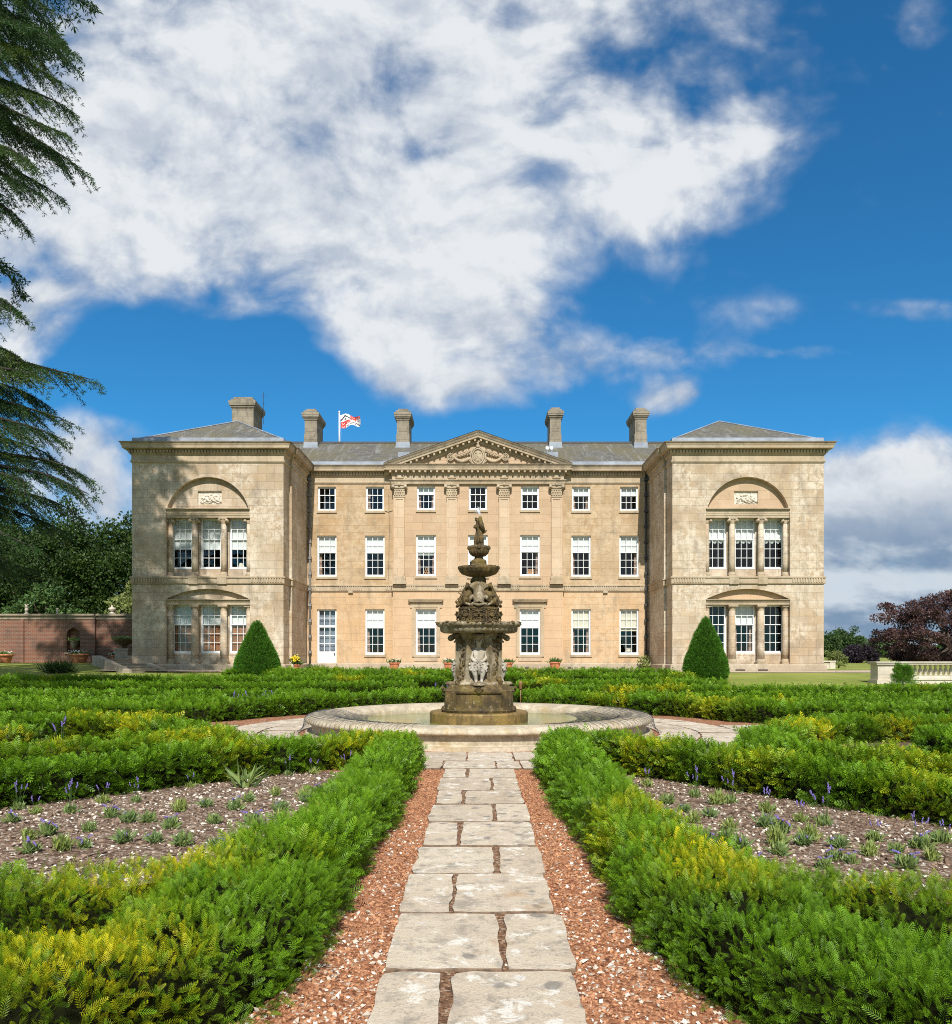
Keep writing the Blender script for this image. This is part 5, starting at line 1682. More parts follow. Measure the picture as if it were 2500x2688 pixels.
chips('white_chippings', M['chip_white'], [((-1.15, -.5, 2.2, 4.8), .40, None), ((.5, 1.15, 2.2, 4.8), .40, None), ((-.85, -.5, 4.8, 8), .09, None), ((.5, .85, 4.8, 8), .09, None), ((-.19, .19, 2.5, 9), .02, None)], 1500, .006, .018, 2, 0.012)
tL, tR = inpoly(bedL), inpoly(bedR)
chips('soil_crumbs', M['chip_brown'], [((-7.5, -1.3, 3.2, 11.4), .5, tL), ((1.3, 7, 3.2, 11.4), .5, tR)], 24000, .010, .026, 3, 0.014)
chips('bed_stones', M['chip_white'], [((-7.5, -1.3, 3.2, 11.4), .5, tL), ((1.3, 7, 3.2, 11.4), .5, tR)], 9000, .007, .024, 4, 0.016)

# ================================================================== yew hedges
def sprig(pairs, nl, nw, spread_deg=62, curve=0.12):
    """flat yew shoot of unit length along +z: two ranks of needles; returns verts, quads, tip"""
    V = []; Q = []; Tp = []
    def quad(a, b, c, d, t0, t1):
        o = len(V); V.extend([a, b, c, d]); Q.append((o, o + 1, o + 2, o + 3)); Tp.extend([t0, (t0 + t1) / 2, t1, (t0 + t1) / 2])
    V0 = 0
    quad((-.012, 0, 0), (.012, 0, 0), (.006, curve * .0, 1), (-.006, 0, 1), 0, 1)
    for i in range(pairs):
        z = 0.10 + 0.86 * i / max(1, pairs - 1)
        l = nl * (1 - 0.45 * max(0, (z - .55) / .45)) * (0.75 + 0.25 * min(1, z / .25))
        for s in (-1, 1):
            a = math.radians(spread_deg - 22 * z)
            dx, dz = s * math.sin(a), math.cos(a)
            lift = 0.25
            b = Vector((0, 0, z + (0.02 if s > 0 else -0.02)))
            t = b + Vector((dx, lift * (0.6 + 0.4 * ((i * 7) % 3) / 2), dz)) * l
            m = b + (t - b) * .5
            w = Vector((-dz * s, 0, abs(dx))) * nw * .5 * s
            quad(tuple(b), tuple(m + w), tuple(t), tuple(m - w), z * .8, min(1, z + .2))
    quad((0, 0, .93), (nw * .5, 0.02, 1.02), (0, .03, 1.0 + nl * .5), (-nw * .5, 0.02, 1.02), .9, 1)
    return np.array(V, float), np.array(Q, int), np.array(Tp, float)
SPR = [sprig(8, .34, .052), sprig(7, .36, .066), sprig(5, .40, .11), sprig(5, .40, .115), sprig(4, .42, .14)]
LODL = [0.056, 0.085, 0.105, 0.122, 0.150]
LODN = [2300, 1050, 720, 470, 300]
def lod_of(d):
    return np.where(d < 5.2, 0, np.where(d < 9.0, 1, np.where(d < 14.0, 2, np.where(d < 22, 3, 4))))

def yel_at(P, seed, bias, spots):
    q = np.stack([P[:, 0], P[:, 1] * 0.9], 1)
    a = wav(q, 1.1, seed) + 0.5 * wav(q, 3.1, seed + 1)
    y = .85 * smooth01((a - 0.60 + bias) / 0.9)
    for sx, sy, r, w in spots:
        y = np.maximum(y, w * np.exp(-((P[:, 0] - sx) ** 2 + (P[:, 1] - sy) ** 2) / (r * r)))
    return y

YSPOTS = []
def make_sprigs(P, Nrm, rng, lenscale=1.0, upw=0.45, rand=0.5, seed=0, bias=0.0, spots=(), sink=0.05):
    """sprigs at surface points, in three levels of detail; returns V, loops, attrs"""
    d = np.hypot(P[:, 0], P[:, 1])
    lod = lod_of(d)
    keepw = np.array(LODN)[lod] / LODN[0]
    keep = rng.random(len(P)) < keepw
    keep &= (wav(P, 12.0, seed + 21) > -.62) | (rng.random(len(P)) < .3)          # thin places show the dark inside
    P, Nrm, lod = P[keep], Nrm[keep], lod[keep]
    outV = []; outL = []; tip = []; rnd = []; yel = []; base = 0
    for k in range(5):
        i = lod == k
        n = int(i.sum())
        if not n: continue
        p, nn = P[i], Nrm[i]
        D = nn * 0.6 + rng.normal(size=(n, 3)) * rand
        D[:, 2] += upw * rng.uniform(.3, 1.3, n)
        R = frames(D, rng.uniform(-1.1, 1.1, n))
        S = LODL[k] * lenscale * rng.uniform(.6, 1.35, n)
        lng = rng.random(n) < .05
        S = np.where(lng, S * 1.35, S); D[lng, 2] += .8
        p = p - nn * (sink + rng.uniform(-.035, .06, n))[:, None]
        V, L, t = spread(SPR[k][0], SPR[k][1], SPR[k][2], R, p, S)
        m = len(SPR[k][0])
        outV.append(V); outL.append(L + base); base += len(V)
        tip.append(t)
        # light and dark clumps: a smooth component plus each shoot's own
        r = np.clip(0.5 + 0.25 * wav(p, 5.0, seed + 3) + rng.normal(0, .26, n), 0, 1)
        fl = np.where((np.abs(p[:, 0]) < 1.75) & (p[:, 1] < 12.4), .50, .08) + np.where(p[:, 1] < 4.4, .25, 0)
        r = r * (fl + (1 - fl) * smooth01((nn[:, 2] + .15) / .95))          # needles darker on the flanks than on top
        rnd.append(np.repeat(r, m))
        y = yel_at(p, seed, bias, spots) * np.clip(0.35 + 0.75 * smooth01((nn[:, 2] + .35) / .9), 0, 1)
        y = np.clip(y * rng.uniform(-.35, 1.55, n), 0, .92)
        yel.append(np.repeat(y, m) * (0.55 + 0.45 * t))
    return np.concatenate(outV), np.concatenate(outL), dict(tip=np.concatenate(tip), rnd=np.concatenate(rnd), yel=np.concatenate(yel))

def hedge(name, label, pts, w, h, seed, bias=0.0, spots=(), smooth=2, taper=(1, 1), group='clipped yew hedges of the parterre', lump=1.0):
    rng = np.random.default_rng(seed)
    p = np.array(pts, float)
    for _ in range(smooth):
        q = [p[0]]
        for a, b_ in zip(p[:-1], p[1:]):
            q += [a * .75 + b_ * .25, a * .25 + b_ * .75]
        q.append(p[-1]); p = np.array(q)
    seg = np.r_[0, np.cumsum(np.hypot(*np.diff(p, axis=0).T))]
    Ltot = seg[-1]
    ns = max(8, int(Ltot / 0.06))
    sv = np.linspace(0, Ltot, ns)
    C = np.stack([np.interp(sv, seg, p[:, 0]), np.interp(sv, seg, p[:, 1])], 1)
    Tn = np.gradient(C, axis=0); Tn /= np.linalg.norm(Tn, axis=1, keepdims=True)
    Tn = np.stack([np.convolve(np.pad(Tn[:, j], 4, 'edge'), np.ones(9) / 9, 'valid') for j in (0, 1)], 1)
    Tn /= np.linalg.norm(Tn, axis=1, keepdims=True)
    Nn = np.stack([Tn[:, 1], -Tn[:, 0]], 1)
    ph = np.linspace(PI, 0, 61)
    px = np.sign(np.cos(ph)) * np.abs(np.cos(ph)) ** .42; pz = np.abs(np.sin(ph)) ** .42
    arc = np.r_[0, np.cumsum(np.hypot(np.diff(px) * w / 2, np.diff(pz) * h))]
    per = arc[-1]
    def surf(s, u, inset=0.0):
        """surface point and outward normal at length s and girth fraction u"""
        idx = s / Ltot * (ns - 1); i0 = np.clip(idx.astype(int), 0, ns - 2); f = (idx - i0)[:, None]
        c = C[i0] * (1 - f) + C[i0 + 1] * f
        n = Nn[i0] * (1 - f) + Nn[i0 + 1] * f
        t = Tn[i0]
        x = np.interp(u * per, arc, px); z = np.interp(u * per, arc, pz)
        dE = np.full(len(s), 9.0)
        if taper[0]: dE = np.minimum(dE, s)
        if taper[1]: dE = np.minimum(dE, Ltot - s)
        e = np.sqrt(np.clip(1 - (1 - np.clip(dE / (w * .45), 0, 1)) ** 2, 0, 1))
        wob = 1 + 0.10 * wav(np.stack([s, u * 2], 1), 2.2, seed + 9)
        hx = (w / 2 - inset) * wob * (0.12 + .88 * e)
        gzv = ground_z(c[:, 0], c[:, 1])
        hz = (h - inset) * (1 + lump * 0.09 * wav(np.stack([c[:, 0], c[:, 1]], 1), 2.3, seed + 5)) * (0.55 + .45 * e)
        P = np.stack([c[:, 0] + n[:, 0] * x * hx, c[:, 1] + n[:, 1] * x * hx, gzv + z * hz], 1)
        nx = np.sign(x) * np.abs(x) ** 2.2; nz = z ** 2.2
        Nr = np.stack([n[:, 0] * nx, n[:, 1] * nx, nz], 1)
        endd = np.where(s < Ltot / 2, -1, 1)[:, None] * np.r_['1,2,0', t, np.zeros((len(t), 1))]
        Nr = Nr + endd * ((1 - e) * 1.2)[:, None]
        Nr /= np.maximum(1e-6, np.linalg.norm(Nr, axis=1, keepdims=True))
        P = P + Nr * (0.058 * lump * wav(P, 6.0, seed + 2) + 0.022 * wav(P, 17.0, seed + 8))[:, None]
        return P, Nr
    # solid twiggy core
    nu = 15
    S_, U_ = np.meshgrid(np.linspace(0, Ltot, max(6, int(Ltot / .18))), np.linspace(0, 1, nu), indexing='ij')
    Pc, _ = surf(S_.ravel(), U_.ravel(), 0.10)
    a = (np.arange(S_.shape[0] - 1)[:, None] * nu + np.arange(nu - 1)[None]).ravel()
    Lc = np.stack([a, a + 1, a + nu + 1, a + nu], 1)
    nk = int(Ltot * per * LODN[0])
    P, Nr = surf(rng.uniform(0, Ltot, nk), rng.uniform(0, 1, nk))
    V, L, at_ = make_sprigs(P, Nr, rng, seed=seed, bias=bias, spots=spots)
    nV = len(Pc)
    allV = np.concatenate([Pc, V]); allL = np.concatenate([Lc.ravel(), L + nV])
    nf = len(allL) // 4
    mi = np.r_[np.zeros(len(a), int), np.ones(nf - len(a), int)]
    z = np.zeros(nV)
    at2 = {k: np.r_[z, v] for k, v in at_.items()}
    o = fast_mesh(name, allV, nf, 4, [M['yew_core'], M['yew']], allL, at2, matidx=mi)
    return tag(o, label, 'hedge', group)

HN = 'yew_hedge'
# nearest beds either side of the path
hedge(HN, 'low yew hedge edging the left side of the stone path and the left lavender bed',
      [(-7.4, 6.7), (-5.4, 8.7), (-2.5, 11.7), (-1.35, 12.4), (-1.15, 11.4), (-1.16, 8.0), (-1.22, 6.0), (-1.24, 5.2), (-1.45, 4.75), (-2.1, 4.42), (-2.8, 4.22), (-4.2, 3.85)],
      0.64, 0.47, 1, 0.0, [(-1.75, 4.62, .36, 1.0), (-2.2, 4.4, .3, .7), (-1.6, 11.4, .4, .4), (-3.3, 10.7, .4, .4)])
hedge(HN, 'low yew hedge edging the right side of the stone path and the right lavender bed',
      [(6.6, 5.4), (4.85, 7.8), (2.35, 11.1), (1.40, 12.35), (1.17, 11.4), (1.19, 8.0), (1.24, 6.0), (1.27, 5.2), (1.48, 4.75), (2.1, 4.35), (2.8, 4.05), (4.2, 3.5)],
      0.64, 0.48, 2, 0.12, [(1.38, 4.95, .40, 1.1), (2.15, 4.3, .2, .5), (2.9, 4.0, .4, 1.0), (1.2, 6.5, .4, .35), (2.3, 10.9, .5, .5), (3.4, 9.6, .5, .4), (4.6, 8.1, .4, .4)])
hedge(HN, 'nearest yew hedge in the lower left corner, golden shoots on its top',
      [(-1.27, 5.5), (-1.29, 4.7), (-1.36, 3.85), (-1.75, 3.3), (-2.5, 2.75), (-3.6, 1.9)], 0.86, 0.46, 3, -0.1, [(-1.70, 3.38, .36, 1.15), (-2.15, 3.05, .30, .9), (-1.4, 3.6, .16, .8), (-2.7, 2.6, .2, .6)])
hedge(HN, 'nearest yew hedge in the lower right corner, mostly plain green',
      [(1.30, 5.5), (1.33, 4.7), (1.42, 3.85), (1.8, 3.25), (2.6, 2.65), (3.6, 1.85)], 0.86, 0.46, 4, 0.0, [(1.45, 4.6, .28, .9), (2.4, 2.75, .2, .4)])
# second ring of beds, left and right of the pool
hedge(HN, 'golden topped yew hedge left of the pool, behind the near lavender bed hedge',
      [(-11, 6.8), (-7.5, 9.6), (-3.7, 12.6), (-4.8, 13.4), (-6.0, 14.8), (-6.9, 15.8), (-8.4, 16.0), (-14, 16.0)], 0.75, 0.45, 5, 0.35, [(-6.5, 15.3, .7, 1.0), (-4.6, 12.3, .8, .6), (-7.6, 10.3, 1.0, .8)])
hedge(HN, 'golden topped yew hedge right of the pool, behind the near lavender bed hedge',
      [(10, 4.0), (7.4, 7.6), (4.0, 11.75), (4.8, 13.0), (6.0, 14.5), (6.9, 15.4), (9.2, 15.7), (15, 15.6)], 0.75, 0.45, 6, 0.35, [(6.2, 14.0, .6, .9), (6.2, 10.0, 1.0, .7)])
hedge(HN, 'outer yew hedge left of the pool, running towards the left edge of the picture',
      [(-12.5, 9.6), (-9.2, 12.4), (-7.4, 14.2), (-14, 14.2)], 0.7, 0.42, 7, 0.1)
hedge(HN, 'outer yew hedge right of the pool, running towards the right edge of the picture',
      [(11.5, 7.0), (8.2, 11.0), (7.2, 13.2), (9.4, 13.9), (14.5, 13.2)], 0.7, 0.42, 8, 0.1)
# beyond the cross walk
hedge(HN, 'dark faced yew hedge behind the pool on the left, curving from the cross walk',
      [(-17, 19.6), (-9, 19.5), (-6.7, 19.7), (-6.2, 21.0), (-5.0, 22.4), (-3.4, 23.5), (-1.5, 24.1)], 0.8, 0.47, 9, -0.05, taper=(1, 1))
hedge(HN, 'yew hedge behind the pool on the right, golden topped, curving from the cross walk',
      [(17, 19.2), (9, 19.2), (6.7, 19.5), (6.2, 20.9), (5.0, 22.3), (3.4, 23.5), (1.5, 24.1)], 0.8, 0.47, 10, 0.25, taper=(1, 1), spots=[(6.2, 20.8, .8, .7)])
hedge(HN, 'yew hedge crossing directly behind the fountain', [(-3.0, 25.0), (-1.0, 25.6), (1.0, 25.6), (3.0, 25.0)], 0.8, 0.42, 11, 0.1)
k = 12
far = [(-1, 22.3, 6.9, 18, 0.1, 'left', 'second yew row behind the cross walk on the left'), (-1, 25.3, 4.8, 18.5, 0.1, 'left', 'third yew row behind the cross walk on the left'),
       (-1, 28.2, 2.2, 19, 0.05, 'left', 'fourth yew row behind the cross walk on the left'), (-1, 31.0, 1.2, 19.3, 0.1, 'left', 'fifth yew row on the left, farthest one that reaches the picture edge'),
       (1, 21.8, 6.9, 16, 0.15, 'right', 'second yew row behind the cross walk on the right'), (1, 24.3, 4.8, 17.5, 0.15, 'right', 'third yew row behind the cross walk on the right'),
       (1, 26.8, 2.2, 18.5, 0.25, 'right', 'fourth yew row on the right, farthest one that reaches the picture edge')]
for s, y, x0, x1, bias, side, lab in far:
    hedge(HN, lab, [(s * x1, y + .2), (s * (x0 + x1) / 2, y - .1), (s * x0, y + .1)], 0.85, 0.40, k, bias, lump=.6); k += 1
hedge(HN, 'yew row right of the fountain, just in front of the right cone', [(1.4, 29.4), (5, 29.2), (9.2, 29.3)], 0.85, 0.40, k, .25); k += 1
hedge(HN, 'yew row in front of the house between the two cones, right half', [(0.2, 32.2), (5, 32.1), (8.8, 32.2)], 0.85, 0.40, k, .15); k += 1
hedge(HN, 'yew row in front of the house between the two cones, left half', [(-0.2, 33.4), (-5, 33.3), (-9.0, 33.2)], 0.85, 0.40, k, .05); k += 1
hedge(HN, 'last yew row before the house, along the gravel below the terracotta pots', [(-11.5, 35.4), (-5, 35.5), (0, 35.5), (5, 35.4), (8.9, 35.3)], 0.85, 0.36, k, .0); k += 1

# ---- clipped cones
def cone(name, label, x, y, rad, hgt, seed):
    rng = np.random.default_rng(seed)
    z0 = gz(x, y)
    t = np.linspace(0, 1, 200)
    prof = np.where(t < .12, 0.90 + .10 * np.sqrt(np.clip(t / .12, 0, 1)), np.interp(t, [.12, .3, .6, .85, .95, 1], [1.0, .89, .60, .29, .15, .02])) * rad
    n = int(2 * PI * rad * .62 * hgt * 1500)
    w = prof / prof.sum(); tt = rng.choice(t, size=n, p=w) + rng.uniform(-.0025, .0025, n); tt = np.clip(tt, 0, 1)
    th = rng.uniform(0, 2 * PI, n)
    r = np.interp(tt, t, prof)
    P = np.stack([r * np.cos(th), r * np.sin(th), tt * hgt], 1)
    slope = -np.gradient(prof, t)[np.clip((tt * 199).astype(int), 0, 199)] / hgt
    Nr = np.stack([np.cos(th), np.sin(th), np.clip(slope, -.3, 2)], 1); Nr /= np.linalg.norm(Nr, axis=1, keepdims=True)
    P = P + Nr * (0.045 * wav(P, 3.0, seed) + .02 * wav(P, 9.0, seed + 1))[:, None]
    D = Nr * .8 + rng.normal(size=(n, 3)) * .35; D[:, 2] += .45
    R = frames(D, rng.uniform(-1, 1, n))
    V, L, tp = spread(SPR[2][0], SPR[2][1], SPR[2][2], R, P - Nr * .05, 0.10 * rng.uniform(.6, 1.3, n))
    m = len(SPR[2][0])
    at_ = dict(tip=tp, rnd=np.repeat(np.clip(rng.normal(.5, .28, n), 0, 1), m), yel=np.repeat(np.clip(rng.normal(.1, .15, n), 0, .6), m))
    o = thing(name, label, 'topiary', (x, y, z0), 0, 'clipped yew cones')
    fast_mesh('foliage', V, len(L) // 4, 4, M['topiary'], L, at_, parent=o)
    mb = MB(); mb.sm = True
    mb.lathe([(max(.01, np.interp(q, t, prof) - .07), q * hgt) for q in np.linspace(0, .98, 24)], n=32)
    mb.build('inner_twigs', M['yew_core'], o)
    mb = MB(); mb.tube([(0, 0, -.05), (0, 0, .4)], .08, 8); mb.build('trunk', M['bark'], o)
cone('topiary_cone', 'tall clipped yew cone in front of the left wing', -10.1, 36.0, 1.07, 2.58, 31)
cone('topiary_cone', 'tall clipped yew cone in front of the right wing', 10.2, 35.5, 0.98, 2.76, 32)

# ================================================================== lavender and small plants
def leaf_blades(n, r, l, w, seed, up=1.0, mat=None, name='foliage', parent=None, yel=0.0, droop=0.0):
    rng = np.random.default_rng(seed)
    proto = np.array([(-.5 * w, 0, 0), (.5 * w, 0, 0), (.42 * w, .02, .6 * l), (0, .06 * l, l), ], float)
    Q = np.array([(0, 1, 2, 3)])
    D = rng.normal(size=(n, 3)); D[:, 2] = np.abs(D[:, 2]) * up + .4
    T = np.stack([rng.normal(0, r, n), rng.normal(0, r, n), rng.uniform(0, .25 * l, n)], 1)
    V, L, t = spread(proto, Q, np.array([0, 0, .6, 1.0]), frames(D, rng.uniform(0, 6.28, n)), T, rng.uniform(.5, 1.2, n))
    at_ = dict(tip=t, rnd=np.repeat(rng.random(n), 4), yel=np.repeat(np.clip(rng.normal(yel, .15, n), 0, .9), 4))
    return fast_mesh(name, V, n, 4, mat, L, at_, parent=parent)
def lavender(label, n_sp, hgt, seed, yel, fol=1.0, group=None):
    t = thing('lavender_plant', label, 'lavender', (0, 0, 0), 0, group)
    leaf_blades(int(110 * fol), .022 + .006 * fol, .115 * fol, .0085, seed, 1.9, M['lav_leaf'], 'foliage', t, yel)
    rg = random.Random(seed)
    if n_sp:
        st = MB(); fl = MB()
        for i in range(n_sp):
            a = rg.uniform(0, 6.28); lean = rg.uniform(.1, .55)
            h = hgt * rg.uniform(.6, 1.1)
            p0 = Vector((.03 * math.cos(a), .03 * math.sin(a), .03)); p1 = p0 + Vector((lean * h * math.cos(a) * .7, lean * h * math.sin(a) * .7, h))
            pm = (p0 + p1) / 2 + Vector((0, 0, .04))
            st.tube([p0, pm, p1], .0022, 4, False)
            d = (p1 - pm).normalized()
            for k in range(6):
                q = p1 + d * (k * .010 - .015)
                fl.ball((q.x + rg.uniform(-.005, .005), q.y + rg.uniform(-.005, .005), q.z), rg.uniform(.0055, .0095), 5, 3)
        st.build('stems', M['lav_leaf'], t)
        fl.build('flower_spikes', M['lav_flower'], t)
    return t
GRP = 'young lavender plants in the flower beds'
lt = {}
LABS = {('tall', 'L'): 'tall lavender with purple spikes on long stems in the left bed', ('tall', 'R'): 'tall lavender with purple spikes on long stems in the right bed',
        ('low', 'L'): 'low young lavender with short purple flowers in the left bed', ('low', 'R'): 'low young lavender with short purple flowers in the right bed',
        ('leaf', 'L'): 'small grey green lavender tuft without flowers in the left bed', ('leaf', 'R'): 'small grey green lavender tuft without flowers in the right bed'}
protos = {'tall': [lavender(LABS['tall', 'L'], 5, .30, 41, .1, .8, GRP), lavender(LABS['tall', 'L'], 3, .24, 42, .4, .9, GRP)],
          'low': [lavender(LABS['low', 'L'], 3, .10, 43, .1, .9, GRP), lavender(LABS['low', 'L'], 2, .07, 44, .0, 1.1, GRP)],
          'leaf': [lavender(LABS['leaf', 'L'], 0, 0, 45, .35, 1.15, GRP), lavender(LABS['leaf', 'L'], 0, 0, 46, .1, 1.0, GRP)]}
used = {}
def put_lav(kd, v, x, y, sc, side):
    p = protos[kd][v]
    if (kd, v) not in used:
        used[kd, v] = 1
        p.location = (x, y, gz(x, y) + 0.012); p.scale = (sc,) * 3; p['label'] = LABS[kd, side]
        return
    dup(p, (x, y, gz(x, y) + 0.012), random.uniform(0, 6.28), sc, LABS[kd, side], GRP)
def gpt(xd, yd):                                    # ground point seen at a photograph pixel (flat part of the garden)
    Y = CH * F / (yd - HY); return ((xd - CX) / F * Y, Y)
plants = [('tall', 35, 1575), ('tall', 70, 1583), ('tall', 137, 1582), ('tall', 200, 1562), ('tall', 265, 1560), ('tall', 370, 1532), ('tall', 560, 1508), ('tall', 610, 1505), ('tall', 675, 1500),
          ('tall', 1258, 1530), ('tall', 1350, 1550), ('tall', 1490, 1580), ('tall', 1600, 1605), ('tall', 1700, 1636), ('tall', 1780, 1650), ('tall', 1835, 1640), ('tall', 1420, 1562), ('tall', 1555, 1600),
          ('leaf', 55, 1635), ('leaf', 174, 1618), ('low', 217, 1590), ('leaf', 288, 1600), ('leaf', 350, 1578), ('leaf', 416, 1603), ('low', 330, 1612), ('low', 250, 1600), ('leaf', 120, 1655), ('leaf', 355, 1645),
          ('low', 490, 1605), ('leaf', 502, 1612), ('leaf', 535, 1548), ('low', 592, 1560), ('leaf', 592, 1555), ('low', 610, 1600), ('leaf', 470, 1640), ('low', 240, 1640), ('low', 95, 1625), ('low', 420, 1655),
          ('low', 165, 1650), ('low', 545, 1580), ('low', 455, 1575), ('leaf', 480, 1560), ('leaf', 545, 1592), ('low', 300, 1640), ('low', 620, 1540), ('low', 400, 1570), ('low', 25, 1600), ('low', 510, 1655), ('low', 60, 1660),
          ('leaf', 1296, 1565), ('leaf', 1347, 1600), ('leaf', 1347, 1627), ('leaf', 1394, 1565), ('low', 1380, 1590), ('leaf', 1417, 1615), ('leaf', 1413, 1636), ('leaf', 1410, 1675), ('low', 1372, 1640), ('leaf', 1508, 1645),
          ('leaf', 1512, 1665), ('leaf', 1573, 1635), ('low', 1487, 1610), ('low', 1520, 1620), ('low', 1560, 1645), ('low', 1470, 1688), ('leaf', 1700, 1635), ('leaf', 1690, 1665), ('low', 1630, 1650), ('low', 1650, 1680),
          ('leaf', 1740, 1660), ('leaf', 1810, 1675), ('leaf', 1826, 1640), ('low', 1620, 1675), ('low', 1490, 1700), ('low', 1760, 1690), ('low', 1290, 1590), ('low', 1600, 1690), ('low', 1440, 1650), ('low', 1790, 1650), ('low', 1330, 1580)]
for i, (kd, xd, yd) in enumerate(plants):
    x, y = gpt(xd, yd)
    put_lav(kd, i % 2, x, y, random.uniform(.75, 1.15), 'L' if x < 0 else 'R')
# flowers seen over the far hedges
def lavf(x, y, lab):
    dup(protos['tall'][0], (x, y, gz(x, y)), random.uniform(0, 6.28), 1.6, lab, GRP)
for i, (x, y) in enumerate(((-6.2, 23.7), (-6.5, 23.8), (-7.0, 23.8), (-7.3, 23.6))):
    lavf(x, y, 'purple lavender showing above the hedges left of the fountain')
for x, y in ((-1.0, 26.9), (-.7, 26.9), (-1.4, 26.8)):
    lavf(x, y, 'purple lavender showing above the hedges just behind the fountain')
for x, y in ((-8.3, 13.6), (-9.2, 13.3), (-10.2, 13.2), (-7.4, 14.0)):
    lavf(x, y, 'purple lavender between the hedges at the left picture edge')
st = thing('sage_plant', 'broad leaved pale green plant among the lavender in the left bed', 'plant', (*gpt(478, 1530), 0.01))
leaf_blades(46, .05, .32, .05, 77, 1.2, M['lav_leaf'], 'leaves', st, .1)

# small bronze garden light on a stake
gl = thing('garden_light', 'small bronze garden light on a stake behind the fountain, right side', 'light', (1.30, 24.6, gz(1.3, 24.6)))
mb = MB(); mb.sm = True
mb.tube([(0, 0, 0), (0, 0, .60)], .018, 8); mb.build('stake', M['bronze'], gl)
mb = MB(); mb.sm = True
mb.lathe([(.03, .56), (.055, .60), (.05, .70), (.06, .74), (.06, .80), (.045, .82), (.0, .83)], n=14); mb.build('lamp_head', M['bronze'], gl)

# ---- planted pots along the house
def pot_profile(r, h):
    return [(r * .70, 0), (r * .72, .02), (r * .93, h * .78), (r * .93, h * .80), (r * 1.05, h * .80), (r * 1.08, h * .86), (r * 1.05, h), (r * .95, h), (r * .9, h * .9)]
def potted(label, x, y, r, h, fl, seed, z=None, leafl=.26, group='terracotta pots along the house front'):
    t = thing('potted_plant', label, 'plant pot', (x, y, gz(x, y) + .005 if z is None else z), 0, group)
    mb = MB(); mb.sm = True
    mb.lathe(pot_profile(r, h), n=28); 
    mb.sm = False
    for k in range(10):
        a = k * 2 * PI / 10
        mb.obox((r * .85 * math.cos(a), r * .85 * math.sin(a), h * .5), (.012 * math.cos(a), .012 * math.sin(a), 0), (-.03 * math.sin(a), .03 * math.cos(a), 0), (0, 0, .04))
    mb.build('pot', M['terracotta'], t)
    mb = MB(); mb.lathe([(r * .9, h * .9), (0.001, h * .93)], n=20); mb.build('soil', M['earth'], t)
    o = leaf_blades(190, r * .42, leafl, .07, seed, .9, M['pot_leaf'], 'foliage', t, .1)
    o.location = (0, 0, h * .88)
    if fl:
        rg = random.Random(seed); m = MB(); m.sm = True
        for k in range(26):
            m.ball((rg.gauss(0, r * .55), rg.gauss(0, r * .55), h + rg.uniform(0, leafl * .8)), (.035, .035, .028), 6, 4)
        m.build('flowers', M[fl], t)
    return t
def hx(xd, Y): return (xd - CX) / F * Y
potted('terracotta pot of white flowers below the sash window left of the centre bay', hx(766, 45.8), 45.8, .30, .42, 'white_flower', 1, .80)
potted('terracotta pot of pale flowers seen just left of the fountain pedestal', hx(872, 45.6), 45.6, .30, .42, 'white_flower', 2, .80)
potted('terracotta pot with green leaves seen just right of the fountain pedestal', hx(986, 45.6), 45.6, .30, .42, None, 3, .80)
potted('terracotta pot of dark leaves at the right end of the centre bay', hx(1078, 45.8), 45.8, .32, .45, None, 4, .80, .30)
t = potted('bushy pot of bright yellow flowers in the corner by the left wing', hx(573, 43.6), 43.6, .27, .33, None, 5, .80, .42, None)
rg = random.Random(6); m = MB(); m.sm = True
for k in range(60):
    m.ball((rg.gauss(.05, .11), -.2 + rg.gauss(0, .08), .62 + rg.gauss(0, .08)), (.05, .05, .035), 6, 4)
m.build('flowers', M['yellow_flower'], t)
t = thing('climbing_shrub', 'loose green shrub at the foot of the left drainpipe', 'shrub', (hx(612, 46.6), 46.6, .78))
leaf_blades(330, .30, .30, .07, 8, .7, M['mid_tree'], 'leaves', t, .35)
t = thing('climbing_shrub', 'thin upright green plant at the foot of the right drainpipe', 'shrub', (hx(1251, 46.5), 46.5, .78))
for k in range(4):
    o = leaf_blades(60, .14, .24, .08, 80 + k, .7, M['light_tree'], 'leaves', t, .1); o.location = (0, 0, k * .2)
# ================================================================== trees and the left side
LEAF = (np.array([(0, 0, -.5), (.34, .10, 0), (0, 0, .5), (-.34, .10, 0)], float), np.array([(0, 1, 2, 3)]), np.array([0, .5, 1, .5]))
def crown_geo(cl, n_per, leaf, rng, flat=.75, up=.35, yel=0.0, vary=.3):
    """leaves scattered through clumps; cl = (N,4): centre and radius"""
    cl = np.asarray(cl, float); N = len(cl)
    k = np.repeat(np.arange(N), n_per)
    n = len(k)
    d = rng.normal(size=(n, 3)); d /= np.linalg.norm(d, axis=1, keepdims=True)
    rad = cl[k, 3] * rng.random(n) ** .45
    P = cl[k, :3] + d * rad[:, None] * np.array([1, 1, flat])
    D = d * .7 + rng.normal(size=(n, 3)) * .6; D[:, 2] += up
    V, L, t = spread(*LEAF, frames(D, rng.uniform(0, 6.28, n)), P, leaf * rng.uniform(.6, 1.4, n))
    cr = rng.normal(.5, vary, N)[k]
    at_ = dict(tip=t * .6, rnd=np.repeat(np.clip(cr + rng.normal(0, .16, n), 0, 1), 4), yel=np.repeat(np.clip(rng.normal(yel, .12, n), 0, .8), 4))
    return V, L, at_
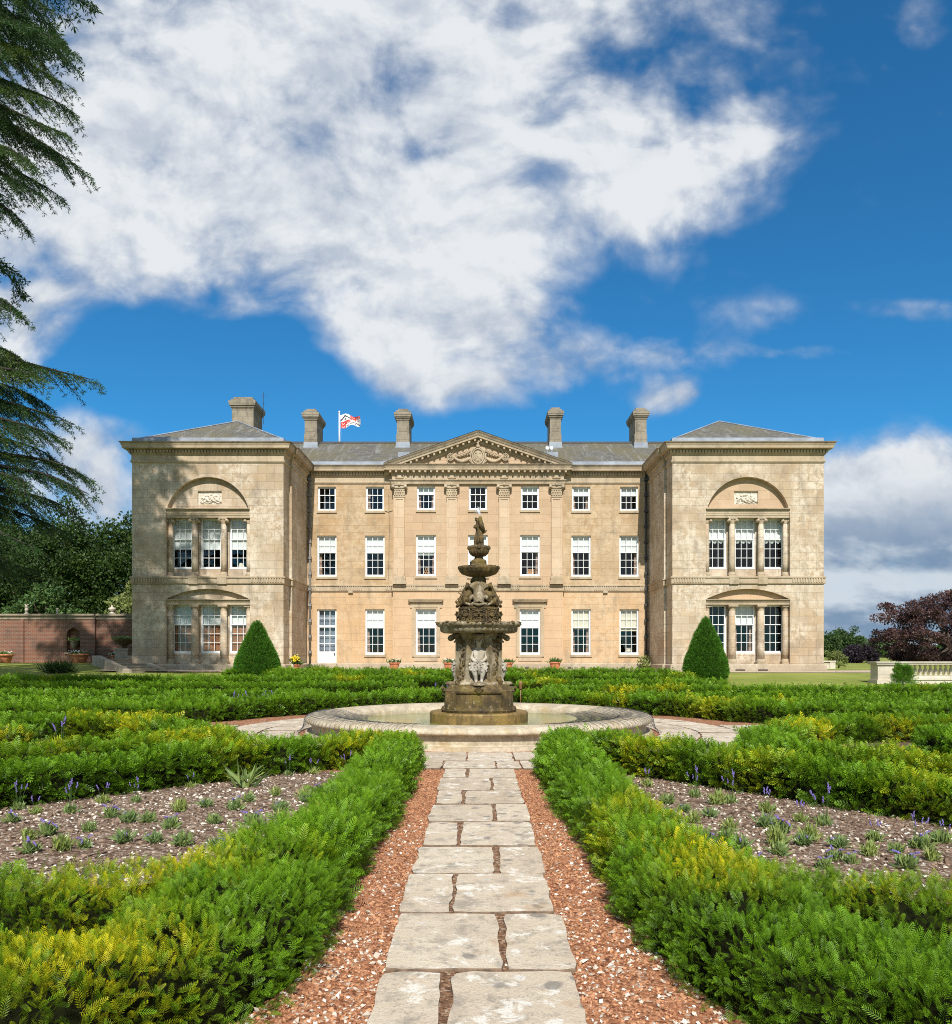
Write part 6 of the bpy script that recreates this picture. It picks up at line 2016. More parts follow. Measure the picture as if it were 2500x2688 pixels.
def tree(name, label, cat, base, h, rx, ry, rz, mat, seed, nclump=90, n_per=130, leaf=.22, clump=.9, zc=None, group=None, trunk_r=.25, skirt=False, flat=.75, yel=0.0, up=.35, bark='bark'):
    rng = np.random.default_rng(seed); rg = random.Random(seed)
    o = thing(name, label, cat, base, 0, group)
    zc = h - rz if zc is None else zc
    cl = []
    while len(cl) < nclump:
        d = rng.normal(size=3); d /= np.linalg.norm(d)
        r = rng.uniform(.45, 1.0) ** .6
        lump = 1 + .20 * math.sin(3 * math.atan2(d[1], d[0]) + seed) * math.cos(4 * d[2] + seed) + .08 * rng.normal()
        p = np.array([d[0] * rx, d[1] * ry, d[2] * rz]) * r * lump + np.array([0, 0, zc])
        if p[2] < .25: 
            if not skirt: continue
            p[2] = rng.uniform(.2, 1.0)
        cl.append((*p, clump * rng.uniform(.6, 1.25)))
    V, L, at_ = crown_geo(cl, n_per, leaf, rng, flat, up, yel)
    fast_mesh('crown', V, len(L) // 4, 4, mat, L, at_, parent=o)
    mb = MB(); mb.sm = True
    th = max(.5, zc * .7)
    mb.tube([(0, 0, -.2), (.05, 0, th * .5), (0, .05, th), (.1, 0, zc)], [trunk_r * 1.3, trunk_r, trunk_r * .8, trunk_r * .4], 9)
    for c in rg.sample(cl, min(len(cl), 26)):
        z0 = rg.uniform(th * .5, zc)
        p0 = Vector((0, 0, z0)); p1 = Vector(c[:3]); pm = (p0 + p1) / 2 + Vector((0, 0, rg.uniform(-.3, .6)))
        mb.tube([p0, pm, p1], [trunk_r * .4, trunk_r * .25, trunk_r * .06], 6, False)
    mb.build('trunk', M[bark], o)
    return o

# dark wood behind the brick wall
GD = 'dark trees behind the brick wall'
woods = [(-58, 66, 12.6, 6, 'dark_tree', 'dark yew tree behind the wall at the far left picture edge'), (-49, 63, 11.6, 5.5, 'dark_tree', 'dark yew tree behind the wall, under the cedar boughs'),
         (-41, 66, 12.4, 5.2, 'dark_tree', 'dark yew tree behind the wall, above the bust on the coping'), (-34.5, 63, 11.7, 4.8, 'dark_tree', 'dark yew tree behind the wall, between the niche and the house'),
         (-28.5, 65, 12.2, 4.4, 'dark_tree', 'dark yew tree behind the wall, touching the left wing of the house')]
for i, (x, y, h, r, m_, lab) in enumerate(woods):
    tree('yew_tree', lab, 'tree', (x, y, 1.0), h, r, r * .9, h * .5, M[m_], 100 + i, 260, 190, .24, 1.25, zc=h * .48, group=GD, skirt=True, flat=1.0, up=.5)
tree('bush', 'mid green bush showing over the wall to the right of the niche', 'bush', (-27.6, 50.5, 1.0), 5.0, 2.2, 1.6, 2.4, M['mid_tree'], 120, 60, 110, .22, .7, zc=2.6, skirt=True)
tree('bush', 'pale yellow green bush over the wall beside the left wing', 'bush', (-22.0, 49.5, 1.0), 4.6, 1.7, 1.3, 2.2, M['light_tree'], 121, 50, 110, .18, .6, zc=2.4, skirt=True)

# right side
tree('copper_beech', 'broad dark purple copper beech sweeping to the ground behind the balustrade', 'tree', (49.0, 82, .7), 7.2, 7.5, 7, 4.8, M['copper'], 130, 300, 170, .22, 1.0, zc=2.6, skirt=True, flat=.55, trunk_r=.5, up=.2, yel=.1)
tree('copper_beech', 'second copper beech cut off by the right picture edge, taller one', 'tree', (57.0, 84, .7), 8.6, 4.6, 5, 5.0, M['copper'], 131, 170, 150, .22, 1.0, zc=4.2, skirt=True, flat=.6, trunk_r=.5, up=.2, yel=.1)
tree('plum_bush', 'near black purple bush between the far green trees and the copper beech', 'bush', (39.4, 82, .7), 1.7, 1.9, 1.8, 1.0, M['plum'], 132, 60, 120, .20, .5, zc=.7, skirt=True)
tree('bush', 'small yellow green bush beside the little stone pier', 'bush', (24.1, 53, .76), 1.15, .75, .6, .6, M['light_tree'], 133, 26, 90, .10, .28, zc=.5, skirt=True, trunk_r=.05)
GP = 'far park trees beyond the lawn'
for i, (x, y, h, r, lab) in enumerate(((100, 230, 7.0, 6.5, 'far park tree partly hidden by the corner of the right wing'), (111.5, 240, 8.4, 6.0, 'tallest far park tree, dark green, in the gap beside the right wing'),
        (112, 215, 4.6, 5, 'lower pale far park tree in front of the tall one'), (104, 205, 3.6, 4.5, 'low far bush in the gap beside the right wing'), (128, 250, 5.6, 6, 'far park tree half behind the copper beech'), (118, 200, 2.6, 4.5, 'low far bush just left of the plum bush'))):
    tree('park_tree', lab, 'tree', (x, y, .7), h, r, r, h * .52, M['green_tree'], 140 + i, 70, 90, .62, 1.7, zc=h * .48, group=GP, skirt=True, flat=.9)

# ---- the great cedar at the left
cedar = thing('cedar_tree', 'huge dark cedar with drooping feathery boughs along the left picture edge', 'tree', (-19.5, 25.2, 0.0))
CT = np.array([-19.5, 25.2])
def cedar_boughs():
    rg = np.random.default_rng(99)
    tuftP = []; tuftD = []; tuftS = []; tuftY = []; tuftR = []
    wood = MB(); wood.sm = True
    wood.tube([(-19.5, 25.2, -.3), (-19.5, 25.2, 1.5), (-19.4, 25.3, 8), (-19.6, 25.2, 16), (-19.4, 25.1, 24), (-19.4, 25.2, 29.5)], [1.0, .75, .65, .48, .28, .06], 14)
    def bough(tip, zr, arch, fine=True, yel=0.0, blen=1.7, bstart=.18, size=.085):
        tip = np.array(tip, float)
        root = np.array([CT[0], CT[1], zr])
        ctrl = root * .42 + tip * .58 + np.array([0, 0, arch])
        L = np.linalg.norm(tip - root)
        n = max(10, int(L / (.20 if fine else .34)))
        ts = np.linspace(0, 1, n)
        C = ((1 - ts) ** 2)[:, None] * root + (2 * ts * (1 - ts))[:, None] * ctrl + (ts ** 2)[:, None] * tip
        C = C + np.stack([.12 * np.sin(ts * 9 + rg.uniform(0, 6)), .12 * np.sin(ts * 8 + rg.uniform(0, 6)), .07 * np.sin(ts * 11 + rg.uniform(0, 6))], 1) * ts[:, None]
        rad = np.interp(ts, [0, 1], [.018 * L, .008])
        wood.tube([tuple(p) for p in C[::2]], list(rad[::2]), 6, False)
        side0 = np.array([-(tip - root)[1], (tip - root)[0], 0]); side0 /= np.linalg.norm(side0)
        for i in range(n):
            t = ts[i]
            if t < bstart: continue
            f = C[min(i + 1, n - 1)] - C[max(i - 1, 0)]; f /= np.linalg.norm(f)
            for s in (-1, 1):
                if rg.random() < .22: continue
                l = (blen * (1 - t) ** .8 + .38) * rg.uniform(.4, 1.3)
                d = f * rg.uniform(.6, 1.0) + s * side0 * rg.uniform(.35, .9) + np.array([0, 0, rg.uniform(-.42, .02)])
                d /= np.linalg.norm(d)
                m = max(4, int(l / .11))
                q = np.linspace(0, 1, m)
                B = C[i] + d * (q * l)[:, None] + np.array([0, 0, -.34 * l]) * (q ** 2)[:, None]
                if fine and l > .5: wood.tube([tuple(B[0]), tuple(B[m // 2]), tuple(B[-1])], [.02, .012, .004], 4, False)
                yb = yel * rg.uniform(.3, 1.2)
                rb = np.clip(rg.normal(.5, .25), 0, 1)
                for j in range(m):
                    dj = B[min(j + 1, m - 1)] - B[max(j - 1, 0)]; dj /= np.linalg.norm(dj)
                    sd = np.cross(dj, [0, 0, 1.0]); sd /= max(1e-6, np.linalg.norm(sd))
                    tl = (.34 * (1 - q[j]) + .10) * (1 if fine else .9) * min(1, l)
                    for s2 in (-1, 1):
                        e = dj * .75 + s2 * sd * .75 + np.array([0, 0, -.30]); e /= np.linalg.norm(e)
                        kk = max(2, int(tl / (.062 if fine else .13)))
                        for w in range(kk):
                            u = w / kk
                            tuftP.append(B[j] + e * tl * u + np.array([0, 0, -.12 * tl * u * u]) + rg.normal(0, .012, 3))
                            tuftD.append(e + rg.normal(0, .45, 3)); tuftS.append(size * (1 if fine else 1.9) * rg.uniform(.7, 1.3))
                            tuftY.append(yb); tuftR.append(rb)
    # boughs whose tips show against the sky (x, y in photograph pixels, distance, root height above tip, arch, golden)
    vis = [(150, -40, 24.5, 2.0, 1.2, 0), (140, 30, 26, 2.2, 1.0, 0), (178, 118, 25, 2.6, 1.1, 0), (150, 90, 23, 2.4, 1.2, 0), (168, 178, 26, 2.4, 1.0, 0), (140, 150, 24, 2.4, 1.2, .5), (176, 236, 25, 2.6, 1.0, .1), (120, 210, 23, 2.2, 1.0, .3),
           (160, 272, 24, 2.6, .9, .15), (207, 350, 25, 3.6, 1.0, 0), (160, 330, 26, 2.8, 1.0, 0), (146, 396, 25, 3.2, .9, 0), (112, 388, 24, 3.0, .9, 0), (90, 330, 23, 2.4, 1.0, .25), (62, 452, 25, 3.0, .8, .0), (60, 615, 24, 1.8, .7, .1),
           (70, 712, 25, -.2, 1.5, .5), (215, 752, 25, .4, 1.3, .15), (120, 745, 23.5, .2, 1.3, .3), (172, 835, 25, 1.2, 1.0, 0), (168, 868, 24, 1.6, .8, 0), (140, 800, 26.5, .8, 1.0, .0), (220, 938, 25, 1.0, .9, .15), (224, 968, 24.2, 1.4, .8, 0), (150, 905, 26, 1.2, .8, 0),
           (196, 1012, 25, 1.6, .7, 0), (170, 1045, 26, 1.6, .6, 0), (120, 1075, 24, 1.4, .6, 0), (80, 960, 23.5, 1.4, .8, .1), (60, 860, 23, 1.2, .9, .1), (100, 1010, 27, 1.2, .7, 0), (40, 1100, 25, 1.2, .5, 0), (30, 800, 26, .8, 1.0, 0), (50, 260, 27, 2.0, 1.0, 0), (40, 120, 22.5, 2.0, 1.0, .1), (60, 20, 24, 2.0, 1.0, 0), (90, 160, 27, 2.0, 1.0, 0),
           (95, 1120, 26.5, 1.0, .5, 0), (20, 1050, 23, 1.2, .6, 0), (10, 960, 26, 1.2, .8, 0)]
    for xd, yd, Y, dr, arch, yl in vis:
        p = at(xd - (34 if xd > 100 else 12), yd - 8, Y)
        bough(p, p.z + dr, arch, True, yl)
    # boughs above and beside the picture, coarser: they shade the lawn, the brick wall and the left wing
    for i in range(28):
        z = rg.uniform(17, 29.5)
        a = rg.uniform(-1.15, 1.5)
        L = (8.4 - 5.0 * ((z - 17) / 12.5) ** 1.6) * rg.uniform(.75, 1.05)
        if z < 22.5: a = rg.uniform(.9, 2.9) if rg.random() < .6 else rg.uniform(-2.6, -.9)
        bough((CT[0] + L * math.cos(a), CT[1] + L * math.sin(a), z), z + .8, .7, False, 0, 1.5)
    for i in range(40):
        z = rg.uniform(4, 21)
        a = rg.uniform(1.3, 4.8)
        L = rg.uniform(5, 8.5)
        bough((CT[0] + L * math.cos(a), CT[1] + L * math.sin(a), z), z + 1.0, .8, False, 0, 1.5)
    P = np.array(tuftP); D = np.array(tuftD); S = np.array(tuftS); n = len(P)
    # three crossed blades per tuft
    V0 = []; Q0 = []; T0 = []
    for k in range(3):
        a = k * 2.1
        c, s = math.cos(a), math.sin(a)
        o = len(V0)
        V0 += [(0, 0, 0), (.55 * c + .13 * s, .55 * s - .13 * c, .45), (.75 * c, .75 * s, .95), (.55 * c - .13 * s, .55 * s + .13 * c, .45)]
        Q0.append((o, o + 1, o + 2, o + 3)); T0 += [0, .5, 1, .5]
    V, L, t = spread(np.array(V0, float), np.array(Q0), np.array(T0), frames(D, rg.uniform(0, 6.28, n)), P, S)
    m = len(V0)
    at_ = dict(tip=t * .7, rnd=np.repeat(np.clip(np.array(tuftR) + rg.normal(0, .18, n), 0, 1), m), yel=np.repeat(np.clip(np.array(tuftY) + rg.normal(0, .1, n), 0, .9), m))
    org = np.array([-19.5, 25.2, 0.0])
    fast_mesh('crown', V - org, len(L) // 4, 4, M['cedar'], L, at_, parent=cedar)
    wood.build('trunk', M['cedar_bark'], cedar, tuple(org))
    print('cedar tufts', n)
cedar_boughs()

# ---- brick garden wall with niche
WY = 46.0
wall = thing('garden_wall', 'long red brick garden wall with stone coping running left from the house', 'wall', (-30, WY, 1.1))
WOo = (-30, WY, 1.1)
mb = MB()
niche = [(-24.0, 1.80), (-23.2, 1.80)] + [(-23.6 + .4 * math.cos(t), 2.82 + .4 * math.sin(t)) for t in np.linspace(0, PI, 15)]
z1 = 3.72
mb.holes(lambda u, v, d: (u, WY + d, v), [(-23.05 - 25, .6), (-22.35, .6), (-22.35, z1), (-48.05, z1)], [niche], 0.36)
mb.add([(u, WY + .36, v) for u, v in niche], [tuple(range(len(niche)))])
mb.add([(-22.35, WY, .6), (-22.35, WY + .18, .6), (-22.35, WY + .18, z1), (-22.35, WY, z1)], [(0, 1, 2, 3)])
mb.add([(-22.35, WY + .18, .6), (-18.4, WY + .18, .6), (-18.4, WY + .18, z1), (-22.35, WY + .18, z1)], [(0, 1, 2, 3)])
for x in (-26.55, -36.5):
    mb.box(x - .10, x + .10, WY - .09, WY - .002, .9, z1 - .01)
mb.add([(-48, WY + .55, .9), (-18.4, WY + .55, .9), (-18.4, WY + .55, z1), (-48, WY + .55, z1)], [(0, 1, 2, 3)])
mb.build('brickwork', M['brick'], wall, WOo)
mb = MB()
for xa, xb, o in ((-48, -22.33, 0), (-22.33, -18.41, .18)):
    mb.box(xa, xb, WY + o - .05, WY + .6, z1 + .002, z1 + .10)
    mb.box(xa, xb, WY + o - .12, WY + .66, z1 + .22, z1 + .32)
    mb.box(xa, xb, WY + o + .0, WY + .58, z1 + .10, z1 + .22)
mb.build('coping', M['stone_dark'], wall, WOo)
mb = MB()
mb.box(-24.1, -23.1, WY - .06, WY + .35, 1.70, 1.795)
mb.build('niche_sill', M['stone_trim'], wall, WOo)
ct = z1 + .325
def bust(label, x, s):
    t = thing('stone_bust', label, 'bust', (x, WY + .25, ct))
    v, f = skin_geo([(0, 0, .12), (0, 0, .24), (0, -.01, .34), (0, -.03, .44), (0, -.02, .52), (-.12, 0, .24), (.12, 0, .24)], [(0, 1), (1, 2), (2, 3), (3, 4), (1, 5), (1, 6)], [.12, .14, .06, .095, .08, .08, .08], 2)
    m = MB(); m.sm = True
    m.add([(a * s, b_ * s, c * s) for a, b_, c in v], f)
    m.ball((0, -.125 * s, .43 * s), (.02 * s, .03 * s, .025 * s), 6, 4)
    for k in range(14):
        a = k * .45
        m.ball((.075 * s * math.cos(a), (.0 + .075 * math.sin(a)) * s, (.52 + .02 * math.sin(k)) * s), .035 * s, 6, 4)
    m.build('head', M['stone_white'], t)
    m = MB()
    m.lathe([(.15 * s, 0), (.15 * s, .03 * s), (.08 * s, .06 * s), (.09 * s, .14 * s)], n=16); m.build('socle', M['stone_white'], t)
bust('white stone bust on the brick wall coping near the left picture edge', hx(47, WY) , 1.0)
bust('small white stone bust on the brick wall coping, middle of the three ornaments', hx(107, WY), .62)
t = thing('stone_finial', 'white stone urn shaped finial on the brick wall coping beside the house', 'finial', (hx(213, WY), WY + .3, ct))
m = MB(); m.sm = True
m.lathe([(.2, 0), (.2, .06), (.08, .10), (.07, .16), (.2, .24), (.22, .32), (.17, .36), (.06, .42), (.05, .5), (0, .53)], n=18); m.build('urn', M['stone_white'], t)

# urn in the niche, pots below
t = thing('niche_urn', 'grey stone urn with flowers standing in the arched niche of the brick wall', 'urn', (-23.6, WY + .12, 1.797))
m = MB(); m.sm = True
m.lathe([(.15, 0), (.15, .05), (.06, .09), (.05, .22), (.16, .32), (.20, .46), (.24, .62), (.27, .66), (.27, .69), (.2, .68)], n=20)
m.build('urn', M['f_pale'], t)
o = leaf_blades(150, .13, .24, .06, 91, .6, M['lav_leaf'], 'foliage', t, .25); o.location = (0, 0, .66)
def bowl_pot(label, x, y, z, r, h, fl, seed):
    t = potted(label, x, y, r, h, fl, seed, z, .22, 'terracotta pots below the brick wall')
bowl_pot('wide terracotta bowl with grey plants below the niche', hx(153, 44.9), 44.9, gz(-22.8, 44.9), .52, .52, 'white_flower', 51)
bowl_pot('wide terracotta bowl of plants at the left picture edge, below the brick wall', hx(6, 44.9), 44.9, gz(-27, 44.9), .52, .50, 'white_flower', 52)
bowl_pot('small terracotta pot between the steps and the stone pedestal', hx(227, 44.6), 44.6, gz(-20.4, 44.6) + .2, .34, .36, 'white_flower', 53)
t = thing('stone_planter', 'dark stone planter bowl on a pedestal beside the steps, against the left wing', 'planter', (hx(241, 44.2), 44.2, gz(-19.8, 44.2)))
m = MB()
m.box(-.36, .36, -.36, .36, -.3, .95); m.box(-.42, .42, -.42, .42, .95, 1.03); m.box(-.42, .42, -.42, .42, -.3, .12)
m.build('pedestal', M['stone_plinth'], t)
m = MB(); m.sm = True
m.lathe([(.22, 1.03), (.12, 1.10), (.14, 1.16), (.40, 1.34), (.52, 1.48), (.55, 1.56), (.48, 1.55)], n=24); m.build('bowl', M['f_dark'], t)
o = leaf_blades(220, .26, .24, .07, 92, .7, M['lav_leaf'], 'foliage', t, .1); o.location = (0, 0, 1.5)

# steps up from the garden to the terrace
A = Vector((-16.9, 39.9, .82)); Bt = Vector((-20.0, 43.3, 1.42))
ax = Vector((Bt.x - A.x, Bt.y - A.y, 0)).normalized(); sd = Vector((-ax.y, ax.x, 0))
st = thing('stone_steps', 'short flight of stone steps with sloping side walls beside the left wing', 'steps', tuple(A))
run = Vector((Bt.x - A.x, Bt.y - A.y, 0)).length
nst = 5
for i in range(nst):
    m = MB()
    a0 = run * i / nst; a1 = run
    z = (i + 1) * (Bt.z - A.z) / nst
    c = ax * ((a0 + a1) / 2)
    m.obox((c.x, c.y, z / 2 - .15), ax * ((a1 - a0) / 2), sd * .72, (0, 0, z / 2 + .15))
    m.obox((ax * (a0 + .12)).to_tuple()[:2] + (z + .004,), ax * .16, sd * .721, (0, 0, .02))
    m.build('step', M['stone_plinth'], st)
for s in (-1, 1):
    m = MB()
    o = sd * s * .87
    pts = [(-.35, -.25), (run + .3, -.25), (run + .3, Bt.z - A.z + .20), (run - .2, Bt.z - A.z + .20), (-.35, .10)]
    v = [tuple(ax * a + o + sd * q + Vector((0, 0, z))) for q in (-.15, .15) for a, z in pts]
    m.add(v, [(0, 1, 2, 3, 4), (9, 8, 7, 6, 5)] + [(i, (i + 1) % 5, 5 + (i + 1) % 5, 5 + i) for i in range(5)])
    m.build('side_wall', M['stone_plinth'], st)
t = thing('lawn_shrub', 'small dark round shrub on the shaded left lawn', 'shrub', (hx(114, 38.5), 38.5, gz(-20, 38.5)))
leaf_blades(420, .30, .62, .06, 93, .8, M['dark_tree'], 'leaves', t, .1)

# ---- balustrade and little pier on the right
BY = 33.0
bal = thing('balustrade', 'pale stone balustrade with square end pier on the right', 'balustrade', (16.64, BY, .45))
BO = (16.64, BY, .45)
m = MB()
m.box(16.66, 17.33, BY, BY + .62, .1, 1.26); m.box(16.60, 17.39, BY - .06, BY + .68, .1, .62)
m.build('pier', M['stone_white'], bal, BO)
m = MB()
m.box(16.58, 30.5, BY - .08, BY + .70, 1.262, 1.34); m.box(16.54, 30.5, BY - .12, BY + .74, 1.34, 1.385)
m.build('handrail', M['stone_white'], bal, BO)
m = MB()
m.box(17.39, 30.5, BY + .0, BY + .62, .1, .62); m.box(17.33, 30.5, BY - .04, BY + .66, .62, .70); m.box(17.33, 30.5, BY + .06, BY + .5, .70, .80)
m.build('base_wall', M['stone_white'], bal, BO)
x = 17.52
prof = [(.075, .80), (.075, .84), (.045, .86), (.05, .89), (.085, .96), (.08, 1.02), (.045, 1.10), (.035, 1.17), (.05, 1.19), (.04, 1.21), (.075, 1.225), (.075, 1.262)]
b0 = None
while x < 30.3:
    if b0 is None:
        m = MB(); m.sm = True
        m.lathe([(r, z - .45) for r, z in prof], n=12)
        b0 = m.build('baluster', M['stone_white'], bal); b0.location = (x - 16.64, .30, 0)
    else:
        c = b0.copy(); COL.objects.link(c); c.parent = bal; c.location = (x - 16.64, .30, 0)
    x += .215
t = thing('young_yew', 'young bright green yew shrub in front of the balustrade', 'shrub', (hx(1754, 31.6), 31.6, gz(16.6, 31.6)))
rng = np.random.default_rng(5)
n = 520
h_ = rng.random(n) ** .8; rr = .42 * (1 - .7 * h_) * np.sqrt(rng.random(n)); a_ = rng.uniform(0, 6.28, n)
D = np.stack([np.cos(a_) * .8, np.sin(a_) * .8, rng.uniform(.2, 1.2, n)], 1)
V, L, tp = spread(SPR[1][0], SPR[1][1], SPR[1][2], frames(D, rng.uniform(-1, 1, n)), np.stack([rr * np.cos(a_), rr * np.sin(a_), h_ * .78], 1), .24 * rng.uniform(.6, 1.2, n))
fast_mesh('foliage', V, len(L) // 4, 4, M['topiary'], L, dict(tip=tp, rnd=np.repeat(rng.random(n), len(SPR[1][0])), yel=np.repeat(np.clip(rng.normal(.3, .2, n), 0, 1), len(SPR[1][0]))), parent=t)
m = MB(); m.tube([(0, 0, -.1), (0, 0, .7)], [.03, .01], 6); m.build('trunk', M['bark'], t)
t = thing('stone_pier', 'small square stone pier on the far lawn at the corner of the right wing', 'pier', (22.2, 50.3, .76))
m = MB(); m.box(-.55, .3, -.25, .25, -.1, .42); m.box(.02, .36, -.31, .31, -.1, .44); m.box(-.6, .4, -.33, .33, .441, .52)
m.build('pier', M['stone_white'], t)
SUN_E, EXPO, BG_STRENGTH = 4.6, 0.35, 0.1
SKY_K = 1.06
SKY_TINT = (0.19, 0.70, 0.97)
CLOUD_DARK, CLOUD_LIGHT = (2.7, 3.3, 4.3), (6.3, 6.55, 6.8)
# ================================================================== light, sky, camera
SUN_EL, SUN_AZ = math.radians(45), math.radians(2.5)       # behind the camera, a touch to the right
sd_ = bpy.data.lights.new('sun', 'SUN')
sd_.energy = SUN_E; sd_.angle = math.radians(0.53); sd_.color = (1.0, 0.965, 0.905)
so = bpy.data.objects.new('sun', sd_); COL.objects.link(so)
dirv = Vector((math.sin(SUN_AZ) * math.cos(SUN_EL), -math.cos(SUN_AZ) * math.cos(SUN_EL), math.sin(SUN_EL)))   # towards the sun
so.rotation_euler = dirv.to_track_quat('Z', 'Y').to_euler()
so.location = (0, -20, 40)

w = bpy.data.worlds.new('World'); scene.world = w
w.use_nodes = True
nt = w.node_tree; g = G(nt)
bg = nt.nodes['Background']
sky = g.n('TexSky')
sky.sky_type = 'NISHITA'; sky.sun_disc = False
sky.sun_elevation = SUN_EL; sky.sun_rotation = PI - SUN_AZ
sky.air_density = 1.0; sky.dust_density = 0.4; sky.ozone_density = 2.5
d = g.n('TexCoord').outputs['Generated']
x, y, z = g.xyz(d)
yy = g.math('MAXIMUM', y, 0.06)
u = g.math('DIVIDE', x, yy); v = g.math('DIVIDE', z, yy)
uv = g.comb(u, v, 0.0)
# plane of the cloud layer: features shrink towards the horizon
wn = g.n('TexNoise', {'noise_dimensions': '2D'}, {'Vector': uv, 'Scale': 4.0, 'Detail': 2, 'Roughness': .5}).outputs['Color']
warp = g.vmath('MULTIPLY', g.vmath('SUBTRACT', wn, (.5, .5, .5)), (.075, .065, 0))
uvw = g.vmath('ADD', uv, warp)
def blob(xd, yd, rx, ry, wt, rot=0.0):
    mp = g.n('Mapping', {'vector_type': 'TEXTURE'}, {'Vector': uvw, 'Location': ((xd - CX) / F, (HY - yd) / F, 0), 'Rotation': (0, 0, math.radians(rot)), 'Scale': (rx / F, ry / F, 1)})
    l = g.vmath('LENGTH', mp.outputs[0], out=1)
    return g.map(l, 1.15, 0.15, 0.0, wt)
acc = None
for b_ in [(430, 230, 700, 430, 1.08), (120, 400, 420, 230, .55), (980, 60, 700, 250, .72), (960, 380, 470, 300, .70), (1300, 300, 270, 200, .95), (1440, 270, 110, 90, .3), (830, 560, 420, 260, .70), (830, 680, 270, 120, .52),
           (960, 745, 300, 75, .50), (1270, 690, 300, 70, .50), (1290, 782, 95, 60, .95), (1580, 688, 170, 26, .36), (30, 650, 190, 120, .85), (160, 930, 200, 170, .95), (60, 560, 150, 50, .35),
           (1830, 1000, 460, 190, 1.0), (1800, 1120, 620, 260, 1.1), (1750, 1230, 700, 120, 1.0), (1560, 100, 300, 220, .02), (1650, 300, 300, 200, .12), (1800, 40, 100, 80, .30), (1780, 600, 150, 40, .34), (1500, 600, 200, 60, .25), (-400, 900, 420, 400, .8), (2300, 900, 420, 300, .6)]:
    o_ = blob(*b_)
    acc = o_ if acc is None else g.math('ADD', acc, o_)
for b_ in [(1040, 350, 110, 75, -.62), (790, 295, 130, 80, -.62), (790, 180, 130, 100, -.55), (1075, 195, 100, 70, -.42), (1150, 105, 120, 60, -.40), (1350, 190, 110, 60, -.45), (1400, 260, 50, 60, -.35), (1120, 530, 170, 110, -.5), (520, 640, 200, 40, -.3), (60, 530, 110, 26, -.3), (1350, 880, 260, 120, -.6), (430, 740, 330, 110, -.7), (250, 690, 170, 110, -.5), (1000, 10, 60, 40, -.45)]:
    acc = g.math('ADD', acc, blob(*b_))
acc = g.math('MINIMUM', acc, 1.12)
def fbm(off, sc, det, rough):
    return g.n('TexNoise', {'noise_dimensions': '2D'}, {'Vector': g.vmath('MULTIPLY', g.vmath('ADD', uvw, off), (1.0, 1.3, 1)), 'Scale': sc, 'Detail': det, 'Roughness': rough, 'Distortion': .0}).outputs[0]
vb = g.n('TexVoronoi', {'feature': 'SMOOTH_F1', 'normalize': True, 'voronoi_dimensions': '2D'}, {'Vector': g.vmath('MULTIPLY', uvw, (1.0, 1.25, 1)), 'Scale': 13.0, 'Detail': 2, 'Roughness': .55, 'Smoothness': .6}).outputs['Distance']
bil = g.map(vb, .05, .62, 1.0, 0.0, False)
fb = g.math('ADD', g.math('MULTIPLY', fbm((0, 0, 0), 7.0, 10, .62), .62), g.math('MULTIPLY', bil, .38))
fb2 = fbm((.008, .018, 0), 7.0, 6, .58)
fb1 = fbm((0, 0, 0), 7.0, 6, .58)
big = fbm((3.1, 1.7, 0), 4.0, 6, .6)
amp = g.map(acc, .05, .60, .35, 1.0)
dens = g.math('ADD', acc, g.math('MULTIPLY', g.math('MULTIPLY', g.math('SUBTRACT', fb, .5), 1.9), amp))
dens = g.math('ADD', dens, g.math('MULTIPLY', g.math('MULTIPLY', g.math('SUBTRACT', big, .5), .9), amp))
alpha = g.map(dens, .14, 1.14, 0, 1)
alpha = g.math('POWER', alpha, .85)
thick = g.map(dens, .35, 1.3, 0, 1)
lit = g.math('ADD', g.math('MULTIPLY', g.math('SUBTRACT', fb1, fb2), 5.0), .5, clamp=True)
shade = g.math('ADD', g.math('MULTIPLY', lit, .42), g.math('MULTIPLY', g.map(big, .36, .62), .42))
shade = g.math('ADD', shade, g.math('MULTIPLY', thick, .34), clamp=True)
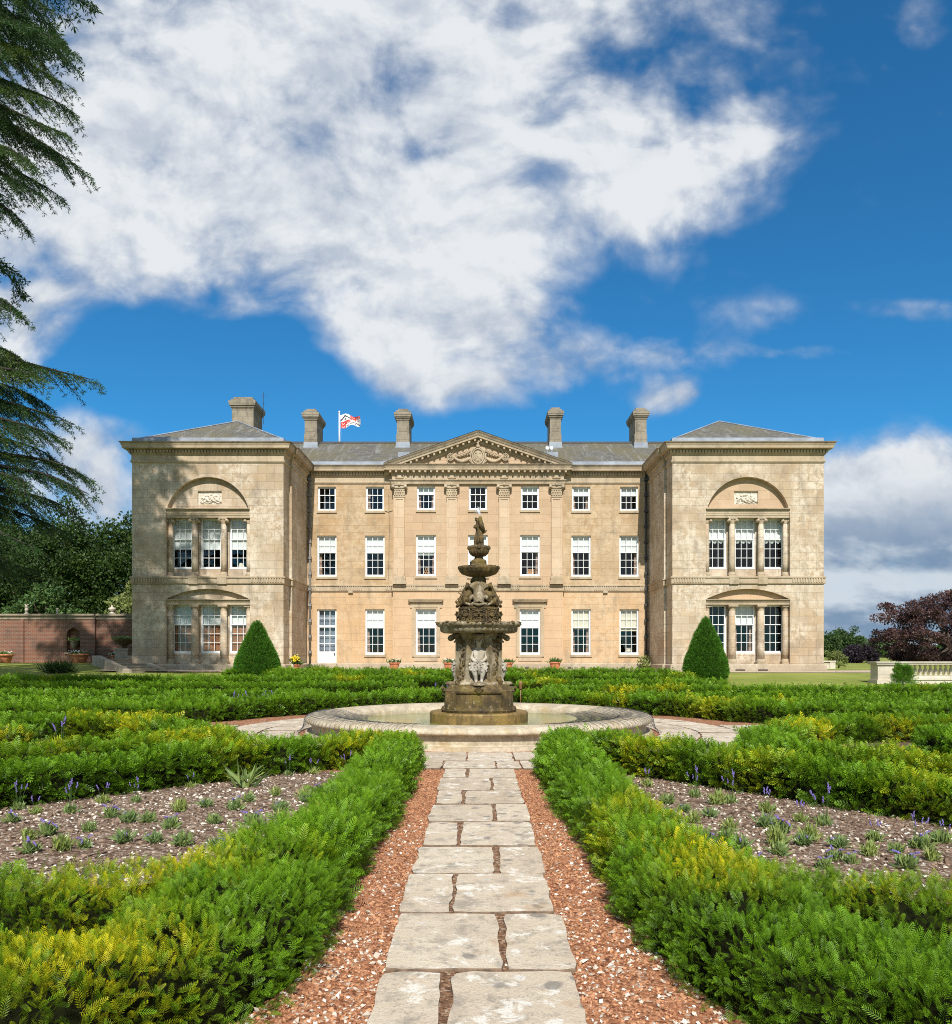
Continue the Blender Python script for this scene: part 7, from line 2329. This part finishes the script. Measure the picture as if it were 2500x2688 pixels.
# the sunlit tower at the right of the main cloud is whiter; the low bank is greyer, being seen through more air
shade = g.math('ADD', shade, blob(1290, 300, 300, 210, .35), clamp=True)
low = g.map(v, .27, .10, 0, 1)
right = g.map(u, .3, .45)
cc = g.mix(shade, CLOUD_DARK, CLOUD_LIGHT)
strat = g.n('TexNoise', {'noise_dimensions': '2D'}, {'Vector': g.vmath('MULTIPLY', uvw, (2.2, 6.0, 1)), 'Scale': 2.6, 'Detail': 7, 'Roughness': .55}).outputs[0]
grey = g.mix(g.map(strat, .40, .66), (1.25, 2.1, 3.3), (4.8, 5.4, 6.0))
cc = g.mix(g.math('MULTIPLY', g.math('MULTIPLY', low, right), .92), cc, grey)
skyc = g.mix(1.0, sky.outputs[0], g.mix(g.map(v, .30, .02), SKY_TINT, (.60, .73, .83)), 'MULTIPLY')
skyc = g.n('VectorMath', {'operation': 'SCALE'}, {0: skyc, 'Scale': SKY_K}).outputs[0]
front = g.map(y, .0, .12, 0, 1)
alpha = g.math('MULTIPLY', alpha, g.math('MULTIPLY', front, g.map(z, -.03, -.01)))
# unseen broken cloud, added overhead and behind the viewer to whiten light in shade
rest = g.math('MAXIMUM', g.map(y, .16, -.05), g.map(v, 1.0, 1.5))
bn = g.n('TexNoise', None, {'Vector': d, 'Scale': 3.0, 'Detail': 5, 'Roughness': .55}).outputs[0]
alpha = g.math('MAXIMUM', alpha, g.math('MULTIPLY', g.math('MULTIPLY', rest, g.map(bn, .38, .62, 0, .95)), g.map(z, .0, .06)))
fin = g.mix(alpha, skyc, g.mix(rest, cc, (5.2, 5.2, 5.1)))
nt.links.new(fin, bg.inputs['Color'])
bg.inputs['Strength'].default_value = BG_STRENGTH

cam = bpy.data.cameras.new('camera'); co = bpy.data.objects.new('camera', cam); COL.objects.link(co)
cam.sensor_fit = 'HORIZONTAL'; cam.sensor_width = 36.0
cam.lens = F / 1849.0 * 36.0
cam.shift_x = -(CX - 924.5) / 1849.0
cam.shift_y = (HY - 994.0) / 1849.0
cam.clip_start = .05; cam.clip_end = 5000
co.location = (0, 0, CH); co.rotation_euler = (PI / 2, 0, 0)
scene.camera = co
scene.render.engine = 'CYCLES'
scene.cycles.use_denoising = False
scene.cycles.filter_width = 1.05
scene.cycles.max_bounces = 6; scene.cycles.diffuse_bounces = 3; scene.cycles.glossy_bounces = 3
scene.cycles.transparent_max_bounces = 12; scene.cycles.transmission_bounces = 3
scene.cycles.sample_clamp_indirect = 6
vs = scene.view_settings
scene.display_settings.display_device = 'sRGB'
vs.view_transform = 'Standard'; vs.look = 'None'; vs.exposure = EXPO; vs.gamma = 1.0; vs.use_curve_mapping = False
